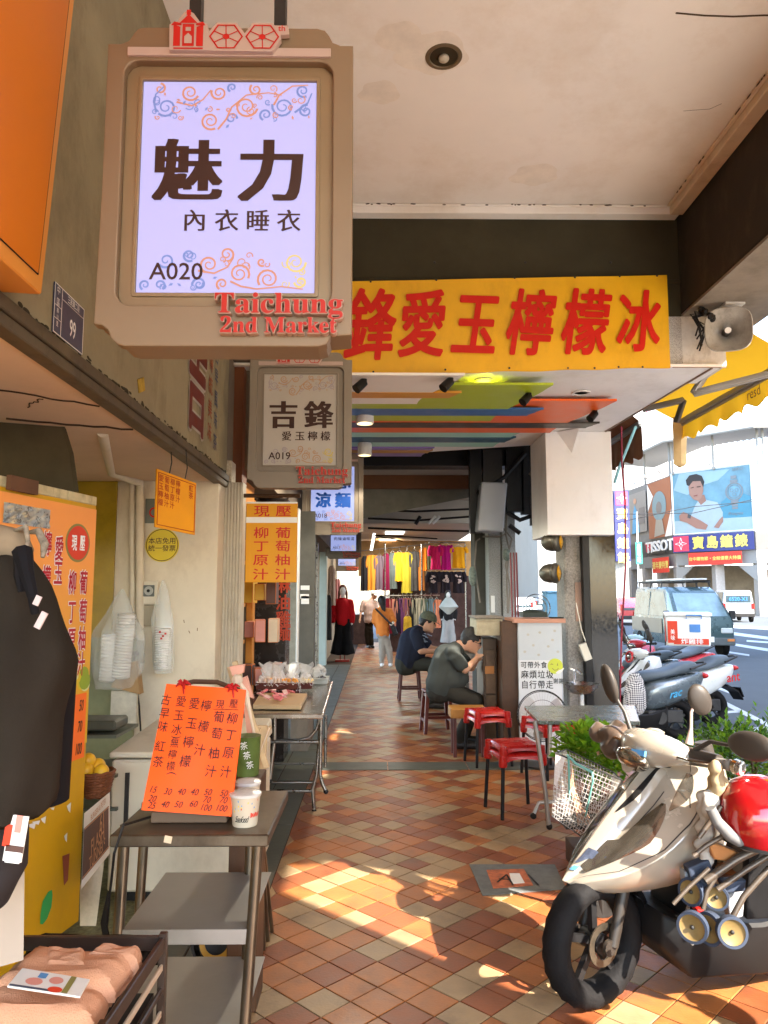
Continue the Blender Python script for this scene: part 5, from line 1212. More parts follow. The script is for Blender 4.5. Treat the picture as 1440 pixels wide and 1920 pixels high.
q = MB(); c = YP(70,1126,1.40); q.box(c,(.011,.003,.018),(0,.4,0)); q.box(YP(77,1163,1.40),(.012,.004,.032),(0,.45,0)); q.build('swing_tag',mat('mauve_tag',(.50,.40,.38),.5),t)
# paper band labels at the hem, second garment below
q = MB(); rings = []
for y,xl,xr in ((1535,-40,46),(1580,-45,46),(1630,-50,44),(1665,-55,24),(1700,-60,6)):
    a_,b_ = YP(xl,y),YP(xr,y); c = (a_+b_)/2; rx = (b_.x-a_.x)/2; rings.append([c+Vector((math.cos(2*PI*k_/24)*rx,math.sin(2*PI*k_/24)*.07,0)) for k_ in range(24)])
rings.reverse(); q.loft(rings); q.build('lower_hem',mat('charcoal_hem',(.03,.026,.026),.9),t,smooth=True)
q = MB(); q.box(YP(30,1572,1.50),(.036,.003,.085),(0,.12,0)); lb = q.build('hem_label',M_cup,t)
for nm,(x,y),sz,m_ in (('label_red',(14,1566),(.014,.001,.04),'tomato_print'),('label_pink',(35,1545),(.012,.001,.032),'goods_pink'),('label_band',(27,1592),(.034,.001,.012),'goods_dark')):
    q = MB(); q.box(YP(x,y,1.497),sz,(0,.12,0)); q.build(nm,MATS[m_],lb)
q = MB(); q.box(YP(24,1608,1.496),(.028,.001,.02),(0,.12,0)); q.build('barcode',M_wht,lb)
# beige block below
q = MB(); q.add([at(x,y,1.75) for x,y in ((-60,1830),(44,1800),(46,1632),(20,1660),(-60,1820))]+[at(x,y,1.95) for x,y in ((-60,1830),(44,1800),(46,1632),(20,1660),(-60,1820))],[(0,1,2,3,4),(9,8,7,6,5),(1,6,7,2),(2,7,8,3),(3,8,9,4)])
tag(q.build('mannequin_stand',mat('pale_beige_panel',(.36,.29,.23),.6,var=.04)),'pale beige stand block below the dark trousers','stand')
# crate
ZK = .62
t = thing('clothes_crate','black slatted crate of folded clothes at the lower left corner','crate',onz(150,1900,.2))
fr = mat('dark_lacquered_rail',(.03,.018,.012),.35,var=.2)
R0,R1 = onz(308,1745,ZK),onz(215,1925,ZK); L0_ = onz(-60,1745,ZK)
def bar(q,a_,b_,w_,h_): d = (b_-a_); q.box((a_+b_)/2,(d.length,w_,h_),d.to_track_quat('X','Z').to_matrix())
R0 = onz(306,1768,ZK); R1 = onz(192,1940,ZK); L0_ = onz(-40,1768,ZK+.0)
q = MB(); bar(q,R0,R1,.012,.035); q.build('top_rail',fr,t,bev=.002)
q = MB(); bar(q,L0_,R0,.012,.035); q.build('top_rail',fr,t,bev=.002)
for k_ in range(1,5):
    q = MB(); dz = Vector((0,0,-.055*k_)); bar(q,R0+dz,R1+dz,.008,.016); q.build('slat',mat('pale_slat',(.36,.28,.2),.4) if k_ % 2 else fr,t,bev=.002)
for P in (R0,R1):
    q = MB(); q.box(P+Vector((0,0,-.14)),(.02,.02,.33)); q.build('corner_post',fr,t,bev=.002)
q = MB(); q.bb(L0_.x,R0.x-.02,R1.y,R0.y,ZK-.30,ZK-.12); q.build('inner_box',M_blk,t)
salm = mat('salmon_knit',(.52,.265,.155),.9,var=.14,vs_=5,bump=.35,bs=260,spec=.2)
def folded(pts,z,th,label,m_,lace=0):
    P = [onz(x,y,z) for x,y in pts]; q = MB(); N = 18; top = []
    for j in range(N+1):
        for i in range(N+1):
            u,v = i/N,j/N; p = (P[0]*(1-u)+P[1]*u)*(1-v)+(P[3]*(1-u)+P[2]*u)*v
            e = min(u,1-u,v,1-v); h = th*(min(1,e*7)**.5); h += .007*noise.noise(Vector((u*3,v*6,z*9)))+.004*noise.noise(Vector((u*2,v*14,z*5)))
            top.append(p+Vector((0,0,h)))
    q.add(top,[(j*(N+1)+i,j*(N+1)+i+1,(j+1)*(N+1)+i+1,(j+1)*(N+1)+i) for j in range(N) for i in range(N)])
    q.add([v-Vector((0,0,.012)) for v in top],[(j*(N+1)+i,(j+1)*(N+1)+i,(j+1)*(N+1)+i+1,j*(N+1)+i+1) for j in range(N) for i in range(N)])
    o = q.build('folded_garment',m_,smooth=True); tag(o,label,'folded clothes');
    if lace:
        q = MB()
        for i in range(26):
            u = i/25; p = P[3]*(1-u)+P[2]*u if lace == 2 else P[0]*(1-u)+P[3]*u; q.ball(p+Vector((0,0,th*.8+.006*math.sin(i*1.9))),.009,8,6)
        q.build('lace_trim',m_,o,smooth=True)
    return o
folded([(-40,1925),(180,1935),(212,1868),(-30,1850)],ZK-.03,.035,'front salmon garment folded at the bottom of the crate',salm)
folded([(-30,1870),(215,1868),(262,1815),(60,1790)],ZK-.01,.04,'middle salmon garment folded under the paper label',salm)
folded([(80,1825),(165,1830),(160,1790),(84,1783)],ZK+.012,.022,'top salmon garment folded small on top of the others in the crate',salm,0)
folded([(150,1812),(262,1822),(268,1795),(190,1785)],ZK+.0,.03,'salmon garment lying at the back right corner of the crate',salm)
folded([(40,1800),(300,1800),(298,1772),(60,1765)],ZK-.05,.03,'black garment along the back of the crate',mat('black_knit',(.012,.009,.008),.95,bump=.3,bs=200,spec=.2))
lbp = thing('paper_label','white printed paper label lying on the salmon clothes','label',onz(90,1840,ZK+.05))
P = [onz(14,1848,ZK+.045),onz(150,1868,ZK+.045),onz(168,1836,ZK+.045),onz(42,1815,ZK+.045)]
q = MB(); q.add(P+[v-Vector((0,0,.004)) for v in P],[(0,1,2,3),(7,6,5,4),(0,4,5,1),(1,5,6,2),(2,6,7,3),(3,7,4,0)]); q.build('sheet',M_cup,lbp)
def lq(u,v): return (P[0]*(1-u)+P[1]*u)*(1-v)+(P[3]*(1-u)+P[2]*u)*v+Vector((0,0,.001))
for nm,u0,u1,v0,v1,m_ in (('band',.74,.82,.02,.98,'olive_ring'),('blue_mark',.30,.42,.62,.9,'print_blue'),('edge_band',.02,.6,.0,.1,'faded_blue_paint')):
    q = MB(); q.quad(lq(u0,v0),lq(u1,v0),lq(u1,v1),lq(u0,v1)); q.build(nm,MATS[m_],lbp)
for nm,u,v,ru,rv,m_ in (('pink_mark',.30,.38,.12,.2,'goods_pink'),('pink_mark',.58,.6,.1,.2,'goods_pink'),('red_mark',.64,.12,.1,.16,'tomato_print')):
    q = MB(); q.add([lq(u+ru*math.cos(k*PI/8),v+rv*math.sin(k*PI/8))+Vector((0,0,.0005)) for k in range(16)],[tuple(range(16))]); q.build(nm,MATS[m_],lbp)

# ------------------------------------------------------------------ awnings on the road side, the near yellow one added for shade
M_awn = mat('yellow_awning_cloth',(.70,.36,.014),.75,var=.08,vs_=2)
_b = M_awn.node_tree.nodes['Principled BSDF'];
def translucent(m,c,f):
    n = m.node_tree; tr = n.nodes.new('ShaderNodeBsdfTranslucent'); tr.inputs[0].default_value = (*c,1); mx = n.nodes.new('ShaderNodeMixShader'); mx.inputs[0].default_value = f
    out = [k for k in n.nodes if k.type == 'OUTPUT_MATERIAL'][0]; b = n.nodes['Principled BSDF']
    n.links.new(b.outputs[0],mx.inputs[1]); n.links.new(tr.outputs[0],mx.inputs[2]); n.links.new(mx.outputs[0],out.inputs[0])
translucent(M_awn,(.9,.45,.02),.5)
def awning(label,y0,y1,x0,z0,x1,z1,m,val=.24,scal=.26,txt=None,arms=True):
    t = thing('awning',label,'awning',(x0,(y0+y1)/2,z0),0)
    q = MB(); N,K = 14,8; vs = []
    for j in range(K+1):
        for i in range(N+1):
            u,v = i/N,j/K; vs.append(Vector((x0+(x1-x0)*v,y0+(y1-y0)*u,z0+(z1-z0)*v-.02*math.sin(v*PI)+.006*math.sin(u*25))))
    q.add(vs,[(j*(N+1)+i,j*(N+1)+i+1,(j+1)*(N+1)+i+1,(j+1)*(N+1)+i) for j in range(K) for i in range(N)]); q.build('canopy_cloth',m,t,smooth=True)
    n = max(4,int((y1-y0)/scal)*8); P = []; vs = []
    for i in range(n+1):
        u = i/n; y = y0+(y1-y0)*u; k_ = (u*(y1-y0)/scal) % 1; d = val-.05*abs(math.cos(k_*PI))**1.5; o_ = .012*math.sin(u*31)
        vs += [Vector((x1+.015,y,z1-.02)),Vector((x1+.02+o_,y,z1-d*.5)),Vector((x1+.02+o_*2,y,z1-d))]
    q = MB(); q.add(vs,[(3*i+j,3*i+3+j,3*i+4+j,3*i+1+j) for i in range(n) for j in (0,1)]); v_ = q.build('valance',m,t,smooth=True)
    al = mat('anodised_grey_bar',(.33,.31,.29),.4,.6,var=.1)
    q = MB(); q.box((x1,(y0+y1)/2,z1-.015),(.05,y1-y0,.05)); q.box((x1+.004,(y0+y1)/2,z1-.05),(.03,y1-y0,.03)); q.build('front_bar',al,t,bev=.006)
    q = MB(); q.cyl((x0,y0,z0),(x0,y1,z0),.035,.035,14); q.build('roller',al,t,smooth=40)
    return t
aw1 = awning('yellow cloth awning with scalloped valance between the loudspeaker and the far building',5.54,7.75,2.77,3.60,3.22,3.33,M_awn)
al = MATS['anodised_grey_bar']; dk = mat('dark_arm_groove',(.09,.075,.065),.5,.4)
def arm(pxs,Ys,r=.028):
    P = [at(x,y,Y) for (x,y),Y in zip(pxs,Ys)]
    for a_,b_ in zip(P,P[1:]):
        q = MB(); d = b_-a_; M = d.to_track_quat('X','Z').to_matrix(); q.box((a_+b_)/2,(d.length,r*1.3,r*2),M); q.box((a_+b_)/2-Vector((.0,r*.9,0)),(d.length*.98,r*.5,r*1.1),M); q.build('folding_arm',al,aw1,bev=.004)
arm([(1342,672),(1300,738),(1440,702),(1520,682)],[6.0,5.95,5.7,5.5]); arm([(1205,768),(1282,750),(1268,792)],[7.3,7.1,7.2]); arm([(1282,750),(1268,792)],[7.1,7.2])
q = MB(); P = at(1274,800,7.7); rings = []
for i,(yy,w_) in enumerate(((765,12),(800,14),(840,12),(870,12),(876,3))):
    a_,b_ = at(1275-w_,yy,7.7),at(1275+w_,yy,7.7); rings.append([a_,(a_+b_)/2+Vector((0,-.03,0)),b_,(a_+b_)/2+Vector((0,.03,0))])
q.loft(rings); q.build('hanging_flap',mat('beige_awning_flap',(.50,.34,.16),.8,var=.2),aw1)
q = MB(); q.text('resd',at(1420,735,5.62)+Vector((-.02,0,0)),Y_*-1,Z_,.12,0,1,.01); q.build('lettering',mat('brown_valance_print',(.2,.08,.02),.6),aw1)
awning('unseen yellow cloth awning added near the camera to shade the arcade floor',1.25,5.15,2.97,3.50,4.25,2.42,M_awn)  # unseen awning, added to block the sun along the far side of the patch
t = awning('small rust brown awning behind the boxed cladding',8.9,10.6,2.98,3.85,3.22,3.60,mat('rust_awning_cloth',(.32,.13,.06),.8,var=.2),.45,.3)
q = MB(); q.tube([at(1192,800,8.9),at(1178,835,8.9),at(1160,880,8.9),at(1152,905,8.9)],.018,8); q.build('teal_edge',mat('teal_piping',(.20,.36,.34),.6),t)
q = MB(); P = [at(1165,800,8.7),at(1166,870,8.7),at(1172,940,8.7),at(1173,1060,8.6),at(1165,1200,8.5),at(1162,1330,8.4)]; q.tube(P,.011,8); tag(q.build('hanging_cable',mat('maroon_cable',(.22,.02,.03),.5)),'maroon cable hanging down beside the polished black panel','cable')

# ------------------------------------------------------------------ right side fittings round the granite pillar
YC = 7.25
def bx(q,px0,px1,py0,py1,Y0,dp): a_,b_ = at(px0,py0,Y0),at(px1,py1,Y0); q.bb(a_.x,b_.x,Y0,Y0+dp,b_.z,a_.z); return a_,b_
t = thing('white_cabinet','tall white cabinet with a printed notice and a winking smiley beside the granite pillar','cabinet',at(1014,1400,YC))
q = MB(); a_,b_ = at(971,1163,YC),at(1059,1400,YC); q.bb(a_.x,b_.x,YC,YC+.5,0,a_.z); q.build('body',mat('blue_white_laminate',(.50,.54,.58),.45,var=.06,vs_=3),t,bev=.004)
q = MB(); a2,b2 = at(962,1160,YC),at(1060,1168,YC); q.bb(a2.x,b2.x,YC-.015,YC+.5,b2.z,a2.z); q.build('top_board',mat('salmon_edge_board',(.50,.26,.18),.6),t,bev=.002)
q = MB(); rnd = random.Random(2)
for x,y in ((990,1190),(1012,1186),(1040,1183),(1036,1200),(1000,1210),(1028,1212),(1046,1222),(984,1222),(1010,1228)): q.m(0); q.prism(ell(0,0,.014,.012,8),at(x,y,YC-.001),X_,Z_,0,.001)
q.build('flower_print',mat('faint_flowers',(.46,.44,.38),.6),t)
q = MB(); a3,b3 = at(972,1238,YC),at(1058,1400,YC); q.bb(a3.x,b3.x-.01,YC-.004,YC-.001,.02,a3.z); q.build('notice_sheet',mat('white_notice',(.66,.67,.68),.5,var=.03),t)
q = MB()
s = 23/1400*YC
for st,x0,y,dx_ in (('可帶外食',982,1247,12.6),('麻煩垃圾',984,1265,15.5),('自行帶走',984,1284,15.5),('謝謝',1042,1277,10)):
    for i,ch in enumerate(st): q.text(ch,at(x0+dx_*i,y,YC-.006),X_,Z_,(dx_*1.02)/1400*YC,.012,.9,.001)
q.build('lettering',M_txt_k,t)
c = at(1041,1249,YC-.006); q = MB(); q.prism(ell(0,0,.073,.073,28),c,X_,Z_,.001,.002); sm = q.build('smiley',mat('lime_yellow_print',(.55,.60,.06),.5,var=.05),t)
q = MB()
for pts in ([(-.045,.012),(-.035,.022),(-.02,.015)],[(.018,.005),(.022,.03),(.026,.005)],[(-.03,-.02),(-.01,-.038),(.015,-.035),(.03,-.018)]):
    for quad in ribbon(pts,[.006]*len(pts)): q.prism(quad,c,X_,Z_,0,.004)
q.build('face_lines',MATS['olive_ring'],sm)
q = MB(); q.prism([(.0,-.065),(.03,-.075),(.065,-.05),(.085,-.02),(.075,-.015),(.06,-.03),(.04,-.035),(.02,-.045)],c,X_,Z_,.0,.005); q.build('hand',M_wht,sm)
# dark wooden cupboard left of it
t = thing('wood_cupboard','dark brown wooden cupboard with drawers left of the white cabinet','cupboard',at(930,1390,7.4))
q = MB(); a_,b_ = bx(q,940,971,1165,1400,7.3,.6); q.v = []; q.f = []; q.mi = []; q.bb(a_.x,at(970,1,7.3).x-.003,7.3,7.85,0,a_.z); q.build('end_panel',M_wood_d,t,bev=.004)
q = MB(); c0_ = at(900,1195,7.8); q.bb(c0_.x,a_.x-.003,7.6,8.1,0,c0_.z); q.build('carcass',mat('brown_cupboard',(.10,.06,.035),.5,var=.3,vs_=6),t,bev=.004)
for z0_,z1_ in ((.08,.27),(.29,.5),(.52,.72),(.74,.95)):
    q = MB(); q.bb(c0_.x+.02,a_.x-.02,7.58,7.6,z0_,z1_); q.build('drawer',mat('brown_drawer',(.13,.075,.04),.5,var=.3,vs_=8),t,bev=.003)
q = MB(); q.box(((c0_.x+a_.x)/2-.01,7.575,at(1,1257,7.58).z),(.09,.006,.075)); q.build('orange_card',mat('dull_orange_card',(.42,.16,.04),.5),t)
t = thing('concrete_ledge','cream concrete ledge box on top of the dark cupboard','ledge',at(920,1180,7.5))
q = MB(); a_,b_ = at(893,1160,7.4),at(943,1192,7.4); q.bb(a_.x,b_.x,7.4,7.9,b_.z,a_.z); q.build('block',mat('cream_stone_block',(.42,.37,.26),.8,var=.2,vs_=12,bump=.3),t,bev=.006)
q = MB(); q.bb(a_.x-.015,b_.x+.01,7.38,7.9,a_.z+.002,a_.z+.022); q.build('top_slab',M_conc,t,bev=.003)
q = MB(); c = at(1000,1152,7.4); q.box(c,(.24,.2,.05)); q.ball(c+Vector((0,0,.015)),(.12,.1,.035),16,8); q.box(at(1043,1158,7.35),(.12,.12,.012)); tag(q.build('dark_case',mat('black_green_case',(.02,.03,.024),.5),bev=.004),'dark low case lying on top of the white cabinet','case')
# speckled pier with meter box
t = thing('speckled_pier','pale speckled pier with trunking behind the seated men','pier',at(920,1160,9.6))
q = MB(); q.bb(at(900,1,9.6).x,at(921,1,9.6).x,9.6,10.2,0,2.75); q.bb(at(923,1,9.6).x,at(946,1,9.6).x,9.58,10.2,0,2.75); q.build('shaft',gran_l,t,bev=.006)
q = MB(); q.bb(at(905,1,9.5).x,at(911,1,9.5).x,9.57,9.6,at(1,1149,9.5).z,at(1,1117,9.5).z); q.build('thermometer',M_wht,t)
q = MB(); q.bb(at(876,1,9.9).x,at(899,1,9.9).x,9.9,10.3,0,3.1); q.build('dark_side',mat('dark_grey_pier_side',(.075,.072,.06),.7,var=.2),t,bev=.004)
for k_,pts in enumerate((((900,1010),(893,1015),(890,1060),(897,1110),(900,1130)),((948,1000),(955,1030),(950,1080),(952,1150)),((944,990),(960,1010),(948,1060),(957,1100),(953,1150)),((950,940),(949,1000),(938,1006),(905,1006)))):
    q = MB(); q.tube([at(x,y,9.5) for x,y in pts],.012,6); q.build('conduit',M_conc,t)
q = MB(); q.ball(at(950,1040,9.4),(.05,.05,.08),12,8); q.ball(at(886,1080,9.4),(.05,.05,.13),12,8); q.build('clutter',mat('teal_grey_clutter',(.16,.19,.16),.6,var=.5,vs_=30),t)
t = thing('meter_box','pale grey rectangular box mounted high on the speckled pier','wall box',at(925,995,9.0))
q = MB(); V = [at(x,y,9.0) for x,y in ((895,995),(944,997),(952,905),(903,903))]; q.add(V+[v+Vector((0,.35,0)) for v in V],[(0,1,2,3),(7,6,5,4),(0,4,5,1),(1,5,6,2),(2,6,7,3),(3,7,4,0)]); q.build('box',mat('cool_grey_box',(.44,.46,.50),.4,var=.05),t,bev=.02,seg=2)
# dark beams and fittings behind the low ceiling
t = thing('dark_soffit_frame','dark steel framing and brown board under the roof behind the striped ceiling','framing',at(860,900,10))
q = MB(); q.bb(-1.05,2.3,9.6,9.9,3.17,3.6); q.build('dark_beam',M_blk,t)
q = MB(); q.bb(-1.05,at(889,1,10.6).x,10.55,10.6,at(1,916,10.6).z,at(1,868,10.6).z); q.build('brown_board',mat('rust_brown_board',(.16,.065,.025),.6,var=.2),t)
q = MB(); q.bb(-1.05,1.4,10.3,10.35,at(1,868,10.3).z,at(1,864,10.3).z); q.build('pale_tube',M_steel,t)
q = MB(); q.add([(-1.05,10.7,2.42),(1.45,10.7,2.92),(1.45,10.75,3.2),(-1.05,10.75,3.2)],[(0,1,2,3)]); q.build('sloping_sheet',mat('grey_olive_sheet',(.22,.21,.17),.6,var=.2),t)
for a_,b_,w_ in (((889,845),(893,1000),.10),((915,845),(930,905),.16),((958,845),(970,960),.14),((983,845),(985,965),.07),((1004,845),(1003,985),.09)):
    q = MB(); A,B = at(*a_,9.3),at(*b_,9.3); q.box((A+B)/2,(w_*1.5,.12,(A-B).length)); q.build('dark_post',M_blk if w_ < .15 else M_dark,t)
q = MB(); q.tube([at(895,925,9.2),at(945,895,9.2),at(985,850,9.2)],.03,6); q.tube([at(950,960,9.3),at(975,975,9.3),at(1012,962,9.3)],.03,6); q.tube([at(955,985,9.3),at(975,1000,9.3)],.03,6); q.build('brace',M_dark,t)
q = MB(); P = at(1003,888,8.9); q.box(P,(.11,.09,.09),(0,.7,0)); q.build('small_lamp',M_conc,t)
# far ceilings
q = MB(); q.bb(-1.3,2.3,9.9,13.4,3.2,3.3); q.bb(-1.3,2.2,13.4,13.6,2.78,3.3); q.bb(-1.3,2.3,13.6,26,3.0,3.2); far_c = struct(q.build('far_ceiling',mat('greyish_far_ceiling',(.50,.47,.41),.7,var=.15,vs_=1.5)))
q = MB()
for zz in (955,972,990): q.tube([at(690,zz,12.6),at(780,zz+4,12.6),at(885,zz+R_.uniform(-4,10),12.6)],.02,6)
q.tube([at(755,1015,14),at(700,1003,14),at(820,1010,14)],.012,5); tag(q.build('ceiling_cable',M_blk),'black cables sagging across the far ceiling','cables')
t = thing('tube_lamp_fitting','pale twin tube lamp fitting on the far ceiling, unlit','lamp',at(815,975,12)); q = MB()
for k_ in (0,8): q.tube([at(803+k_,982,12),at(817+k_,968,12)],.022,8)
q.build('tube',M_wht,t)
t = thing('camera_dome','small black bracket fitting hanging from the far ceiling','fitting',at(784,975,12)); q = MB(); q.tube([at(779,983,12),at(788,968,12)],.03,8); q.build('body',M_blk,t)
ftube = mat('lit_fluorescent_tube',(1,1,.98),.4,var=0,emit=3.2*KE)
for i,(x,y,Yf,lb) in enumerate(((740,1004,18,'lit white ceiling panel light over the clothes stall, nearer one'),(727,1016,20.5,'lit white ceiling panel light over the clothes stall, farther one'))):
    c = at(x,y,Yf); c.z = 2.985; t = thing('ceiling_light',lb,'ceiling light',c,0,'ceiling lights over the clothes stall'); q = MB(); q.box(c,(.45,.7,.02)); q.build('diffuser',ftube,t)
    ll = bpy.data.lights.new('stall_light','AREA'); ll.energy = 10; ll.size = .6; ll.color = (1,.95,.85); lo = bpy.data.objects.new('stall_light',ll); col.objects.link(lo); lo.location = c-Vector((0,0,.03))
t = thing('tube_light','lit upright fluorescent tube on a bracket at the far left','lamp',at(698,1020,16)); q = MB(); q.tube([at(696,1032,16),at(702,1000,16)],.03,8); q.build('tube',ftube,t)

# sink on the pillar
c = at(1090,1282,7.3); t = thing('hand_basin','small round stainless hand basin with tap on the granite pillar','basin',c)
q = MB(); q.lathe([(.03,-.10),(.10,-.085),(.15,-.03),(.165,.0),(.172,.004),(.16,.004),(.14,-.02),(.09,-.07),(.001,-.08)],c,n=36); q.build('bowl',M_steel,t,smooth=50)
q = MB(); q.tube([c+Vector((0,0,-.09)),c+Vector((0,.0,-.2)),c+Vector((.03,.02,-.36)),c+Vector((.03,.05,-.5))],.022,10); q.build('waste_pipe',M_wht,t,smooth=50)
q = MB(); q.tube([c+Vector((-.03,.13,.0)),c+Vector((-.03,.13,.10)),c+Vector((-.01,.09,.12)),c+Vector((.01,.02,.09))],.013,8); q.box(c+Vector((-.03,.13,.115)),(.09,.02,.014),(0,.4,0)); q.build('tap',M_chrome,t,smooth=40)
q = MB(); q.tube([at(1080,1130,7.62),at(1090,1180,7.6),at(1098,1203,7.55)],.005,6); q.box(at(1097,1222,7.55),(.075,.05,.17),(0,-.35,0)); tag(q.build('dryer_unit',mat('ivory_unit',(.62,.58,.48),.5)),'small ivory unit hanging by a cord on the granite pillar','unit')
# round traffic-like lamps on the left edge of the pillar
t = thing('lamp_cluster','pair of round dusty lamps with amber lenses on the pillar side','lamp',at(1035,1050,7.7))
for (x,y) in ((1035,1016),(1031,1075)):
    c = at(x,y,7.7); q = MB(); q.lathe([(.001,-.11),(.05,-.10),(.085,-.06),(.10,.0),(.095,.04),(.105,.05),(.105,.07),(.085,.09),(.07,.10),(.001,.11)],c,Vector((1,-.8,0)),28); q.build('lamp_body',mat('dusty_lamp_metal',(.10,.09,.07),.4,.6,var=.4),t,smooth=50)
    q = MB(); q.lathe([(.07,.0),(.085,.03),(.001,.05)],c+Vector((.06,-.03,0)),Vector((1,-.3,0)),20); q.build('amber_lens',mat('amber_lens',(.65,.32,.02),.2),t,smooth=50)
q = MB(); q.bb(at(1034,1,7.8).x,at(1058,1,7.8).x,7.8,7.9,at(1,1180,7.8).z,at(1,1005,7.8).z); q.build('mount_board',M_dark,t)
q = MB(); q.bb(at(1047,1,7.75).x,at(1058,1,7.75).x,7.74,7.79,at(1,1165,7.8).z,at(1,1092,7.8).z); q.build('pink_strip',mat('dull_pink_strip',(.34,.22,.17),.6),t)
for x_ in (958,964,969):
    pass
t = thing('red_poles','bundle of slim dark red poles standing behind the cupboard','poles',at(963,1165,8.6))
for x_ in (957,963,968):
    q = MB(); q.cyl(at(x_+4,1168,8.6),at(x_,1036,8.6),.011,.011,8); q.build('pole',mat('maroon_pole',(.18,.03,.03),.4),t)

# ------------------------------------------------------------------ stools
def sq_ring(c,hx,hy,r,z,n=4): return [Vector((c[0]+x,c[1]+y,z)) for x,y in rrect(-hx,-hy,hx,hy,r,n)]
def red_stool(px,py,rz,label,proto=None):
    foot = onz(px,py)
    t = thing('red_stool',label,'stool',(foot.x,foot.y,0),rz,'red plastic stools with black legs')
    for lz,tier in ((.0,0),(-.055,1)):
        q = MB(); z = .475+lz; h = .145+.008*tier; O = (0,0)
        q.loft([sq_ring(O,h*.93,h*.93,.05,z),sq_ring(O,h,h,.05,z-.012),sq_ring(O,h*1.02,h*1.02,.05,z-.022),sq_ring(O,h*.97,h*.97,.045,z-.022),sq_ring(O,h*.90,h*.90,.045,z-.012)])
        q.lathe([(.001,.0),(.028,.001),(.03,.006),(.001,.007)],(0,0,z-.004),n=16) if tier == 0 else None
        # skirt with arched openings
        for s_ in range(4):
            a = s_*PI/2; M = Matrix.Rotation(a,3,'Z'); n = 12; vs = []
            for i in range(n+1):
                u = -1+2*i/n; x = u*h*.98; zz = z-.022-(.012+.035*abs(u)**3)
                vs += [M@Vector((x,h*1.0,z-.014)),M@Vector((x,h*1.03,zz)),M@Vector((x,h*.97,zz)),M@Vector((x,h*.94,z-.014))]
            q.add(vs,[(4*i+j,4*i+(j+1) % 4,4*i+4+(j+1) % 4,4*i+4+j) for i in range(n) for j in range(4)])
        for sx_ in (-1,1):
            for sy_ in (-1,1): q.lathe([(.027,-.075),(.03,-.06),(.027,.0),(.015,.004),(.001,.005)],(sx_*h*.95,sy_*h*.95,z-.006),n=14)
        q.build('seat',M_red,t,smooth=45,world=False)
    for sx_ in (-1,1):
        for sy_ in (-1,1):
            q = MB(); q.cyl((sx_*.163,sy_*.163,0),(sx_*.142,sy_*.142,.41),.0125,.0135,12); q.build('leg',M_blk,t,smooth=40,world=False)
    return t
s1 = red_stool(967,1522,math.radians(12),'bright red stool in front of the folding table, nearest of the three')
f = onz(915,1432); copy_tree(s1,label='red stool nearest to the seated man in the grey shirt').location = (f.x,f.y,0)
f = onz(1030,1452); s3 = copy_tree(s1,label='red stool behind the folding table, partly hidden by the leafy plant'); s3.location = (f.x,f.y,0); s3.rotation_euler = (0,0,.5)
M_stw = mat('maroon_lacquered_wood',(.105,.020,.013),.4,var=.3,vs_=6)
def wood_stool(px,py,rz,label,h=.46,grp='maroon wooden stools'):
    f = onz(px,py); t = thing('wooden_stool',label,'stool',(f.x,f.y,0),rz,grp)
    q = MB(); q.box((0,0,h-.012),(.30,.24,.026)); q.build('seat',M_stw,t,bev=.006,world=False)
    for sx_ in (-1,1):
        for sy_ in (-1,1):
            q = MB(); q.loft([[Vector((sx_*.155+i,sy_*.125+j,0)) for i,j in ((-.017,-.017),(.017,-.017),(.017,.017),(-.017,.017))],[Vector((sx_*.12+i,sy_*.09+j,h-.025)) for i,j in ((-.02,-.02),(.02,-.02),(.02,.02),(-.02,.02))]]); q.build('leg',M_stw,t,bev=.003,world=False)
    for k_,(z,s_) in enumerate(((.17,1),(.13,0),(h-.06,1),(h-.06,0))):
        for sg in (-1,1):
            q = MB(); u = .155-.035*z/h; v = .125-.035*z/h
            q.box((0,sg*v,z) if s_ else (sg*u,0,z),(2*u,.018,.03) if s_ else (.018,2*v,.03)); q.build('stretcher',M_stw,t,bev=.002,world=False)
    return t
ws = wood_stool(819,1372,.15,'maroon wooden stool under the man in the grey shirt')
f = onz(768,1312); w2 = copy_tree(ws,label='maroon wooden stool under the man in the cap'); w2.location = (f.x,f.y,0); w2.rotation_euler = (0,0,.05)
t = thing('amber_stool','low amber wooden stool top beside the man in the grey shirt','stool',onz(880,1412,0)); c = onz(876,1334,.40)
q = MB(); q.box(c,(.34,.26,.09)); q.build('seat',mat('amber_stool_wood',(.42,.19,.04),.5,var=.2),t,bev=.008)
for sx_ in (-.13,.13):
    for sy_ in (-.1,.1): q = MB(); q.box((c.x+sx_,c.y+sy_,.18),(.03,.03,.36)); q.build('leg',M_stw,t)

# folding steel table on the right
ZR = .72; P = [onz(983,1323,ZR),onz(1010,1350,ZR),onz(1200,1352,ZR),onz(1190,1322,ZR)]
t = thing('folding_table','small stainless folding table behind the gold scooter','table',((P[0].x+P[2].x)/2,P[1].y+.2,0))
q = MB(); q.add([v for v in P]+[v-Vector((0,0,.03)) for v in P],[(0,1,2,3),(7,6,5,4),(0,4,5,1),(1,5,6,2),(2,6,7,3),(3,7,4,0)]); q.build('table_top',mat('grey_green_steel_top',(.33,.35,.32),.25,.9,var=.15,vs_=8),t,bev=.006,seg=2)
Yl = P[1].y+.03
for pts in (((1003,1352),(1010,1400),(1022,1480),(1029,1548)),((1031,1352),(1031,1400),(1030,1420)),((1190,1352),(1170,1440),(1150,1520))):
    q = MB(); q.tube([at(x,y,Yl) for x,y in pts],.014,10); q.build('leg',mat('grey_tube',(.45,.44,.42),.35,.8),t,smooth=50)
q = MB(); q.tube([at(1030,1415,Yl),at(1045,1420,Yl),at(1130,1422,Yl)],.013,8); q.tube([at(1000,1530,Yl-.02),at(1010,1505,Yl),at(1120,1500,Yl+.1)],.012,8); q.build('brace',MATS['grey_tube'],t,smooth=50)
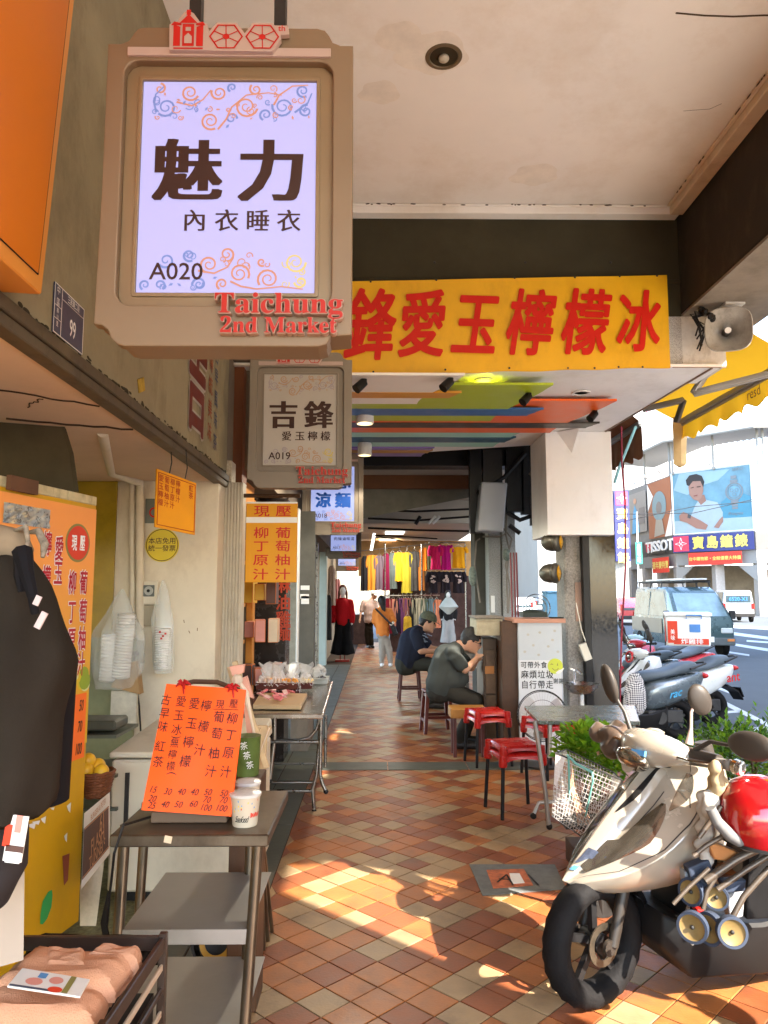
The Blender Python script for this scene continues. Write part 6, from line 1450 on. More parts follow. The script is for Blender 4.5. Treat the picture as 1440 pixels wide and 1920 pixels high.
q = MB(); q.ball(at(1030,1550,Yl),.02,10,8); q.ball(at(1000,1530,Yl-.02),.02,10,8); q.build('castor',M_blk,t,smooth=True)
# standing fan
c = at(1017,1342,6.65); t = thing('standing_fan','round standing fan with wire cage in front of the white cabinet','fan',(c.x,c.y,0))
ax = Vector((-.15,-1,.05)).normalized(); a,b = frame_of(ax); rr = .215
for rad,off,th in ((rr,0,.005),(rr*.97,.05,.003),(rr*.65,.075,.002),(rr*.32,.085,.002),(rr*.97,-.05,.003)):
    q = MB(); q.tube([c+ax*off+a*math.cos(k*PI/24)*rad+b*math.sin(k*PI/24)*rad for k in range(48)],th,5,closed=True); q.build('cage_ring',M_dark,t)
q = MB()
for k_ in range(48):
    th = k_*PI/24; d = a*math.cos(th)+b*math.sin(th); q.tube([c+ax*.09+d*.03,c+ax*.075+d*rr*.6,c+ax*.03+d*rr*.97,c+d*rr],.0013,3)
w_ = q.build('cage_wires',mat('pale_fan_wire',(.5,.5,.48),.4,.5),t); w_['kind'] = 'stuff'
for k_ in range(3):
    th = k_*2*PI/3+.5; vs = []
    for i in range(7):
        u = i/6
        for s_ in (-1,1): an = th+s_*(.15+.35*math.sin(u*PI*.8)); vs.append(c+(a*math.cos(an)+b*math.sin(an))*(.03+u*rr*.82)+ax*(.03*s_))
    q = MB(); q.add(vs,[(2*i,2*i+1,2*i+3,2*i+2) for i in range(6)]); q.build('blade',mat('grey_white_blade',(.55,.55,.54),.35),t,smooth=True)
q = MB(); q.cyl(c-ax*.03,c-ax*.17,.075,.05,20); q.cyl(c+ax*.05,c+ax*.03,.035,.035,16); q.build('motor',mat('fan_motor_grey',(.5,.5,.48),.4),t,smooth=40)
q = MB(); q.cyl((c.x,c.y+.12,.02),(c.x,c.y+.12,c.z),.014,.014,10); q.build('pole',M_steel,t); q = MB(); q.lathe([(.17,.0),(.17,.02),(.04,.04),(.001,.045)],(c.x,c.y+.12,0),n=28); q.build('base',M_dark,t,smooth=40)

# ------------------------------------------------------------------ plants
def foliage(q,rnd,c,rx,ry,rz_,n,L,W,up=.5):
    for i in range(n):
        d = Vector((rnd.gauss(0,1),rnd.gauss(0,1),rnd.gauss(0,1))).normalized(); r = rnd.random()**.4
        p = Vector(c)+Vector((d.x*rx*r,d.y*ry*r,d.z*rz_*r)); q.m(rnd.choice((0,0,1,1,2)))
        dd = (d+Vector((rnd.uniform(-.5,.5),rnd.uniform(-.5,.5),up+rnd.uniform(-.3,.5)))).normalized(); s = rnd.uniform(.6,1.25)
        q.leaf(p,dd,Vector((rnd.uniform(-.4,.4),rnd.uniform(-.4,.4),1)),L*s,W*s)
ML = [mat('leaf_bright',(.16,.32,.015),.45,var=.25,vs_=8),mat('leaf_mid',(.08,.22,.015),.45,var=.25,vs_=8),mat('leaf_yellow',(.28,.38,.025),.45,var=.25,vs_=8)]
for m_ in ML: translucent(m_,(.25,.42,.03),.3)
rnd = random.Random(12)
c = at(1118,1408,4.3); t = thing('potted_plant','bright green leafy potted plant between the folding table and the scooter','potted plant',(c.x,c.y,0))
q = MB(); foliage(q,rnd,c,.24,.18,.15,900,.052,.046); q.build('foliage',ML,t)
q = MB(); q.lathe([(.09,0),(.13,.22),(.14,.25),(.12,.25),(.001,.23)],(c.x,c.y,.12),n=28); q.build('pot',mat('brown_pot',(.12,.06,.035),.7),t,smooth=40)
q = MB()
for i in range(7): q.tube([(c.x,c.y,.36),c+Vector((rnd.uniform(-.1,.1),rnd.uniform(-.1,.1),0))],.006,5)
q.build('stem',MATS['leaf_mid'],t)
q = MB(); q.box((c.x,c.y,.06),(.3,.3,.12)); tag(q.build('plant_stand',M_wood_d),'dark low block under the bright green potted plant','stand')
for i,(px,py,Yp,rx,ry,rz_,n,lb) in enumerate(((1400,1425,4.3,.30,.35,.20,900,'dark green clipped shrub right of the scooter handlebar'),(1335,1425,4.9,.26,.3,.17,620,'smaller green shrub just behind the scooter mirror'),(1285,1545,3.75,.16,.18,.22,420,'leafy shrub glimpsed behind the scooter front'),(1480,1455,4.6,.3,.4,.24,420,'dark green shrub at the right picture edge'))):
    c = at(px,py,Yp); t = thing('shrub',lb,'shrub',(c.x,c.y,0),0,'shrubs beside the kerb'); q = MB(); foliage(q,rnd,c,rx,ry,rz_,int(n*1.2),.042,.03,.45)
    for k_ in range(10):
        s = c+Vector((rnd.uniform(-rx,rx)*.8,rnd.uniform(-ry,ry)*.8,rz_*.8));
        for m_ in range(4): q.leaf(s+Vector((0,0,.03*m_)),Vector((rnd.uniform(-1,1),rnd.uniform(-1,1),1.2)),Z_,.05,.018)
    q.build('foliage',[mat('shrub_dark',(.05,.13,.02),.5,var=.3,vs_=8),ML[1],ML[0]],t)
    q = MB()
    for k_ in range(6): q.tube([(c.x+rnd.uniform(-.06,.06),c.y+rnd.uniform(-.06,.06),.1),c+Vector((rnd.uniform(-rx,rx)*.6,rnd.uniform(-ry,ry)*.6,0))],.008,5)
    q.build('stem',M_wood_d,t)
q = MB(); q.bb(1.95,2.9,3.9,5.3,0,.22); q.bb(2.0,2.85,3.95,5.25,.2,.24); tag(q.build('planter_trough',M_conc,bev=.01),'grey concrete planter trough holding the shrubs by the kerb','planter')
# white wire basket
t = thing('wire_basket','white mesh basket with teal straps and dried stalks, left of the scooter','basket',at(1090,1640,3.55))
M_mesh = mat('white_wire',(.60,.56,.52),.45,var=.1)
TB = [at(x,y,Y) for x,y,Y in ((1042,1412,3.45),(1165,1462,3.38),(1150,1448,3.75),(1062,1405,3.8))]; BB_ = [at(x,y,Y) for x,y,Y in ((1070,1560,3.45),(1128,1568,3.42),(1135,1540,3.68),(1080,1535,3.7))]
BB_[0] = at(1035,1530,3.47); BB_[1] = at(1100,1575,3.42)
q = MB()
for s_ in range(4):
    A,B,C_,D = TB[s_],TB[(s_+1) % 4],BB_[(s_+1) % 4],BB_[s_]
    def wq(u,v): return (A*(1-u)+B*u)*(1-v)+(D*(1-u)+C_*u)*v
    n = 15
    for i in range(n+1):
        q.tube([wq(i/n,0),wq(i/n,1)],.0012,3); q.tube([wq(0,i/n),wq(1,i/n)],.0012,3)
for i in range(11): q.tube([BB_[0].lerp(BB_[1],i/10),BB_[3].lerp(BB_[2],i/10)],.0012,3)
w_ = q.build('mesh',M_mesh,t); w_['kind'] = 'stuff'
q = MB(); q.tube(TB,.004,6,closed=True); q.tube(BB_,.0035,6,closed=True); q.build('rim',M_dark,t)
q = MB(); A,B = TB[0],TB[3]; q.quad(TB[0].lerp(BB_[0],.02),TB[0].lerp(TB[1],.16),BB_[0].lerp(BB_[1],.15).lerp(TB[0],.5),BB_[0].lerp(TB[0],.5)); q.build('side_plate',mat('blush_plastic',(.55,.45,.40),.5),t)
q = MB(); q.tube([at(1063,1415,3.42),at(1080,1432,3.4),at(1110,1448,3.38),at(1112,1462,3.38),at(1098,1530,3.42)],[.004,.006,.007,.005,.004],6); q.tube([at(1066,1418,3.42),at(1068,1500,3.45)],.005,6); q.build('teal_strap',mat('teal_strap',(.16,.38,.32),.5),t)
q = MB()
for i in range(16): a_ = at(1050+rnd.uniform(0,22),1425+rnd.uniform(0,12),3.55); q.tube([a_,at(1068+rnd.uniform(0,10),1480,3.52),at(1082+rnd.uniform(0,24),1540+rnd.uniform(-8,8),3.5)],.0025,4)
q.build('dried_stalk',mat('pink_tan_stalk',(.46,.27,.18),.7,var=.3),t)
q = MB()
for i in range(7): q.tube([at(1085,1440+4*i,3.48),at(1100,1450+5*i,3.45),at(1090+i*2,1520,3.46)],.0018,4)
q.build('thin_wire',M_dark,t)
q = MB(); c = (BB_[0]+BB_[2])/2; q.cyl((c.x+.12,c.y+.1,.0),c+Vector((.08,.05,0)),.014,.014,8); q.box(c+Vector((.04,.03,-.02)),(.24,.2,.014)); q.lathe([(.10,-.015),(.10,.015)],(c.x+.12,c.y+.1,.10),(0,1,0),20); q.build('carrier',M_dark,t)

# ------------------------------------------------------------------ motor scooters (x forward, y to the rider's left, z up)
def lerp3(L,s): i = min(int(s),len(L)-2); f = s-i; return Vector(L[i]).lerp(Vector(L[i+1]),f)
CR = [(.20,0,.905),(.33,0,.845),(.45,0,.735),(.56,0,.625),(.66,0,.52),(.735,0,.445)]
CS = [(.10,.13,.86),(.20,.20,.77),(.32,.235,.665),(.44,.225,.57),(.57,.155,.49),(.70,.035,.435)]
CL = [(.06,.11,.70),(.12,.17,.60),(.22,.19,.52),(.35,.17,.455),(.52,.11,.42),(.68,.025,.405)]
def wheel(q_parent,cx,cz,R,r,m_rim,spokes=5,y0=0.0,det=True):
    t_ = MB(); n,k_ = 40,12; vs = []
    for i in range(n):
        a_ = 2*PI*i/n
        for j in range(k_):
            b_ = 2*PI*j/k_; rr = R-r+r*math.cos(b_); gro = .003*(1 if (i+j) % 2 else -1) if math.cos(b_) > .3 else 0
            vs.append(Vector((cx+math.cos(a_)*(rr+gro),y0+math.sin(b_)*r*1.2,cz+math.sin(a_)*(rr+gro))))
    t_.add(vs,[(i*k_+j,((i+1) % n)*k_+j,((i+1) % n)*k_+(j+1) % k_,i*k_+(j+1) % k_) for i in range(n) for j in range(k_)])
    w_ = t_.build('tyre',M_rub,q_parent,smooth=50,world=False)
    q = MB(); O = Vector((cx,y0,cz)); Ri = R-r*1.55
    q.lathe([(Ri+.012,-.035),(Ri+.016,-.03),(Ri,-.02),(Ri-.006,0),(Ri,.02),(Ri+.016,.03),(Ri+.012,.035),(Ri+.012,-.035)],O,(0,1,0),36)
    for i in range(spokes):
        a_ = 2*PI*i/spokes+.3; d = Vector((math.cos(a_),0,math.sin(a_))); q.box(O+d*Ri*.55,(Ri*.9,.022,.026),Matrix.Rotation(-a_,3,'Y'),1)
    q.cyl(O-Y_*.045,O+Y_*.045,.035,.035,18); rim = q.build('rim',m_rim,w_,smooth=40,world=False)
    if det: q = MB(); q.lathe([(.05,.048),(.075,.048),(.075,.053),(.05,.053),(.05,.048)],O,(0,1,0),30); q.build('brake_disc',M_steel_d,w_,smooth=30,world=False)
    return w_
def crom(L,s):
    i = min(int(s),len(L)-2); f = s-i; a,b,c,d = [Vector(L[min(max(k,0),len(L)-1)]) for k in (i-1,i,i+1,i+2)]
    return .5*((2*b)+(c-a)*f+(2*a-5*b+4*c-d)*f*f+(3*b-a-3*c+d)*f**3)
def snap(o,pts,off):
    bv = BVHTree.FromObject(o,bpy.context.evaluated_depsgraph_get()) if False else BVHTree.FromPolygons([v.co for v in o.data.vertices],[p.vertices[:] for p in o.data.polygons])
    r = []
    for p in pts:
        c,n,i,d = bv.find_nearest(p); n = -n if n.dot(p-Vector((.3,0,.5))) < 0 else n; r.append(c+n*off)
    return r
def patch(o,fn,s0,s1,n,wid,off,name,m,parent,side=1):
    """strip on the cowl: wid(u) -> (t0,t1)"""
    q = MB(); vs = []
    for i in range(n+1):
        u = i/n; t0,t1 = wid(u)
        for j in range(5): p = fn(s0+(s1-s0)*u,t0+(t1-t0)*j/4); p.y *= side; vs.append(p)
    vs = snap(o,vs,off); q.add(vs,[(5*i+j,5*i+5+j,5*i+6+j,5*i+1+j) if side < 0 else (5*i+j,5*i+1+j,5*i+6+j,5*i+5+j) for i in range(n) for j in range(4)])
    return q.build(name,m,parent,smooth=True,world=False)
M_lens = mat('smoky_headlamp_glass',(.26,.23,.19),.1,.85,var=.35,vs_=16,coat=.6)
def scooter(label,loc,rz,body,lower,seat,lean=0.0,steer=0.0,gold=False,near_only=False):
    t = thing('motor_scooter',label,'scooter',loc,rz); t.rotation_euler = (lean,0,rz)
    S = dict(world=False)
    # front cowl
    rings = []; NS = 20
    for i in range(NS+1):
        s = 5*i/NS; R_2,S_,L_2 = crom(CR,s),crom(CS,s),crom(CL,s); k = math.sin(min(1,s/5)*PI)**.6 if 0 < s < 5 else 0
        c1 = R_2.lerp(S_,.20)+Vector((.006,0,.012))*k; c2 = R_2.lerp(S_,.26)+Vector((-.004,0,-.006))*k; mR = R_2.lerp(S_,.62)+Vector((.014,0,.024))*k; sh = S_+Vector((.006,0,.012))*k
        h = [R_2+Vector((.004,0,.008))*k,c1,c2,mR,sh,S_-Vector((.006,.003,.012)),S_.lerp(L_2,.5)+Vector((0,.012,0)),L_2]; ring = h+[Vector((L_2.x-.02,0,L_2.z-.02))]+[Vector((p.x,-p.y,p.z)) for p in reversed(h[1:])]
        rings.append(ring)
    q = MB(); q.loft(rings); cow = q.build('front_cowl',body,t,smooth=24,bev=.0025,**S)
    fn = lambda s,tt: lerp3(CR,s).lerp(lerp3(CS,s),tt)+Vector((.02,0,.03))
    for sd in (1,-1):
        patch(cow,fn,1.9,4.45,12,lambda u: (.55-.1*u-.12*math.sin(u*PI),.62-.05*u+.22*math.sin(u*PI)**.7),.004,'headlight',M_lens,t,sd)
        patch(cow,fn,.9,2.0,8,lambda u: (.60+.1*u,.72+.12*math.sin(u*PI)),.003,'indicator',M_lens,t,sd)
        patch(cow,fn,.8,2.6,8,lambda u: (.22-.1*u,.24-.1*u+.10*math.sin(u*PI)),.003,'black_inlay',M_blk,t,sd)
    # inner shield, neck, floor and skirts
    q = MB(); q.loft([[Vector((x-.03,y,z)) for x,y,z in ((a,w_,b),(a,-w_,b),(a-.06,-w_,b),(a-.06,w_,b))] for a,b,w_ in ((.17,.86,.11),(.16,.70,.17),(.24,.50,.18),(.32,.30,.17),(.30,.24,.17))]); q.build('leg_shield',lower,t,smooth=50,sub=1,**S)
    q = MB(); q.loft([[Vector((x,s_*y,z)) for s_,(y,z) in ((1,(w_,z1)),(1,(w_*.9,z0)),(-1,(w_*.9,z0)),(-1,(w_,z1)))] for x,w_,z0,z1 in ((.40,.13,.22,.34),(.30,.17,.11,.30),(.0,.185,.09,.28),(-.35,.18,.09,.30),(-.55,.15,.14,.36))]); q.build('floorboard',lower,t,smooth=45,bev=.012,**S)
    q = MB()
    for sd in (1,-1): q.tube([(.36,sd*.20,.60),(.30,sd*.2,.47),(.36,sd*.195,.33),(.32,sd*.19,.25)],.006,6)
    q.build('edge_moulding',body if not gold else mat('grey_moulding',(.20,.19,.18),.5),t,**S)
    q = MB(); q.cyl((.50,0,.50),(.26,0,.86),.045,.05,12); q.build('steering_neck',M_blk,t,**S)
    # rear body
    q = MB(); secs = [(-.28,.13,.30,.60),(-.42,.16,.30,.68),(-.65,.165,.36,.70),(-.9,.13,.48,.74),(-1.08,.05,.62,.76)]
    q.loft([[Vector((x,y,z)) for y,z in ((w_,z1),(w_*1.08,(z0+z1)/2+.04),(w_*.8,z0),(-w_*.8,z0),(-w_*1.08,(z0+z1)/2+.04),(-w_,z1))] for x,w_,z0,z1 in secs]); q.build('rear_body',body if not gold else mat('grey_body',(.2,.2,.2),.3,coat=.3),t,smooth=50,sub=2,**S)
    q = MB(); q.loft([[Vector((x,y,z)) for y,z in ((w_*.75,z1),(w_,z1-.03),(w_,z0),(-w_,z0),(-w_,z1-.03),(-w_*.75,z1),(0,z1+.01))] for x,w_,z0,z1 in ((-.24,.07,.64,.72),(-.30,.13,.62,.76),(-.5,.165,.66,.77),(-.62,.16,.68,.79),(-.72,.15,.70,.85),(-.92,.12,.74,.87),(-.99,.07,.76,.84))]); q.build('seat',seat,t,smooth=60,sub=2,**S)
    q = MB(); q.tube([(-.85,.14,.78),(-1.05,.12,.84),(-1.10,0,.85),(-1.05,-.12,.84),(-.85,-.14,.78)],.012,8); q.build('grab_rail',M_dark,t,smooth=50,**S)
    q = MB(); q.ball((-1.07,0,.70),(.05,.10,.035),16,8); q.build('tail_light',mat('red_lens',(.45,.02,.015),.15),t,smooth=True,**S)
    q = MB(); q.loft([[Vector((x,y,z)) for y,z in ((.09,z_),(-.09,z_),(-.09,z_-.02),(.09,z_-.02))] for x,z_ in ((-.9,.5),(-1.05,.42),(-1.12,.32))]); q.box((-1.10,0,.40),(.012,.2,.13),(0,.35,0)); q.build('rear_mudguard',M_blk,t,**S)
    q = MB(); q.tube([(-.3,-.15,.22),(-.6,-.17,.25),(-.95,-.18,.33)],[.03,.045,.05],14); q.build('exhaust',M_steel_d,t,smooth=50,**S)
    q = MB(); q.box((-.52,.06,.26),(.42,.16,.14)); q.cyl((-.45,.1,.25),(-.45,.16,.25),.09,.08,18); q.build('engine_case',M_dark,t,bev=.01,**S)
    wheel(t,-.70,.225,.225,.052,M_dark,5,0,False)
    # front end, turned by the steering angle
    fr_ = bpy.data.objects.new('front_fork',None); col.objects.link(fr_);
    bpy.data.objects.remove(fr_)
    w_ = wheel(t,.62,.23,.232,.046,M_blk if gold else M_steel_d,5)
    q = MB()
    for sd in (1,-1): q.cyl((.60,sd*.075,.23),(.50,sd*.075,.50),.020,.024,12); q.cyl((.62,sd*.07,.23),(.62,sd*.085,.23),.028,.028,12)
    q.box((.50,0,.48),(.06,.2,.05)); fk = q.build('fork',mat('brown_black_fork',(.03,.023,.018),.45,.2),t,smooth=40,**S)
    q = MB(); n = 14; vs = []
    for i in range(n+1):
        a_ = math.radians(82+75*i/n)
        for y,dr in ((-.07,-.02),(-.055,.012),(0,.022),(.055,.012),(.07,-.02)): vs.append(Vector((.62+math.cos(a_)*(.245+dr),y,.23+math.sin(a_)*(.245+dr))))
    q.add(vs,[(5*i+j,5*i+j+1,5*i+6+j,5*i+5+j) for i in range(n) for j in range(4)]); fd = q.build('front_fender',M_blk,t,smooth=True,**S)
    piv = Vector((.56,0,0)); MR = Matrix.Translation(piv)@Matrix.Rotation(steer,4,'Z')@Matrix.Translation(-piv)
    for o in (w_,fk,fd)+tuple(w_.children): o.data.transform(MR)
    # handlebar head
    q = MB(); ys = [(-.20,.30,.90,.035,.03),(-.13,.32,.91,.06,.05),(-.05,.345,.90,.085,.075),(.05,.345,.90,.085,.075),(.13,.32,.91,.06,.05),(.20,.30,.90,.035,.03)]
    q.loft([[Vector((x+math.cos(a_)*rx,y,z+math.sin(a_)*rz_)) for a_ in [2*PI*k_/12 for k_ in range(12)]] for y,x,z,rx,rz_ in ys]); hd_ = q.build('handlebar_cover',body,t,smooth=60,sub=1,**S)
    q = MB(); q.loft([[Vector((x,y,z)) for y,z in ((w_,z0),(-w_,z0),(-w_*.7,z0+.02),(w_*.7,z0+.02))] for x,z0,w_ in ((.45,.80,.03),(.42,.86,.09),(.36,.93,.12),(.28,.965,.08))]); q.build('visor_panel',body,t,smooth=50,sub=1,**S)
    q = MB(); q.ball((.415,0,.865),(.035,.095,.05),18,10,(0,.5,0)); q.build('head_lamp',M_lens,t,smooth=True,**S)
    for sd in (1,-1):
        q = MB(); q.cyl((.29,sd*.19,.90),(.26,sd*.345,.905),.017,.018,14); q.ball((.26,sd*.35,.905),.021,12,8); q.build('grip',M_blk if not gold else mat('grey_grip',(.2,.18,.16),.6),t,smooth=40,**S)
        q = MB(); q.tube([(.34,sd*.17,.90),(.335,sd*.24,.90),(.31,sd*.31,.905)],.006,6); q.build('brake_lever',M_chrome,t,**S)
    if not near_only:
        for sd,up in ((1,gold),(-1,False)):
            a_ = Vector((.28,sd*.20,.93)); c = Vector((.24,.435,.985)) if (gold and sd > 0) else Vector((.33,sd*.27,1.12))
            e = Vector((.25,.33,.97)) if (gold and sd > 0) else Vector((.30,sd*.25,1.04))
            q = MB(); q.tube([a_,a_.lerp(e,.5)+Vector((0,0,.02)),e,c],[.010,.008,.007,.006],8); ms = q.build('mirror_stem',M_blk if not gold else mat('brown_plastic',(.04,.032,.026),.45),t,smooth=40,**S)
            q = MB(); q.ball(c,(.022,.085,.05) if (gold and sd > 0) else (.025,.045,.085),18,12,(0,0,.3*sd) if (gold and sd > 0) else (.15,.2,0)); q.build('mirror_shell',mat('brown_plastic',(.04,.032,.026),.45),ms,smooth=True,**S)
    q = MB(); q.tube([(-.25,.14,.16),(-.22,.26,.02)],.010,8); q.build('side_stand',M_dark,t,**S)
    return t,cow
M_gold = mat('champagne_paint',(.36,.31,.245),.26,.15,var=.03,vs_=2.5,coat=.6,spec=.5)
M_gry = mat('blue_grey_paint',(.13,.155,.17),.28,.4,var=.08,coat=.5); M_seat = mat('blue_grey_seat',(.085,.105,.125),.5,var=.12,vs_=14)
M_low = mat('black_panel',(.010,.009,.009),.5,var=.2,vs_=12,spec=.2)
RZ = math.radians(195.7); fx_ = Vector((math.cos(RZ),math.sin(RZ),0)); SC0 = Vector((.80,2.93,0))-fx_*.62
gs,cow = scooter('champagne gold scooter with black wheels parked at the lower right',SC0,RZ,M_gold,M_low,M_seat,0.0,math.radians(15),gold=True)
GW = world_matrix(gs)
def gl(x,y,z): return GW@Vector((x,y,z))
fn = lambda s,tt: lerp3(CR,s).lerp(lerp3(CS,s),tt)+Vector((.02,0,.03))
for sd in (1,-1):
    for s0,s1,fa in ((.1,4.9,lambda u: (1.0,1.018)),(1.6,4.7,lambda u: (.46-.1*u,.478-.1*u)),(.35,1.7,lambda u: (.5+.4*u,.516+.4*u))): patch(cow,fn,s0,s1,22,fa,.0015,'panel_gap',M_dark,gs,sd)
patch(cow,fn,3.75,4.35,4,lambda u: (.15,.5-.3*u),.0045,'sticker',mat('dark_blue_sticker',(.05,.06,.09),.4,var=.6,vs_=60),gs,1)
patch(cow,fn,4.45,4.65,3,lambda u: (.2,.5),.005,'sticker',MATS['print_blue'],gs,1)
patch(cow,fn,.15,.45,3,lambda u: (.1,.45),.0045,'sticker',mat('pale_teal_sticker',(.3,.5,.48),.4),gs,-1)
q = MB(); q.box((.425,.06,.90),(.012,.06,.02),(0,-.3,.3)); q.build('blue_tag',MATS['print_blue'],gs,world=False)
# brown rain cover over the far grip
q = MB(); q.ball((.29,-.30,.885),(.07,.09,.05),16,10); q.ball((.31,-.39,.895),(.05,.05,.045),14,8); q.ball((.33,-.27,.85),(.05,.07,.045),14,8); q.ball((.25,-.34,.925),(.03,.07,.02),12,8)
r = remesh(q,.008,14,.022,16); r.build('grip_cover',mat('brown_vinyl',(.075,.05,.036),.4,var=.3,vs_=9),gs,smooth=True,world=False)
q = MB(); q.lathe([(.012,-.012),(.026,-.01),(.026,.010),(.012,.012)],(.255,.385,.905),(0,1,0),18); q.build('bar_end_ring',M_chrome,gs,smooth=40,world=False)
q = MB(); q.cyl((.28,.15,.90),(.26,.30,.905),.034,.026,18); q.cyl((.22,.17,.95),(.21,.175,.88),.03,.035,14); q.build('switch_pod',mat('brown_plastic',(.04,.032,.026),.45),gs,smooth=40,world=False)
q = MB(); P = [at(x,y,2.95) for x,y in ((1303,1320),(1296,1335),(1296,1365),(1292,1395))]; q.tube(P,[.006,.006,.006,.016],8); sm2 = q.build('extra_mirror_stem',mat('pink_white_stem',(.55,.42,.36),.4),gs,smooth=50)
q = MB(); c = at(1312,1312,2.95); q.ball(c,(.045,.02,.062),18,12,(0,-.35,0)); q.build('extra_mirror_shell',MATS['brown_plastic'],sm2,smooth=True)
# cloths and bag on the handlebar
def lumps(name,pts,m,label,cat,amp=.02):
    q = MB()
    for (x,y,Y,r_) in pts: q.ball(at(x,y,Y),r_,12,8)
    for a_,b_ in zip(pts,pts[1:]): q.tube([at(*a_[:3]),at(*b_[:3])],[a_[3]*.95,b_[3]*.95],12)
    r = remesh(q,.007,2,amp,26,lambda c: .007*math.sin(c.x*110+c.y*60+5*noise.noise(c*12))); o = r.build(name,m,smooth=True); return tag(pivot(o,at(*pts[-1][:3])),label,cat)
lumps('cloth_bag',[(1344,1442,2.68,.022),(1347,1468,2.70,.034),(1338,1495,2.72,.036),(1330,1518,2.74,.018)],mat('cream_yellow_cloth',(.36,.27,.155),.85,var=.15),'cream yellow cloth hanging from the near handlebar grip','cloth')
lumps('towel',[(1328,1500,2.7,.035),(1325,1545,2.72,.03),(1322,1580,2.72,.022),(1320,1620,2.72,.012)],mat('white_towel',(.40,.36,.31),.9,var=.1),'white towel hanging behind the near handlebar','towel')
shade_scooter = copy_tree(gs,label='unseen second scooter added beyond the right picture edge to shade the floor'); shade_scooter.location = (2.45,1.80,0); shade_scooter.rotation_euler = (0,0,math.radians(190))  # unseen copy, added so its shadow covers the floor at the lower right
# red helmet
hc = gl(-.16,.0,.70); hc = at(1424,1528,2.66); t = thing('red_helmet','glossy red open helmet resting on the stroller at the right edge','helmet',hc-Vector((0,0,.13)))
q = MB(); n = 36; prof = [(.001,.135),(.05,.127),(.095,.10),(.126,.055),(.136,.0),(.131,-.05),(.118,-.09),(.112,-.09),(.12,-.05),(.001,-.02)]
q.lathe(prof,hc,Vector((.1,.0,1)),n); q.build('shell',mat('red_gloss_shell',(.28,.004,.006),.08,var=.15,vs_=12,coat=1.0),t,smooth=50)
q = MB(); q.lathe([(.118,-.09),(.122,-.085),(.122,-.096),(.116,-.098),(.112,-.09)],hc,Vector((.1,0,1)),n); q.build('edge_trim',M_blk,t,smooth=50)
# folded stroller
t = thing('folded_stroller','folded stroller with tan disc wheels lying on the scooter footboard','stroller',at(1350,1760,2.7))
M_disc = mat('ochre_disc',(.19,.125,.045),.5,var=.2,vs_=20); M_bl = mat('slate_blue_tyre',(.035,.045,.07),.6,var=.2)
def swheel(px,py,Y,r_,ax):
    c = at(px,py,Y); ax = Vector(ax).normalized(); q = MB(); q.lathe([(r_*.8,-.012),(r_*.98,-.012),(r_,0),(r_*.98,.012),(r_*.8,.012),(r_*.8,-.012)],c,ax,30); w_ = q.build('wheel',M_bl,t,smooth=50)
    q = MB(); q.lathe([(.001,.0),(r_*.25,.002),(r_*.7,.006),(r_*.8,.010),(r_*.8,-.01),(.001,-.01)],c,ax,28); q.build('disc',M_disc,w_,smooth=40)
    q = MB(); q.ball(c+ax*.006,.007,10,6); q.build('hub',M_dark,w_)
swheel(1299,1738,2.62,.051,(-.6,-.8,.05)); swheel(1332,1741,2.64,.054,(-.85,-.5,.05)); swheel(1372,1747,2.58,.050,(-.1,-1,.1)); swheel(1297,1672,2.70,.047,(-.8,-.6,.1)); swheel(1343,1682,2.68,.042,(-.4,-.9,.1))
M_tb = mat('taupe_tube',(.13,.10,.075),.4,.5,var=.2)
for pts,r_ in ((((1322,1652),(1380,1612),(1440,1582),(1500,1555)),.014),(((1345,1668),(1400,1630),(1440,1605),(1500,1580)),.010),(((1365,1735),(1395,1680),(1440,1630),(1490,1590)),.010),(((1318,1705),(1326,1670),(1345,1640),(1352,1625)),.008),(((1310,1570),(1340,1530),(1352,1512)),.009),(((1262,1695),(1290,1665),(1330,1628)),.007),(((1300,1605),(1325,1585),(1370,1560)),.008)):
    q = MB(); q.tube([at(x,y,2.66) for x,y in pts],r_,10); q.build('frame_tube',M_tb,t,smooth=50)
q = MB(); q.tube([at(x,y,2.6) for x,y in ((1332,1515),(1344,1540),(1368,1566),(1400,1584),(1450,1594))],[.017,.019,.021,.021,.018],14); q.build('foam_handle',mat('grey_foam',(.15,.145,.14),.8,var=.15,vs_=30),t,smooth=50)
for k_,(pts,m_) in enumerate(((((1328,1580),(1352,1585),(1392,1602),(1376,1618),(1340,1612)),mat('orange_wood_piece',(.40,.16,.05),.5,var=.2)),(((1290,1628),(1330,1612),(1345,1650),(1320,1672),(1296,1650)),M_bl),(((1355,1655),(1400,1650),(1398,1672),(1362,1676)),M_bl),(((1283,1632),(1296,1640),(1318,1680),(1306,1690),(1285,1655)),mat('grey_blue_plastic',(.20,.23,.26),.35)),(((1316,1655),(1336,1650),(1340,1672),(1326,1680)),M_tb),(((1362,1676),(1398,1672),(1394,1720),(1370,1725)),mat('grey_mesh_fabric',(.30,.30,.31),.9,var=.4,vs_=80)),(((1306,1704),(1322,1706),(1320,1716),(1308,1714)),M_red),(((1405,1600),(1500,1590),(1500,1720),(1400,1725)),M_low),(((1380,1560),(1440,1585),(1440,1610),(1370,1600)),mat('brown_fabric',(.08,.055,.04),.9)))):
    V = [at(x,y,2.68+.012*k_) for x,y in pts]; n = len(V); q = MB(); q.add(V+[v+Vector((0,.05,0)) for v in V],[tuple(reversed(range(n))),tuple(range(n,2*n))]+[(i,(i+1) % n,n+(i+1) % n,n+i) for i in range(n)]); q.build('folded_part',m_,t,bev=.006,seg=2)
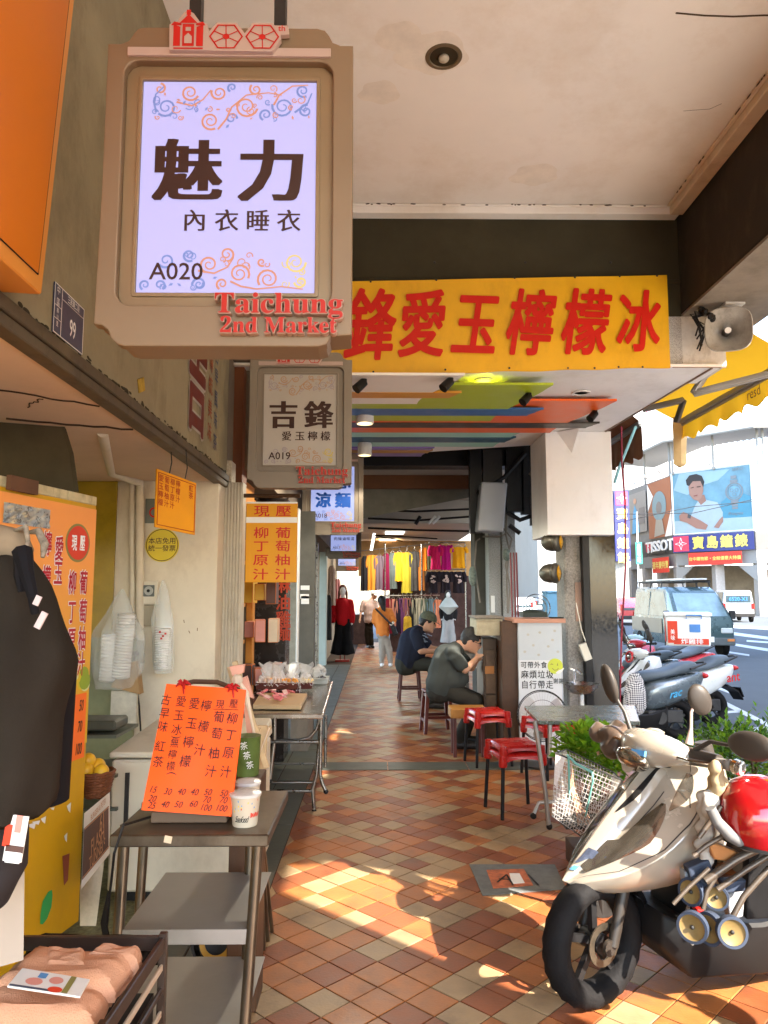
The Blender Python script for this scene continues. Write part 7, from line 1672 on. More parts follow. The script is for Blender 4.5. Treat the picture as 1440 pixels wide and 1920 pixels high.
# row of scooters parked at the kerb
def place(px,py,z=-.13): return onz(px,py,z)
cs = mat('white_red_paint',(.60,.60,.58),.3,var=.05,coat=.4); cr = mat('red_scooter_paint',(.45,.03,.04),.25,var=.05,coat=.5); cb = mat('pale_blue_paint',(.30,.42,.46),.3,var=.05,coat=.4)
ROW = [('blue-grey scooter with a long grey seat, nearest of the row at the kerb',2.72,8.6,M_gry,M_low,186),('white scooter with a red headlamp ring, second in the row at the kerb',3.55,9.35,cs,M_low,196),('pale scooter carrying the white delivery box, third in the row',3.15,10.2,M_gry,M_low,192),
       ('red and white scooter fourth in the row at the kerb',4.2,11.3,cr,M_low,200),('pale blue scooter at the far end of the row beside the van',4.6,12.6,cb,M_low,205)]
rows = []
for lb,X,Y,b_,l_,rz in ROW:
    o,_c = scooter(lb,(X,Y,-.128),math.radians(rz),b_,l_,M_seat,0.06,.2); o['group'] = 'scooters parked in a row at the kerb'; rows.append(o)
W0 = world_matrix(rows[1]); q = MB(); q.lathe([(.055,0),(.072,.0),(.074,.02),(.055,.025),(.055,0)],W0@Vector((.43,0,.87)),W0.to_3x3()@Vector((1,0,.2)),26); q.build('red_lamp_ring',M_red,rows[1],smooth=50)
q = MB(); q.text('ant',W0@Vector((-.9,.19,.60)),W0.to_3x3()@Vector((-1,0,.1)),Z_,.16,.01,1,.01); q.build('lettering',M_txt_r,rows[1])
W0 = world_matrix(rows[0]); q = MB(); q.text('rac',W0@Vector((-.62,.185,.52)),W0.to_3x3()@Vector((-1,0,.25)),Z_,.12,.012,1,.012,shear=.3); q.build('lettering',mat('cyan_decal',(.05,.35,.6),.4),rows[0])
q = MB(); q.box(at(1235,1160,9.5)+Vector((.0,0,.0)),(.01,.01,.01)); q.v = []; q.f = []; q.mi = []
bc = at(1289,1178,9.9); t = thing('delivery_box','white plastic delivery box with red printed panels on the third scooter','box',(bc.x,bc.y,bc.z-.22)); Mz = Matrix.Rotation(-.35,3,'Z')
q = MB(); q.box(bc+Vector((0,0,-.03)),(.52,.42,.38),Mz,1.06); q.build('box_body',M_wht,t,bev=.02,seg=2)
q = MB(); q.box(bc+Vector((0,0,.185)),(.58,.48,.05),Mz); q.build('lid',M_wht,t,bev=.015,seg=2)
fD = Mz@Vector((0,-1,0)); fX = Mz@Vector((1,0,0)); sD = Mz@Vector((-1,0,0)); fc_ = bc+fD*.222+Vector((0,0,-.04))
q = MB(); q.box(fc_+fX*-.19+Vector((0,0,.0)),(.12,.006,.28),Mz); q.box(fc_+fX*.03+Vector((0,0,-.12)),(.42,.006,.075),Mz); q.box(bc+sD*.275+Vector((0,0,-.02)),(.006,.38,.3),Mz); q.build('red_panels',MATS['tomato_print'],t)
q = MB(); q.text('炸雞排',fc_+fX*.04+Vector((0,0,-.12))+fD*.004,fX,Z_,.075,.01,1.2,.001); q.text('美味',fc_+fX*-.19+fD*.004,fX,Z_,.07,.01,.8,.001,vert=True); q.build('lettering',M_txt_w,t)
q = MB(); q.box(fc_+fX*.08+Vector((0,0,.05)),(.13,.008,.1),Mz); q.tube([fc_+fX*-.02+fD*.03+Vector((0,0,.17)),fc_+fX*-.02+fD*.03+Vector((0,0,.215)),fc_+fX*.16+fD*.03+Vector((0,0,.215)),fc_+fX*.16+fD*.03+Vector((0,0,.17))],.009,6); q.build('blue_parts',mat('blue_plastic',(.06,.2,.5),.4),t)
t = thing('checked_bag','white and black checked mesh bag hanging from the nearest parked scooter','bag',at(1188,1340,6.9))
q = MB(); rings = []
for y,w_ in ((1262,8),(1275,16),(1300,21),(1325,22),(1338,15),(1343,4)):
    c = at(1190,y,6.9); r_ = w_/1400*6.9; rings.append([c+Vector((math.cos(2*PI*k_/20)*r_,math.sin(2*PI*k_/20)*r_*.5,0)) for k_ in range(20)])
rings.reverse(); q.loft(rings)
cm = mat('checked_bag_cloth',(.6,.6,.6),.7,var=0); n = cm.node_tree; ch = n.nodes.new('ShaderNodeTexChecker'); ch.inputs['Scale'].default_value = 75; ch.inputs[1].default_value = (.6,.6,.6,1); ch.inputs[2].default_value = (.06,.06,.08,1); tcn = n.nodes.new('ShaderNodeTexCoord'); mpp = n.nodes.new('ShaderNodeMapping'); mpp.inputs['Rotation'].default_value = (0,.78,0); n.links.new(tcn.outputs['Object'],mpp.inputs[0]); n.links.new(mpp.outputs[0],ch.inputs['Vector']); n.links.new(ch.outputs[0],n.nodes['Principled BSDF'].inputs['Base Color'])
q.build('bag_body',cm,t,smooth=True)

# ------------------------------------------------------------------ people
def tc(q,a,b,ra,rb): q.cap(a,b,ra,rb,12)
def person(label,J,Yc,skin,hair,cloth,scale=1.0,vox=.013,cap=None,extra=None,shoes=None):
    """J: world-space joints. body is one fused surface; shirt, trousers, hair, shoes are its children"""
    base = Vector((J['hip'].x,J['hip'].y,min(J['footL'].z,J['footR'].z))); t = thing('person',label,'person',base)
    k = scale; hd = J['head']; fw = J['face'].normalized(); upv = J.get('hup',Vector((0,0,1))).normalized(); sd = fw.cross(upv).normalized()
    q = MB(); Mh = Matrix((fw,-sd,upv)).transposed()
    q.ball(hd,(.098*k,.078*k,.12*k),16,12,Mh); q.ball(hd+fw*.03*k-upv*.055*k,(.068*k,.056*k,.065*k),12,8,Mh)
    q.ball(hd+fw*.105*k-upv*.02*k,(.018*k,.013*k,.026*k),10,8,Mh); q.ball(hd+fw*.09*k-upv*.062*k,(.012*k,.025*k,.008*k),8,6,Mh); q.ball(hd+fw*.085*k-upv*.095*k,(.02*k,.025*k,.018*k),8,6,Mh)
    for s_ in (1,-1): q.ball(hd+sd*s_*.08*k-fw*.005*k-upv*.01*k,(.018*k,.010*k,.03*k),8,6,Mh)
    tc(q,J['neck'],hd-upv*.06*k,.055*k,.052*k); tc(q,J['chest'],J['neck'],.12*k,.06*k); tc(q,J['hip'],J['chest'],.13*k,.13*k)
    for s_ in 'LR':
        tc(q,J['chest'].lerp(J['neck'],.6),J['sh'+s_],.07*k,.062*k); tc(q,J['sh'+s_],J['el'+s_],.052*k,.040*k); tc(q,J['el'+s_],J['ha'+s_],.040*k,.026*k)
        d = (J['ha'+s_]-J['el'+s_]).normalized(); pa = J['ha'+s_]+d*.045*k; q.ball(pa,(.045*k,.034*k,.022*k),10,8); side_ = d.cross(Z_).normalized()
        for f_ in range(4): tc(q,pa+side_*(f_-1.5)*.017*k+d*.03*k,pa+side_*(f_-1.5)*.019*k+d*(.075-.008*abs(f_-1.4))*k-Vector((0,0,.018*k)),.0105*k,.009*k)
        tc(q,pa-side_*.03*k,pa-side_*.045*k+d*.03*k,.012*k,.010*k)
        tc(q,J['hip']+(J['kn'+s_]-J['hip']).cross(Z_)*0,J['kn'+s_],.088*k,.055*k); tc(q,J['kn'+s_],J['foot'+s_]+Vector((0,0,.08*k)),.055*k,.036*k)
        tc(q,J['foot'+s_]+Vector((0,0,.035*k)),J['foot'+s_]+J['toe']*.15*k+Vector((0,0,.03*k)),.035*k,.03*k)
    remesh(q,vox,3).build('body',skin,t,smooth=True)
    def folds(c): return .013*math.sin(c.z*38+noise.noise(c*5)*6)*noise.noise(c*3.5)
    q = MB(); g = .018*k; tc(q,J['hip']+Vector((0,0,.0)),J['chest'],.15*k,.155*k); tc(q,J['chest'],J['neck']-(J['neck']-J['chest'])*.25,.15*k,.085*k)
    if 'belly' in J: q.ball(J['belly'],.16*k,14,10)
    for s_ in 'LR':
        tc(q,J['chest'].lerp(J['neck'],.5),J['sh'+s_],.09*k,.075*k); e = J['sh'+s_].lerp(J['el'+s_],cloth.get('sleeve',.75)); tc(q,J['sh'+s_],e,.075*k,.066*k)
        if cloth.get('sleeve',.75) >= 1: tc(q,J['el'+s_],J['el'+s_].lerp(J['ha'+s_],.9),.06*k,.042*k)
    remesh(q,vox,3,.012,7,folds).build('shirt',cloth['shirt'],t,smooth=True)
    q = MB(); tc(q,J['hip']+Vector((0,0,.02)),J['hip']+Vector((0,0,-.02)),.145*k,.145*k)
    for s_ in 'LR':
        tc(q,J['hip'],J['kn'+s_],.108*k,.078*k); an = J['foot'+s_]+Vector((0,0,.10*k)); tc(q,J['kn'+s_],an,.075*k,cloth.get('cuff',.058)*k)
    remesh(q,vox,3,.012,8,folds).build('trousers',cloth['pants'],t,smooth=True)
    q = MB()
    for s_ in 'LR': f_ = J['foot'+s_]; tc(q,f_+Vector((0,0,.045*k))-J['toe']*.03,f_+J['toe']*.17*k+Vector((0,0,.035*k)),.045*k,.038*k)
    remesh(q,.012,2).build('shoes',shoes or M_dark,t,smooth=True)
    q = MB(); q.ball(hd+upv*.028*k-fw*.018*k,(.105*k,.088*k,.108*k),16,12,Mh); q.ball(hd-fw*.05*k-upv*.02*k,(.06*k,.075*k,.08*k),12,8,Mh)
    if cloth.get('long'): tc(q,hd-fw*.05*k,J['neck']-fw*.09-upv*.10,.075*k,.035*k)
    remesh(q,.010,2,.006,40).build('hair',hair,t,smooth=True)
    q = MB()
    for s_ in (1,-1): q.ball(hd+fw*.088*k+sd*s_*.032*k+upv*.012*k,.010*k,8,6)
    q.build('eyes',M_txt_k,t)
    if cap:
        q = MB(); rr = .112*k; prof = [(rr,.0),(rr*.97,.04*k),(rr*.75,.085*k),(rr*.3,.108*k),(.001,.112*k)]; q.lathe(prof,hd+upv*.032*k-fw*.006,upv,20)
        c = hd+upv*.038*k+fw*.09*k; q.add([c+sd*x*k+fw*y*k-upv*z*k for x,y,z in ((-.08,.0,0),(.08,0,0),(.07,.06,.012),(.04,.10,.02),(-.04,.10,.02),(-.07,.06,.012))]+[c+sd*x*k+fw*y*k-upv*(z+.006)*k for x,y,z in ((-.08,.0,0),(.08,0,0),(.07,.06,.012),(.04,.10,.02),(-.04,.10,.02),(-.07,.06,.012))],[(0,1,2,3,4,5),(11,10,9,8,7,6)]+[(i,6+i,6+(i+1) % 6,(i+1) % 6) for i in range(6)])
        q.build('cap',cap,t,smooth=45)
    return t
V3 = Vector
hairb = mat('black_hair',(.014,.011,.010),.5,var=.3,vs_=40)
Y1 = 7.62
def jp(d,Y): return {k_: at(v[0],v[1],Y+(v[2] if len(v) > 2 else 0)) for k_,v in d.items()}
J = jp(dict(hip=(825,1288),chest=(838,1236),neck=(862,1211),head=(884,1201),shL=(853,1226,.17),shR=(850,1226,-.16),elL=(884,1252,.20),elR=(872,1256,-.20),haL=(893,1240,.06),haR=(892,1236,-.10),knL=(893,1312,.10),knR=(890,1316,-.13),footL=(872,1388,.15),footR=(862,1395,-.12)),Y1)
J['footL'].z = J['footR'].z = 0; J['face'] = V3((.90,-.12,-.42)); J['hup'] = V3((.42,0,.9)); J['toe'] = V3((1,-.1,0)).normalized(); J['belly'] = at(848,1268,Y1)
m1 = person('seated man in a dark grey shirt bending over his food, wearing glasses',J,Y1,M_skin,mat('grey_black_hair',(.03,.028,.027),.6,var=.5,vs_=50),dict(shirt=mat('charcoal_green_shirt',(.055,.06,.055),.9,var=.15,vs_=5),pants=mat('dark_olive_trousers',(.035,.032,.026),.9,var=.15),sleeve=.75))
hd = J['head']; fw = J['face'].normalized(); sdv = fw.cross(J['hup'].normalized()).normalized(); q = MB()
for s_ in (1,-1): c = hd+fw*.10+sdv*s_*.034+V3((0,0,.005)); q.tube([c+sdv*.026*math.cos(k_*PI/6)+J['hup'].normalized()*.02*math.sin(k_*PI/6) for k_ in range(12)],.0025,4,closed=True); q.tube([c+sdv*s_*.03,hd+sdv*s_*.082+fw*.0],.0025,4)
q.build('glasses',M_blk,m1)
Y2 = 10.25
J = jp(dict(hip=(762,1243),chest=(771,1200),neck=(789,1178),head=(802,1167),shL=(786,1188,.18),shR=(780,1189,-.17),elL=(806,1215,.20),elR=(789,1221,-.21),haL=(829,1218,.08),haR=(822,1221,-.08),knL=(818,1246,.12),knR=(814,1248,-.14),footL=(815,1310,.13),footR=(806,1312,-.14)),Y2)
J['footL'].z = J['footR'].z = 0; J['face'] = V3((.93,-.15,-.30)); J['hup'] = V3((.30,0,.95)); J['toe'] = V3((1,-.1,0)).normalized(); J['belly'] = at(777,1222,Y2)
m2 = person('seated heavy man in a navy T-shirt and olive cap looking down',J,Y2,M_skin,hairb,dict(shirt=mat('navy_tshirt',(.018,.021,.035),.9,var=.15),pants=mat('dark_green_grey_trousers',(.035,.036,.03),.9),sleeve=.7),1.08,cap=mat('olive_cap',(.09,.095,.065),.8,var=.4,vs_=25))
q = MB(); rnd = random.Random(8)
for i in range(9): q.box(at(800+rnd.uniform(-6,7),1195+rnd.uniform(-7,9),Y2-.20),(rnd.uniform(.02,.06),.01,.012),(0,.3,0))
q.build('shirt_print',mat('blue_grey_shirt_print',(.18,.22,.3),.8),m2)
Y3 = 15.9
J = jp(dict(hip=(718,1186),chest=(716,1153),neck=(717,1139),head=(715,1128),shL=(705,1147),shR=(731,1146),elL=(702,1163,.05),elR=(737,1162,-.05),haL=(707,1176,.2),haR=(728,1160,.25),knL=(717,1216),knR=(729,1216),footL=(716,1249),footR=(732,1250)),Y3)
for s_ in 'LR': J['foot'+s_].z = 0
J['face'] = V3((-.4,.9,0)); J['toe'] = V3((.1,1,0)).normalized()
m3 = person('woman seen from behind in an orange top with a dark shoulder bag',J,Y3,M_skin,hairb,dict(shirt=mat('orange_top',(.62,.19,.04),.85,var=.1),pants=mat('grey_beige_jeans',(.30,.26,.215),.85,var=.12),sleeve=1.1,long=True),.98,vox=.016,shoes=M_wht)
q = MB(); q.tube([at(704,1141,Y3-.19),at(718,1155,Y3-.21),at(730,1167,Y3-.2),at(738,1172,Y3-.12)],.022,6); q.build('bag_strap',M_dark,m3); q = MB(); q.box(at(739,1182,Y3-.1),(.10,.2,.22),(0,-.4,0)); q.build('shoulder_bag',M_blk,m3,bev=.02,seg=2)
q = MB(); q.box(at(735,1169,Y3-.16),(.1,.02,.05),(0,-.7,0)); q.build('silver_flap',M_steel,m3)
Y4 = 21.5
J = jp(dict(hip=(692,1163),chest=(692,1138),neck=(697,1124),head=(702,1115),shL=(703,1130),shR=(682,1130),elL=(706,1145),elR=(677,1146),haL=(704,1158,-.1),haR=(675,1160,-.1),knL=(695,1190),knR=(688,1190),footL=(697,1211),footR=(690,1212)),Y4)
for s_ in 'LR': J['foot'+s_].z = 0
J['face'] = V3((.5,-.85,-.2)); J['toe'] = V3((.3,-1,0)).normalized()
person('man in a pale pink shirt and white cap facing the clothes stall',J,Y4,M_skin,hairb,dict(shirt=mat('pale_pink_shirt',(.50,.37,.33),.85),pants=M_trs,sleeve=.9),1.0,vox=.018,cap=M_wht)

# ------------------------------------------------------------------ mannequins and the clothes stall
def garment(px,py0,py1,wpx,Y,m,label,kind='hanging garment',sleeves=0,vneck=False,slim=False,prn=None,grp='clothes hanging in the far stall'):
    a_,b_ = at(px,py0,Y),at(px,py1,Y); W_2 = wpx/1400*Y; H = a_.z-b_.z; t = thing(kind.replace(' ','_'),label,'garment',(a_.x,Y,b_.z),0,grp)
    q = MB(); N,K = 16,10; ph = px*.37
    def sil(v): return (.34+.16*min(1,(1-v)*9) if v > .9 else .5*(1-.12*math.sin((v)*PI)*(0 if slim else 1)))
    F = [];
    for sgn in (-1,1):
        for j in range(K+1):
            v = j/K
            for i in range(N+1):
                u = i/N*2-1; w_ = W_2*sil(v)*(1.0 if not slim else 1.05+.3*(1-v)); z = b_.z+H*v-(.05*H*(1-abs(u)) if (j == K and vneck) else 0)-(.012 if j == K else 0)*(1-abs(u)); dz = .006*math.sin(u*9+ph) if j == 0 else 0
                dpt = (.035+.05*(1-v))*math.sqrt(max(0,1-u*u))+.022*(1-v*.7)*math.sin(u*7+ph+v)*(1-abs(u)**4)
                F.append(V3((a_.x+u*w_,Y+sgn*dpt,z+dz-.06*H*max(0,abs(u)-.55)*(1 if v > .95 else 0))))
    n1 = (K+1)*(N+1)
    fs = [(j*(N+1)+i,j*(N+1)+i+1,(j+1)*(N+1)+i+1,(j+1)*(N+1)+i) for j in range(K) for i in range(N)]; q.add(F,fs+[tuple(n1+i for i in reversed(f)) for f in fs])
    q.build('cloth',m,t,smooth=True)
    if sleeves:
        for s_ in (-1,1):
            s0 = V3((a_.x+s_*W_2*.42,Y,a_.z-.03*H)); s1 = V3((a_.x+s_*W_2*.60,Y,a_.z-H*sleeves)); q = MB(); q.tube([s0,s0.lerp(s1,.5)+V3((s_*.02,0,0)),s1],[.05,.05,.042],10); q.build('sleeve',m,t,smooth=50)
    q = MB(); q.tube([V3((a_.x-W_2*.3,Y,a_.z-.01)),V3((a_.x,Y,a_.z+.05)),V3((a_.x+W_2*.3,Y,a_.z-.01))],.005,5); q.tube([V3((a_.x,Y,a_.z+.05)),V3((a_.x,Y,a_.z+.11)),V3((a_.x+.02,Y,a_.z+.13))],.004,5); q.build('hanger',M_steel,t)
    if prn:
        q = MB(); rnd = random.Random(px)
        for i in range(14): q.ball(V3((a_.x+rnd.uniform(-.22,.22)*W_2,Y-.075,b_.z+H*rnd.uniform(.45,.8))),(rnd.uniform(.01,.04),.006,rnd.uniform(.01,.03)),8,6)
        q.build('print',prn,t)
    return t
def cm_(n,c,v=.12): return mat('cloth_'+n,c,.85,var=v,vs_=5)
Yg = 19.0
TOP = [(684,1042,1108,12,'black',(.02,.02,.022),'black dress at the left end of the upper clothes rail',0),(697,1040,1107,15,'orange',(.62,.24,.03),'long orange dress second from the left on the upper rail',.4),(711,1041,1106,14,'mauve',(.14,.10,.12),'grey mauve long garment beside the orange dress on the upper rail',.4),
       (724,1037,1107,13,'burgundy',(.17,.01,.04),'burgundy long dress on the upper rail',0),(736,1036,1104,13,'slate',(.10,.12,.11),'slate grey patterned dress on the upper rail',0),(749,1035,1090,16,'amber',(.68,.32,.02),'amber yellow cardigan on the upper rail',.5),(763,1035,1112,16,'mustard',(.42,.33,.03),'olive mustard long dress on the upper rail',.3),
       (777,1033,1108,14,'charcoal',(.06,.055,.05),'charcoal patterned long garment right of the mustard dress',.4),(790,1029,1107,10,'rust',(.5,.16,.03),'rust orange long garment in the middle of the upper rail',0),(797,1026,1070,9,'bright orange',(.72,.2,.02),'bright orange top squeezed before the camouflage top',0),(804,1024,1068,10,'camo',(.10,.09,.05),'camouflage top left of the magenta blouse',0)]
for px,y0,y1,w_,n_,c_,lb,sl in TOP: garment(px,y0,y1,w_,Yg,cm_(n_.replace(' ','_'),c_,.3 if n_ in ('slate','camo','charcoal') else .12),lb,sleeves=sl,slim=True)
Yg = 17.6
garment(817,1022,1068,20,Yg,cm_('magenta',(.55,.015,.10)),'magenta V-neck blouse on the upper rail',sleeves=.45,vneck=True); garment(836,1021,1069,20,Yg,cm_('purple_pink',(.42,.01,.15)),'deep pink blouse right of the magenta one',sleeves=.3,vneck=True)
garment(860,1025,1065,26,Yg,cm_('marigold',(.68,.30,.01)),'marigold yellow sweater at the right end of the upper rail',sleeves=.3)
for px,w_,lb in ((812,18,'black T-shirt with pale print under the magenta blouse'),(835,20,'black T-shirt with pink print under the deep pink blouse'),(859,22,'black T-shirt with cream figure print under the marigold sweater')):
    garment(px,1071,1112,w_,Yg,cm_('ink',(.018,.014,.018)),lb,sleeves=.5,prn=cm_('pale_print',(.5,.38,.34),.5))
Yg = 18.4
LOW = [(728,'dark_red',(.16,.01,.02)),(737,'salmon',(.42,.17,.11)),(747,'ink_b',(.02,.015,.025)),(755,'plum',(.13,.04,.10)),(763,'rosewood',(.2,.08,.06)),(771,'black_b',(.015,.015,.015)),(780,'khaki',(.26,.24,.16)),(788,'beige_b',(.34,.30,.22)),(797,'olive_b',(.08,.10,.07)),(808,'blue_grey_b',(.10,.15,.17)),(819,'coral',(.5,.18,.1))]
for px,n_,c_ in LOW: garment(px,1122+R_.uniform(-2,2),1178+R_.uniform(-6,12),11,Yg,cm_(n_,c_),n_.replace('_b','').replace('_',' ')+' coloured coat on the lower rail of the clothes stall',slim=True,sleeves=.6)
garment(764,1155,1192,13,17.9,cm_('lime_orange',(.55,.33,.03),.4),'lime and orange skirt hanging low before the lower rail',slim=True)
t = thing('clothes_rail','steel clothes rails with hooks carrying the hanging clothes','clothes rail',at(760,1200,19))
for (a_,b_,Yr) in (((676,1033),(806,1020),19),((805,1017),(872,1018),17.6),((720,1117),(825,1116),18.4),((805,1068),(872,1068),17.6)):
    q = MB(); q.cyl(at(*a_,Yr),at(*b_,Yr),.015,.015,8); q.build('rail',M_steel,t)
for x_,Yr in ((790,18.9),(722,18.4),(872,17.6)):
    q = MB(); q.cyl(at(x_,1020,Yr),V3((at(x_,1020,Yr).x,Yr,0)),.018,.018,8); q.build('upright',M_steel,t)
q = MB(); q.bb(at(676,1,20).x,at(875,1,20).x,20.2,20.3,2.0,2.95); tag(q.build('stall_board',mat('amber_wall_board',(.42,.25,.10),.7,var=.2)),'amber wall board behind the hanging clothes','board')
q = MB(); q.bb(at(730,1,20).x,at(875,1,20).x,20.0,20.1,0,2.0); tag(q.build('stock_heap',cm_('dark_stock',(.06,.035,.03),.5)),'dark mass of stock at the back of the clothes stall','stock')
q = MB(); q.bb(at(652,1,23).x,at(690,1,23).x,23,23.2,0,.9); tag(q.build('far_counter',cm_('dark_stock',(.06,.035,.03),.5)),'dark counter behind the man in the pink shirt','counter')
def mannequin(px,pyb,pyt,Y,label,top_m,bot_m,hair=None,stand=None,wide=1.0):
    b_ = at(px,pyb,Y); tp = at(px,pyt,Y); H = tp.z-b_.z; k = H/1.72; O = V3((b_.x,Y,b_.z)); t = thing('mannequin',label,'mannequin',O)
    def P(x,y,z): return O+V3((x*k,y*k,z*k))
    q = MB(); q.ball(P(0,-.01,1.60),(.075*k,.09*k,.115*k),14,10); tc(q,P(0,0,1.40),P(0,0,1.55),.05*k,.045*k); tc(q,P(0,0,.95),P(0,0,1.32),.12*k,.13*k)
    for s_ in (-1,1): tc(q,P(s_*.17,0,1.36),P(s_*.22,0,1.08),.045*k,.038*k); tc(q,P(s_*.22,0,1.08),P(s_*.21,-.05,.84),.036*k,.025*k); tc(q,P(s_*.09,0,.9),P(s_*.1,0,.25),.075*k,.05*k)
    remesh(q,.016,2).build('figure',mat('white_mannequin',(.66,.66,.66),.3),t,smooth=True)
    q = MB(); tc(q,P(0,0,.92),P(0,0,1.30),.16*k,.15*k)
    for s_ in (-1,1): tc(q,P(s_*.06,0,1.34),P(s_*.17,0,1.34),.08*k,.07*k); tc(q,P(s_*.18,0,1.34),P(s_*.23,0,1.08),.066*k,.058*k); tc(q,P(s_*.23,0,1.08),P(s_*.22,-.03,.90),.055*k,.05*k)
    remesh(q,.016,2,.012,8).build('top',top_m,t,smooth=True)
    q = MB()
    for s_ in (-1,1): q.tube([P(s_*.07,0,.95),P(s_*.09,0,.6),P(s_*.13*wide,0,.16)],[.105*k,.10*k,.12*k*wide],14)
    tc(q,P(0,0,.88),P(0,0,.96),.14*k,.14*k); remesh(q,.016,2,.014,9).build('trousers',bot_m,t,smooth=True)
    if hair: q = MB(); q.ball(P(0,.02,1.63),(.095*k,.10*k,.12*k),14,10); tc(q,P(-.08,.0,1.58),P(-.10,0,1.38),.035*k,.02*k); tc(q,P(.08,.0,1.58),P(.10,0,1.38),.035*k,.02*k); remesh(q,.014,1).build('wig',hair,t,smooth=True)
    q = MB(); q.cyl(P(-.05,0,.02),P(-.05,0,.3),.012,.012,8); q.cyl(P(.05,0,.02),P(.05,0,.3),.012,.012,8); q.box(P(0,0,.02),(.32*k,.3*k,.04*k)); q.build('stand',stand or M_dark,t,bev=.004)
    return t
mq_ = mannequin(642,1240,1098,17.2,'white mannequin in a red V-neck top and wide black trousers',cm_('scarlet',(.36,.008,.012)),cm_('black_wide',(.008,.008,.009)),mat('auburn_wig',(.10,.03,.015),.6),mat('red_stand',(.3,.02,.01),.5),1.15)
mannequin(841,1215,1108,14.6,'mannequin with a pale scarf and black vest behind the man in the cap',cm_('black_vest',(.02,.02,.022)),cm_('grey_skirt',(.32,.33,.34)),M_blk)
c = at(841,1132,14.4); q = MB(); q.lathe([(.05,.12),(.12,.04),(.19,-.06),(.10,-.14),(.03,-.2)],c,n=18,sy=.6)
tag(q.build('scarf',cm_('pale_scarf',(.45,.50,.50)),smooth=True),'pale blue-white scarf draped on the vest mannequin','scarf')
for (px,y0,y1,w_,Y,n_,c_,lb) in ((622,1060,1135,12,17,'beige_left',(.36,.27,.22),'beige long coat hanging at the far left wall'),(616,1115,1200,10,16.6,'black_left',(.03,.03,.03),'black garment hanging low at the far left wall'),(633,1085,1130,10,18,'pink_left',(.45,.2,.2),'dull pink garment on the far left wall'),(655,1150,1200,12,22,'dark_l',(.03,.02,.02),'dark garment behind the red mannequin')):
    garment(px,y0,y1,w_,Y,cm_(n_,c_),lb,slim=True)
t = thing('eating_table','narrow steel table where the two seated men eat','table',at(900,1330,8.6)); ct_ = at(868,1240,9.6)
q = MB(); q.bb(at(884,1,7.9).x,at(884,1,7.9).x+.5,7.7,11.2,.70,.73); q.build('table_top',M_steel,t,bev=.004)
for yy in (7.75,9.4,11.1): q = MB(); q.bb(at(884,1,7.9).x+.02,at(884,1,7.9).x+.06,yy,yy+.04,0,.70); q.build('leg',M_steel,t)
for k_,(x_,y_) in enumerate(((at(884,1,7.9).x+.16,7.95),(at(884,1,7.9).x+.15,10.3))):
    q = MB(); q.lathe([(.04,0),(.085,.05),(.09,.06),(.08,.055),(.001,.02)],(x_,y_,.731),n=20); tag(q.build('bowl',M_wht,smooth=50),('white noodle bowl in front of the man in the grey shirt','white noodle bowl in front of the man in the cap')[k_],'bowl')

# ------------------------------------------------------------------ the street: markings, vehicles
ZR_ = -.13
def road_mark(pts,label):
    q = MB(); V = [onz(x,y,ZR_+.005) for x,y in pts]; q.add(V+[v-Z_*.003 for v in V],[tuple(range(len(V)))]+[(i,len(V)+i,len(V)+(i+1) % len(V),(i+1) % len(V)) for i in range(len(V))]); o = q.build('road_marking',M_line); o['kind'] = 'structure'
for pts in ([(1338,1312),(1346,1308),(1446,1358),(1446,1366)],[(1330,1371),(1440,1362),(1460,1366),(1330,1377)],[(1350,1334),(1392,1331),(1392,1335),(1350,1338)],[(1350,1289),(1388,1304),(1384,1306),(1346,1292)],[(1358,1220),(1405,1227),(1405,1230),(1358,1223)],
            [(1370,1172),(1440,1176),(1440,1181),(1372,1177)],[(1372,1185),(1440,1194),(1440,1199),(1370,1190)],[(1368,1205),(1440,1216),(1440,1221),(1368,1209)],[(1400,1200),(1470,1205),(1470,1208),(1400,1203)]): road_mark(pts,'')
M_vg = mat('tinted_car_glass',(.06,.09,.10),.05,.2,var=.2,vs_=2,coat=.6); M_vgl = mat('bright_reflecting_glass',(.16,.24,.27),.06,.3,var=.4,vs_=2,coat=.6)
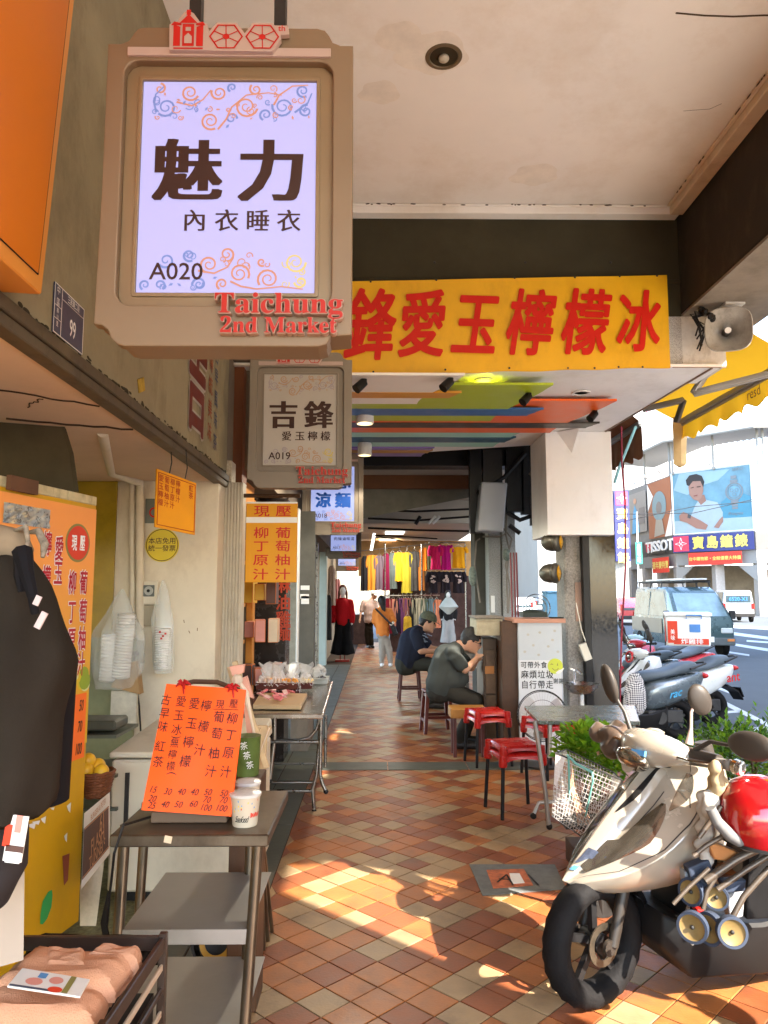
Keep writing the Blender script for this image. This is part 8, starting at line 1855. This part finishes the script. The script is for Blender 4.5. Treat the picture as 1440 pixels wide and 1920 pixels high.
def vehicle(label,cat,loc,rz,st,W,paint,glass,lower=None,group=None,z0=.32,front_glass=None):
    """st: (x, top z, belt z) stations from the nose backwards"""
    t = thing('car' if cat != 'van' else 'van',label,cat,loc,rz,group)
    q = MB(); rings = []
    for x,zt,zb in st:
        w_ = W/2*(.93 if x in (st[0][0],st[-1][0]) else 1); tw = w_*(1-.16*max(0,zt-zb)/.9)
        rings.append([V3((x,y,z)) for y,z in ((-w_*.96,z0),(-w_,z0+.12),(-w_,zb-.04),(-w_*.985,zb),(-tw,zt-.06),(-tw*.9,zt),(tw*.9,zt),(tw,zt-.06),(w_*.985,zb),(w_,zb-.04),(w_,z0+.12),(w_*.96,z0))])
    q.loft(rings); q.build('body',paint,t,smooth=35,bev=.015,world=False)
    # glass
    cab = [(x,zt,zb) for x,zt,zb in st if zt-zb > .3]
    def glassp(V,name='window',m=None): q = MB(); n = (V[1]-V[0]).cross(V[2]-V[0]).normalized(); q.add([v+n*.012 for v in V]+[v-n*.03 for v in V],[(0,1,2,3),(7,6,5,4),(0,4,5,1),(1,5,6,2),(2,6,7,3),(3,7,4,0)]); q.build(name,m or glass,t,world=False,bev=.004)
    for sd in (1,-1):
        n = max(2,int((cab[0][0]-cab[-1][0])/1.0)); x0_,x1_ = cab[0][0]-.02,cab[-1][0]+.12; zt,zb = cab[1][1],cab[1][2]; w_ = W/2; tw = w_*(1-.16*(zt-zb)/.9)
        for i in range(n):
            a_,b_ = x0_+(x1_-x0_)*i/n-.05,x0_+(x1_-x0_)*(i+1)/n+.05; y0_,y1_ = sd*(w_*.985-.012),sd*(tw+.008); o_ = (.30 if i == 0 and st[0][1] < 1.2 else .04)
            V = [V3((b_,y0_,zb+.04)),V3((a_+(.0 if i else .18),y0_,zb+.04)),V3((a_-(.0 if i else o_),y1_,zt-.12)),V3((b_,y1_,zt-.12))]; V = V if sd < 0 else V[::-1]
            n_ = (V[1]-V[0]).cross(V[2]-V[0]); V = V if n_.y*sd > 0 else V[::-1]; glassp(V)
    # windscreen: between the last low station and the first high one
    k_ = next(i for i,s_ in enumerate(st) if s_[1]-s_[2] > .3); A,B = st[k_-1],st[k_]; w_ = W/2*.86
    fa_,fb_ = V3((A[0],0,A[1])),V3((B[0],0,B[1])); lo,hi = fa_.lerp(fb_,.10),fa_.lerp(fb_,.93)
    V = [lo+V3((0,w_,0)),lo-V3((0,w_,0)),hi-V3((0,w_*.90,0)),hi+V3((0,w_*.90,0))]; n_ = (V[1]-V[0]).cross(V[2]-V[0]); glassp(V if n_.x > 0 else V[::-1],'windscreen',front_glass or glass)
    A,B = st[-2],st[-1]; V = [V3((B[0]-.0,s_*w_*(1 if z < 1 else .9),z)) for s_,z in ((1,B[2]+.08),(-1,B[2]+.08),(-1,B[1]-.12),(1,B[1]-.12))]; n_ = (V[1]-V[0]).cross(V[2]-V[0]); glassp(V if n_.x < 0 else V[::-1],'rear_window')
    for x in (st[0][0]-.62,st[-1][0]+.65):
        for sd in (1,-1):
            q = MB(); q.cyl((x,sd*(W/2-.17),.29),(x,sd*(W/2+.01),.29),.29,.29,24); w2_ = q.build('wheel',M_rub,t,smooth=40,bev=.02,world=False); q = MB(); q.cyl((x,sd*(W/2),.29),(x,sd*(W/2+.02),.29),.17,.15,20); q.build('hub_cap',M_steel,w2_,world=False)
    xf,xr = st[0][0],st[-1][0]
    q = MB(); q.box((xf+.02,0,z0+.10),(.12,W*.97,.20)); q.build('front_bumper',lower or M_dark,t,bev=.03,seg=2,world=False); q = MB(); q.box((xr-.02,0,z0+.10),(.12,W*.97,.20)); q.build('rear_bumper',lower or M_dark,t,bev=.03,seg=2,world=False)
    for sd in (1,-1):
        q = MB(); q.box((xf-.0,sd*W*.36,.70),(.08,W*.2,.14)); q.build('headlight',mat('car_headlight',(.7,.72,.7),.1,.3),t,bev=.02,world=False); q = MB(); q.box((xr,sd*W*.44,.95),(.06,W*.08,.32)); q.build('tail_light',mat('red_lens',(.45,.02,.015),.15),t,bev=.01,world=False)
        q = MB(); q.box((cab[0][0]+.35,sd*(W/2+.12),cab[0][2]+.10),(.08,.16,.22)); q.build('door_mirror',M_dark,t,bev=.02,world=False); q = MB(); q.box((xf+.085,sd*W*.40,z0+.14),(.02,W*.12,.06)); q.build('indicator',mat('orange_lens',(.65,.2,.05),.3),t,world=False)
    q = MB(); q.box((xr-.085,0,.62),(.01,.38,.16)); q.box((xf+.085,0,.48),(.01,.34,.14)); q.build('number_plate',M_wht,t,world=False)
    return t
VAN = [(1.78,.86,.84),(1.72,.98,.97),(1.05,1.72,1.0),(.75,1.84,1.0),(-1.6,1.86,1.0),(-1.80,1.78,1.0)]
tp = mat('teal_van_paint',(.07,.115,.12),.3,.3,var=.08,coat=.5)
van = vehicle('teal and beige van with a roof rack and ladder driving on the street','van',(8.6,21.3,ZR_),math.radians(-91),VAN,1.50,tp,M_vgl,mat('grey_bumper',(.10,.11,.11),.6),front_glass=M_vgl)
q = MB()
for sd in (1,-1): q.box((-.5,sd*.765,.78),(2.5,.012,.40))
q.build('beige_side_panel',mat('beige_van_band',(.22,.19,.15),.35,.2,var=.1),van,world=False)
q = MB()
for x in (-1.3,-.3,.55): q.box((x,0,1.98),(.04,1.4,.03)); q.box((x,.66,1.9),(.03,.03,.18),(.2,0,0)); q.box((x,-.66,1.9),(.03,.03,.18),(-.2,0,0))
for y in (-.55,.1,.55): q.box((-.4,y,2.01),(2.5,.035,.035))
q.build('roof_rack',M_dark,van,world=False); q = MB(); q.box((-.4,.3,2.06),(2.4,.4,.04)); q.box((-.3,-.3,2.05),(2.6,.12,.05)); q.build('roof_load',M_wht,van,world=False)
MPV = [(2.1,.72,.70),(1.95,.92,.9),(1.2,1.05,.98),(.45,1.62,1.0),(.1,1.68,1.0),(-1.9,1.66,1.0),(-2.12,1.2,1.0)]
SED = [(2.2,.62,.6),(2.0,.82,.8),(1.0,.95,.9),(.3,1.40,.92),(-.2,1.46,.92),(-1.0,1.42,.92),(-1.9,.98,.9),(-2.2,.92,.85)]
wp_ = mat('white_car_paint',(.36,.37,.39),.25,.1,var=.03,coat=.5)
mpv = vehicle('white minivan seen from behind with blue writing on its rear window','car',(22.0,46.5,ZR_),math.radians(77),[(2.1,.75,.72),(1.9,.98,.95),(1.2,1.12,1.05),(.5,1.82,1.08),(.1,1.9,1.08),(-1.9,1.88,1.08),(-2.1,1.70,1.08)],1.78,wp_,M_vg)
Wm = world_matrix(mpv); q = MB(); q.text('6520-X1',Wm@V3((-2.16,0,1.38)),Wm.to_3x3()@V3((0,-1,0)),Z_,.30,.01,1,.01); q.build('blue_writing',mat('blue_writing',(.04,.2,.7),.5),mpv)
vehicle('white car parked far off, seen between the speckled pier and the lamps','car',(13.5,60,ZR_),math.radians(80),SED,1.7,wp_,M_vg,group=None)
vehicle('small white car left of the far white car in the gap','car',(10.2,52,ZR_),math.radians(75),SED,1.65,mat('silver_white_paint',(.5,.5,.5),.3,.3),M_vg)
vehicle('red car glimpsed behind the maroon cable left of the van','car',(14.2,42,ZR_),math.radians(80),SED,1.68,cr,M_vg)
bc = at(1034,1165,11.5); q = MB(); q.bb(bc.x-.09,bc.x+.09,11.4,11.7,bc.z,at(1,1112,11.5).z); q.bb(bc.x-.1,bc.x+.1,11.38,11.72,at(1,1112,11.5).z,at(1,1108,11.5).z); tag(q.build('blue_bin',mat('sky_blue_bin',(.14,.34,.52),.45),bev=.01),'sky blue plastic bin behind the dark case in the gap','bin')
t = thing('silver_fan_cage','pale metal hoops and wires in front of the blue bin','metal hoops',at(1005,1150,11))
for k_,r_ in enumerate((.20,.15,.10)): q = MB(); c = at(1006,1140,11); q.tube([c+V3((math.cos(i*PI/12)*r_,.02*k_,math.sin(i*PI/12)*r_)) for i in range(24)],.008,5,closed=True); q.build('hoop',M_steel,t)
o,_c = scooter('orange and white scooter parked at the far right beyond the white minivan',(25.4,44,ZR_),math.radians(150),mat('orange_paint',(.6,.2,.05),.4),M_low,M_seat)

# ------------------------------------------------------------------ buildings
PB,PBk = {},None
def flat(name,pts,o,xd,yd,m,parent,lift): q = MB(); q.prism(pts,o,xd,yd,.01,lift); return q.build(name,m,parent)
pale = mat('pale_render',(.26,.25,.23),.8,var=.08,vs_=.3,dirt=(.19,.18,.16),dirt_amt=.4,ds=.4); grb = mat('grey_brown_fascia',(.25,.235,.22),.7,var=.1,vs_=.5)
wing = mat('far_window_glass',(.12,.15,.17),.1,.2,var=.3,vs_=1); cream_b = mat('cream_fin_wall',(.27,.23,.165),.8,var=.06,vs_=.4)
q0,q1,q2 = V3((25.0,62,0)),V3((29.2,57,0)),V3((24.6,72,0))     # corner building ground corners
q0.z = q1.z = q2.z = ZR_
cb_ = thing('corner_building','corner shop building covered in watch billboards across the junction','building',q0)
back = [q2+V3((14,3,0)),q1+V3((14,12,0)),q1+V3((13,-1.5,0))]
def wall(a,b,z0,z1,m,name='wall',th=.3,par=None):
    d = (b-a).normalized(); n = V3((d.y,-d.x,0)); q = MB(); A,B = V3((a.x,a.y,z0)),V3((b.x,b.y,z0)); q.add([A,B,B+Z_*(z1-z0),A+Z_*(z1-z0)]+[v-n*th for v in (A,B,B+Z_*(z1-z0),A+Z_*(z1-z0))],[(0,1,2,3),(7,6,5,4),(0,4,5,1),(1,5,6,2),(2,6,7,3),(3,7,4,0)]); return q.build(name,m,par or cb_)
for a,b in ((q2,q0),(q0,q1),(q1,back[2])): wall(a,b,3.9,11.6,pale); wall(a,b+(b-a).normalized()*.01,4.9,6.3,grb,'fascia',.36)
wall(back[2],back[1],ZR_,11.6,pale); wall(back[1],back[0],ZR_,11.6,pale)
q = MB(); q.add([V3((p.x,p.y,11.5)) for p in (q2,q0,q1,back[2],back[1],back[0])],[(0,1,2,3,4,5)]); q.build('roof',grb,cb_)
for i,p in enumerate([q2.lerp(q0,u) for u in (0,.33,.66,1)]+[q0.lerp(q1,u) for u in (.5,1)]+[q1.lerp(back[2],u) for u in (.35,.7,1)]):
    q = MB(); q.box((p.x+.35,p.y+.3,2.0),(.7,.7,4.3)); q.build('column',mat('stone_column',(.34,.31,.28),.7,var=.15),cb_)
wall(q2+V3((3,1,0)),q0+V3((3,3,0)),ZR_,4,mat('shop_dim_front',(.26,.21,.15),.7,var=.4,vs_=.6),'shopfront'); wall(q0+V3((3,3,0)),back[2]+V3((0,3,0)),ZR_,4,MATS['shop_dim_front'],'shopfront')
# arched corner braces of the arcade openings
for a,b in ((q0,q1),(q1,q1.lerp(back[2],.35)),(q2.lerp(q0,.66),q0)):
    d = (b-a).normalized(); L = (b-a).length
    q = MB(); q.prism([(0,3.9),(0,2.6),(L*.22,3.9)][::1],a,d,Z_,.2,.02); q.prism([(L,3.9),(L*.78,3.9),(L,2.6)],a,d,Z_,.2,.02); q.build('arch_brace',pale,cb_)
# roof canopy with corrugated underside
cz = 14.2; q = MB(); roofp = [q2+V3((-1,0,0)),q0+V3((-1,-1,0)),q1+V3((-.5,-1.5,0)),back[2]+V3((0,-1.5,0))]
inner = [p+V3((6,6,0)) for p in roofp]; rib = []
for (a,b,c_,d_) in zip(roofp,roofp[1:],inner[1:],inner):
    n = max(6,int((b-a).length/.5))
    for i in range(n):
        u0,u1 = i/n,(i+.5)/n; q.add([V3((*a.lerp(b,u0).xy,cz)),V3((*a.lerp(b,u1).xy,cz+.12)),V3((*d_.lerp(c_,u1).xy,cz+.8)),V3((*d_.lerp(c_,u0).xy,cz+.7))],[(0,1,2,3)]); u2 = (i+1)/n; q.add([V3((*a.lerp(b,u1).xy,cz+.12)),V3((*a.lerp(b,u2).xy,cz)),V3((*d_.lerp(c_,u2).xy,cz+.7)),V3((*d_.lerp(c_,u1).xy,cz+.8))],[(0,1,2,3)])
q.build('canopy_sheet',mat('grey_corrugated',(.34,.33,.31),.5,.3,var=.1,vs_=.5),cb_)
q = MB(); q.tube([V3((*p.xy,cz)) for p in roofp],.12,6)
for a,b in zip(roofp,roofp[1:]):
    for u in (0.02,.5,.98): p = a.lerp(b,u); q.cyl((p.x+.8,p.y+.8,11.5),(p.x+.8,p.y+.8,cz+.1),.1,.1,8)
q.build('canopy_posts',pale,cb_)
q = MB()
for i,(a,b) in enumerate(((q2,q0),(q0,q1))):
    for u in (.2,.5,.8): p = a.lerp(b,u); q.cyl((p.x-.2,p.y-.4,11.9),(p.x-.9,p.y-1.2,12.1),.07,.12,8)
q.build('flood_lamps',M_wht,cb_)
# billboards
def frame2(a,b,z0): d = (b-a).normalized(); n = V3((d.y,-d.x,0)); return V3((a.x,a.y,z0))+n*.15,d
o,d = frame2(q0,q1,6.45); L = (q1-q0).length; BH = 5.2
bb_ = thing('watch_billboard','large pale blue billboard of a man in a white shirt beside a wristwatch','billboard',o)
sky_p = mat('billboard_blue',tuple(k*.36 for k in srgb('#9fd3e6')),.5,var=.25,vs_=.7); ws_ = L/10.0
flat('panel',[(0,0),(L,0),(L,BH),(0,BH)],o,d,Z_,sky_p,bb_,.0)
def S(pts): return [(x/100*L,y/100*BH) for x,y in pts]
B_ = lambda n_,pts,c_,l: flat(n_,S(pts),o,d,Z_,mat('bill_'+n_,tuple(k*.42 for k in c_),.5,var=.08,vs_=1),bb_,l)
B_('cloud',[(2,72),(20,62),(40,75),(60,80),(75,95),(40,97),(10,98)],srgb('#c4e6ee'),.02); B_('sea',[(62,15),(98,15),(98,50),(90,56),(80,40),(70,52),(62,45)],srgb('#6cb9d3'),.02); B_('ground',[(0,0),(100,0),(100,20),(0,22)],srgb('#d5ecef'),.021)
B_('shirt',[(14,0),(22,24),(30,45),(36,55),(48,50),(58,46),(64,30),(62,5),(58,0)],srgb('#d8e9ee'),.03); B_('neck',[(34,60),(42,60),(44,50),(37,44),(33,52)],srgb('#c69480'),.035)
B_('face',[(22,75),(23,62),(28,54),(34,51),(38,55),(41,66),(41,80),(34,86),(26,84)],srgb('#d3a18c'),.04); B_('hair',[(20,78),(19,86),(24,93),(33,94),(40,90),(43,80),(41,72),(38,82),(28,83),(23,76)],srgb('#4d4745'),.045)
B_('features',[(25,73),(29,74),(29,72.5),(25,72)],(.1,.05,.04),.05); B_('features',[(33,74),(38,74),(38,72.5),(33,72.5)],(.1,.05,.04),.05); B_('lips',[(28,60),(34,61),(33,59),(29,58.6)],(.4,.12,.1),.05)
B_('arm',[(8,30),(14,36),(22,30),(36,20),(45,12),(42,5),(30,8),(18,18),(9,22)],srgb('#cf9a86'),.05); B_('forearm',[(52,8),(60,20),(64,24),(64,16),(58,6)],srgb('#cf9a86'),.05); B_('wrist_watch',[(20,32),(24,30),(23,24),(19,26)],(.15,.14,.14),.055)
q = MB(); cx,cy = 79/100*L,60/100*BH
for r0,r1,l in ((.70,.60,.03),(.52,.48,.04)): q.shape([ell(cx,cy,r0,r0*1.05,28),ell(cx,cy,r1,r1*1.05,28)],o,d,Z_,0,l)
for (x,y,w_,h_) in ((79,82,7,5),(79,76,9,4),(79,44,9,4),(79,39,7.5,3),(79,35,7,3)): q.prism(S([(x-w_/2,y-h_/2),(x+w_/2,y-h_/2),(x+w_/2,y+h_/2),(x-w_/2,y+h_/2)]),o,d,Z_,0,.04)
for k_ in range(3):
    q.shape([ell(cx+.22*math.cos(k_*2.1+.5),cy+.22*math.sin(k_*2.1+.5),.14,.14,16),ell(cx+.22*math.cos(k_*2.1+.5),cy+.22*math.sin(k_*2.1+.5),.11,.11,16)],o,d,Z_,0,.05)
q.text('SEIKO',o+d*(.84*L)+Z_*(.94*BH),d,Z_,.32,.01,1,.03); q.text('Prospex',o+d*(.79*L)+Z_*(.27*BH),d,Z_,.36,.0,1,.05,shear=.4); q.build('watch_print',mat('bill_watch',(.14,.15,.16),.4),bb_)
q = MB()
for a_,b_ in (((0,0),(L,0)),((L,0),(L,BH)),((L,BH),(0,BH)),((0,BH),(0,0))): A = o+d*a_[0]+Z_*a_[1]; B = o+d*b_[0]+Z_*b_[1]; q.tube([A,B],.09,4)
q.build('frame',M_wht,bb_)
navy = mat('navy_sign',(.02,.024,.15),.4,var=.04); gold_t = mat('gold_sign_print',(.70,.52,.10),.4); rosy = mat('rose_red_print',(.60,.04,.08),.4)
def flower(q,o,d,cx,cy,r):
    for k_ in range(4):
        a_ = k_*PI/2; P = [(cx+r*math.cos(a_-.0)*1.0,cy+r*math.sin(a_)),(cx+r*.35*math.cos(a_+.7),cy+r*.35*math.sin(a_+.7)),(cx,cy),(cx+r*.35*math.cos(a_-.7),cy+r*.35*math.sin(a_-.7))]
        for a,b in zip(P,P[1:]+P[:1]): q.tube([o+d*a[0]+Z_*a[1],o+d*b[0]+Z_*b[1]],r*.035,4)
t = thing('clock_shop_sign','long navy shop sign with gold characters and a red flower emblem under the big billboard','shop sign',o); o2 = V3((o.x,o.y,4.95))+V3((d.y,-d.x,0))*.3; W1 = L*1.01;
flat('panel',[(0,0),(W1,0),(W1,1.4),(0,1.4)],o2,d,Z_,navy,t,0); flat('red_square',[(.08,.08),(1.4,.08),(1.4,1.32),(.08,1.32)],o2,d,Z_,rosy,t,.03); q = MB(); nn_ = V3((d.y,-d.x,0)); flower(q,o2+nn_*.06,d,.74,.7,.5); q.build('flower_emblem',M_wht,t)
q = MB()
for i,ch in enumerate('寶島鐘錶'): q.text(ch,o2+d*(2.2+i*1.15)+Z_*.70,d,Z_,1.05,.03,.95,.05,.01)
q.build('lettering',gold_t,t)
flat_o,fd_ = frame2(q2.lerp(q0,.0),q0,6.45); L2 = (q0-q2).length
for nm,lb,u0,u1,z0_,z1_,c1,c2 in (('orange_poster','orange and white watch poster left of the large blue billboard',.50,.985,.0,5.0,srgb('#e8946a'),srgb('#e9e4dc')),('blue_poster','pale poster with a blue dress figure left of the orange watch poster',.05,.46,.8,4.6,srgb('#ddd6cd'),srgb('#5aa0c8'))):
    o3 = flat_o+fd_*(L2*u0)+Z_*z0_; w3,h3 = L2*(u1-u0),z1_-z0_; t = thing(nm,lb,'poster',o3); flat('panel',[(0,0),(w3,0),(w3,h3),(0,h3)],o3,fd_,Z_,mat(nm+'_ground',tuple(k*.4 for k in c1),.5),t,0)
    if 'orange' in nm:
        flat('pale_shape',ell(w3*.5,h3*.55,w3*.30,h3*.26),o3,fd_,Z_,mat('poster_cyan',tuple(k*.4 for k in srgb('#b8dbe4')),.5),t,.03); flat('watch_face',ell(w3*.5,h3*.52,w3*.12,h3*.11),o3,fd_,Z_,mat('poster_grey',(.2,.18,.17),.5),t,.05); flat('white_hand',[(w3*.25,h3*.02),(w3*.7,h3*.05),(w3*.62,h3*.3),(w3*.35,h3*.32)],o3,fd_,Z_,mat('poster_cream',tuple(k*.4 for k in srgb('#eadfce')),.5),t,.04); flat('white_side',[(w3*.7,0),(w3,0),(w3,h3*.45)],o3,fd_,Z_,M_wht,t,.02); flat('white_side',[(0,h3),(0,h3*.5),(w3*.25,h3*.75)],o3,fd_,Z_,M_wht,t,.02)
    else:
        flat('blue_dress',[(w3*.15,0),(w3*.6,0),(w3*.5,h3*.5),(w3*.35,h3*.7),(w3*.25,h3*.5)],o3,fd_,Z_,mat('poster_blue',c2,.5),t,.03); flat('figure_head',ell(w3*.38,h3*.8,w3*.09,h3*.07),o3,fd_,Z_,M_skin,t,.04); flat('brown_ground',[(w3*.6,h3*.2),(w3*.9,h3*.2),(w3*.9,h3*.6),(w3*.6,h3*.6)],o3,fd_,Z_,MATS['poster_grey'],t,.03)
t = thing('grey_shop_sign','grey fascia with TISSOT in white and red raised letters','shop sign',flat_o); q = MB(); q.text('TISSOT',flat_o+fd_*(L2*.75)+Z_*-.75,fd_,Z_,1.35,.02,1.3,.25,depth=.1); q.build('white_letters',M_wht,t); q = MB(); q.text('T+',flat_o+fd_*(L2*.52)+Z_*-.75,fd_,Z_,1.1,.02,1,.25,depth=.1); q.build('red_letters',rosy,t)
q = MB(); q.box(flat_o+fd_*(L2*.7)+Z_*-1.3+V3((-.25,0,0)),(.05,L2*.42,.22)); q.build('small_print_bar',M_txt_k,t)
for lb,o4,d4,w4,h4,tx in (('red banner with gold characters above the arcade of the corner building',q0+d*1.3+Z_*4.0,d,4.3,1.0,'台中購物節・全館優惠大特價'),('smaller red banner left of the gold-lettered banner',q2.lerp(q0,.62)+Z_*3.5,fd_,3.4,1.3,'週年慶特賣')):
    o4 = o4+V3((d4.y,-d4.x,0))*.45; t = thing('red_banner',lb,'banner',o4,0); flat('cloth',[(0,0),(w4,0),(w4,h4),(0,h4)],o4,d4,Z_,mat('red_banner_cloth',(.62,.05,.03),.6,var=.05),t,0); q = MB(); q.text(tx,o4+d4*(w4/2)+Z_*(h4*.5),d4,Z_,w4/len(tx)*.98,.02,1,.03); q.build('lettering',gold_t,t)
# vertical navy sign at the street's left, green street sign, pole
Yv = 58; a_,b_ = at(1151,920,Yv),at(1183,1052,Yv); t = thing('vertical_clock_sign','vertical navy sign with gold characters and a red emblem beside the cladding','shop sign',b_); q = MB(); q.bb(a_.x,b_.x,Yv,Yv+.4,b_.z,a_.z); q.build('panel',navy,t); w_ = b_.x-a_.x
q = MB(); q.bb(a_.x+.1,b_.x-.1,Yv-.03,Yv,a_.z-w_,a_.z-.1); q.build('red_square',rosy,t); q = MB(); flower(q,V3((a_.x,Yv-.06,a_.z-w_)),X_,w_/2,w_*.47,w_*.36); q.build('flower_emblem',M_wht,t)
q = MB(); q.text('寶島鐘錶',V3(((a_.x+b_.x)/2,Yv-.03,a_.z-w_*1.62)),X_,Z_,w_*.78,.03,1,.01,.01,vert=True,gap=1.28); q.build('lettering',gold_t,t)
q = MB(); q.bb(a_.x-6,a_.x+.9,Yv+.5,Yv+12,ZR_,a_.z+4); q.v = q.v; bl = tag(q.build('side_building',pale),'pale building standing behind the vertical navy sign','building')
t = thing('street_sign','green vertical street name sign on a slim white pole','street sign',at(1198,1100,50)); c = at(1198,1037,50); q = MB(); q.box(c,(.42,.05,1.45)); q.build('plate',mat('green_sign',(.02,.30,.20),.4),t); q = MB(); q.text('三民路二段',c+V3((0,-.03,.5)),X_,Z_,.24,.01,1,.005,vert=True,gap=1.05); q.build('lettering',M_txt_w,t); q = MB(); q.tube([V3((c.x-.1,50.1,ZR_)),c+V3((-.05,.1,0)),at(1194,960,50)],.05,8); q.build('pole',M_wht,t)
# street blocks behind
def block(name,label,x0,x1,y0,y1,h,m,fl_,nw,face='S',fins=0):
    t = thing(name,label,'building',((x0+x1)/2,y0,ZR_)); q = MB(); q.bb(x0,x1,y0,y1,ZR_,h); q.build('wall',m,t); q = MB(); q.bb(x0-.2,x1+.2,y0-.2,y1+.2,h,h+.5); q.build('parapet',m,t)
    me = None
    for k_ in range(fl_):
        for i in range(nw):
            z = 4.2+(h-5)*(k_+.5)/fl_; u = (i+.5)/nw
            w_ = ((x1-x0) if face == 'S' else (y1-y0))/nw*.55; p = V3((x0+(x1-x0)*u,y0-.03,z)) if face == 'S' else V3((x0-.03,y0+(y1-y0)*u,z)); dm = (w_,.12,1.5) if face == 'S' else (.12,w_,1.5)
            if me is None: q = MB(); q.box((0,0,0),dm); wo = q.build('window',wing,t); me = wo
            else: wo = me.copy(); col.objects.link(wo)
            wo.location = p-t.location
    for i in range(fins): q = MB(); xx = x0+(x1-x0)*(i+.5)/fins; q.bb(xx-.18,xx+.18,y0-.7,y0,3,h-.5); q.build('fin',m,t)
    return t
block('finned_building','tall cream building with vertical fins seen through the gap by the lamps',14.5,26,88,100,34,cream_b,8,6,'S',14)
block('cream_block','cream apartment block left of the finned building',2,13.8,84,96,26,pale,7,7)
block('white_church_block','tall white block behind the corner building carrying a pink cross',30,44,92,104,27,mat('bright_white_wall',(.34,.345,.345),.8,var=.04),6,5)
block('far_right_block','pale building at the right picture edge beyond the billboards',43,60,62,80,12.5,pale,3,5)
block('unseen_opposite_row','unseen tall block across the street, its height set to shade arcade and road',17,28,-8.2,27,18.5,mat('warm_grey_shophouse',(.42,.38,.33),.8,var=.1,vs_=.4),6,11,'W')  # unseen block, height and near end shaped to keep sun off the far arcade
block('unseen_opposite_row','unseen lower shophouse row across the street, kept low to let the sun in',17,28,-26,-8.4,7,mat('warm_grey_shophouse',(.42,.38,.33),.8,var=.1,vs_=.4),4,14,'W')  # unseen row, kept low so sun reaches the near floor and paving
block('far_left_block','cream building closing the street behind the clothes stall',-14,1.5,70,82,20,cream_b,5,8)
t = thing('pink_cross','pink cross standing on the roof of the white block','cross',(at(1216,800,90).x,90,20)); c = at(1216,795,90)
q = MB(); q.box(c+V3((0,0,-.2)),(.35,.35,3.6)); q.box(c+V3((0,0,.75)),(1.9,.32,.35)); q.build('cross',mat('pink_cross_paint',(.65,.16,.26),.5),t); q = MB(); q.bb(c.x-5,c.x+3.8,88.5,91.5,14,c.z-1.9); q.build('tower',MATS['bright_white_wall'],t)
for pts in (((1120,988),(1250,960),(1300,950),(1440,938)),((1120,965),(1300,962),(1440,930))): q = MB(); q.tube([at(x,y,45) for x,y in pts],.02,4); tag(q.build('overhead_wire',M_dark),'thin dark overhead wire crossing before the %s' % ('billboards, lower one' if pts[0][1] == 988 else 'billboards, upper one'),'wire')
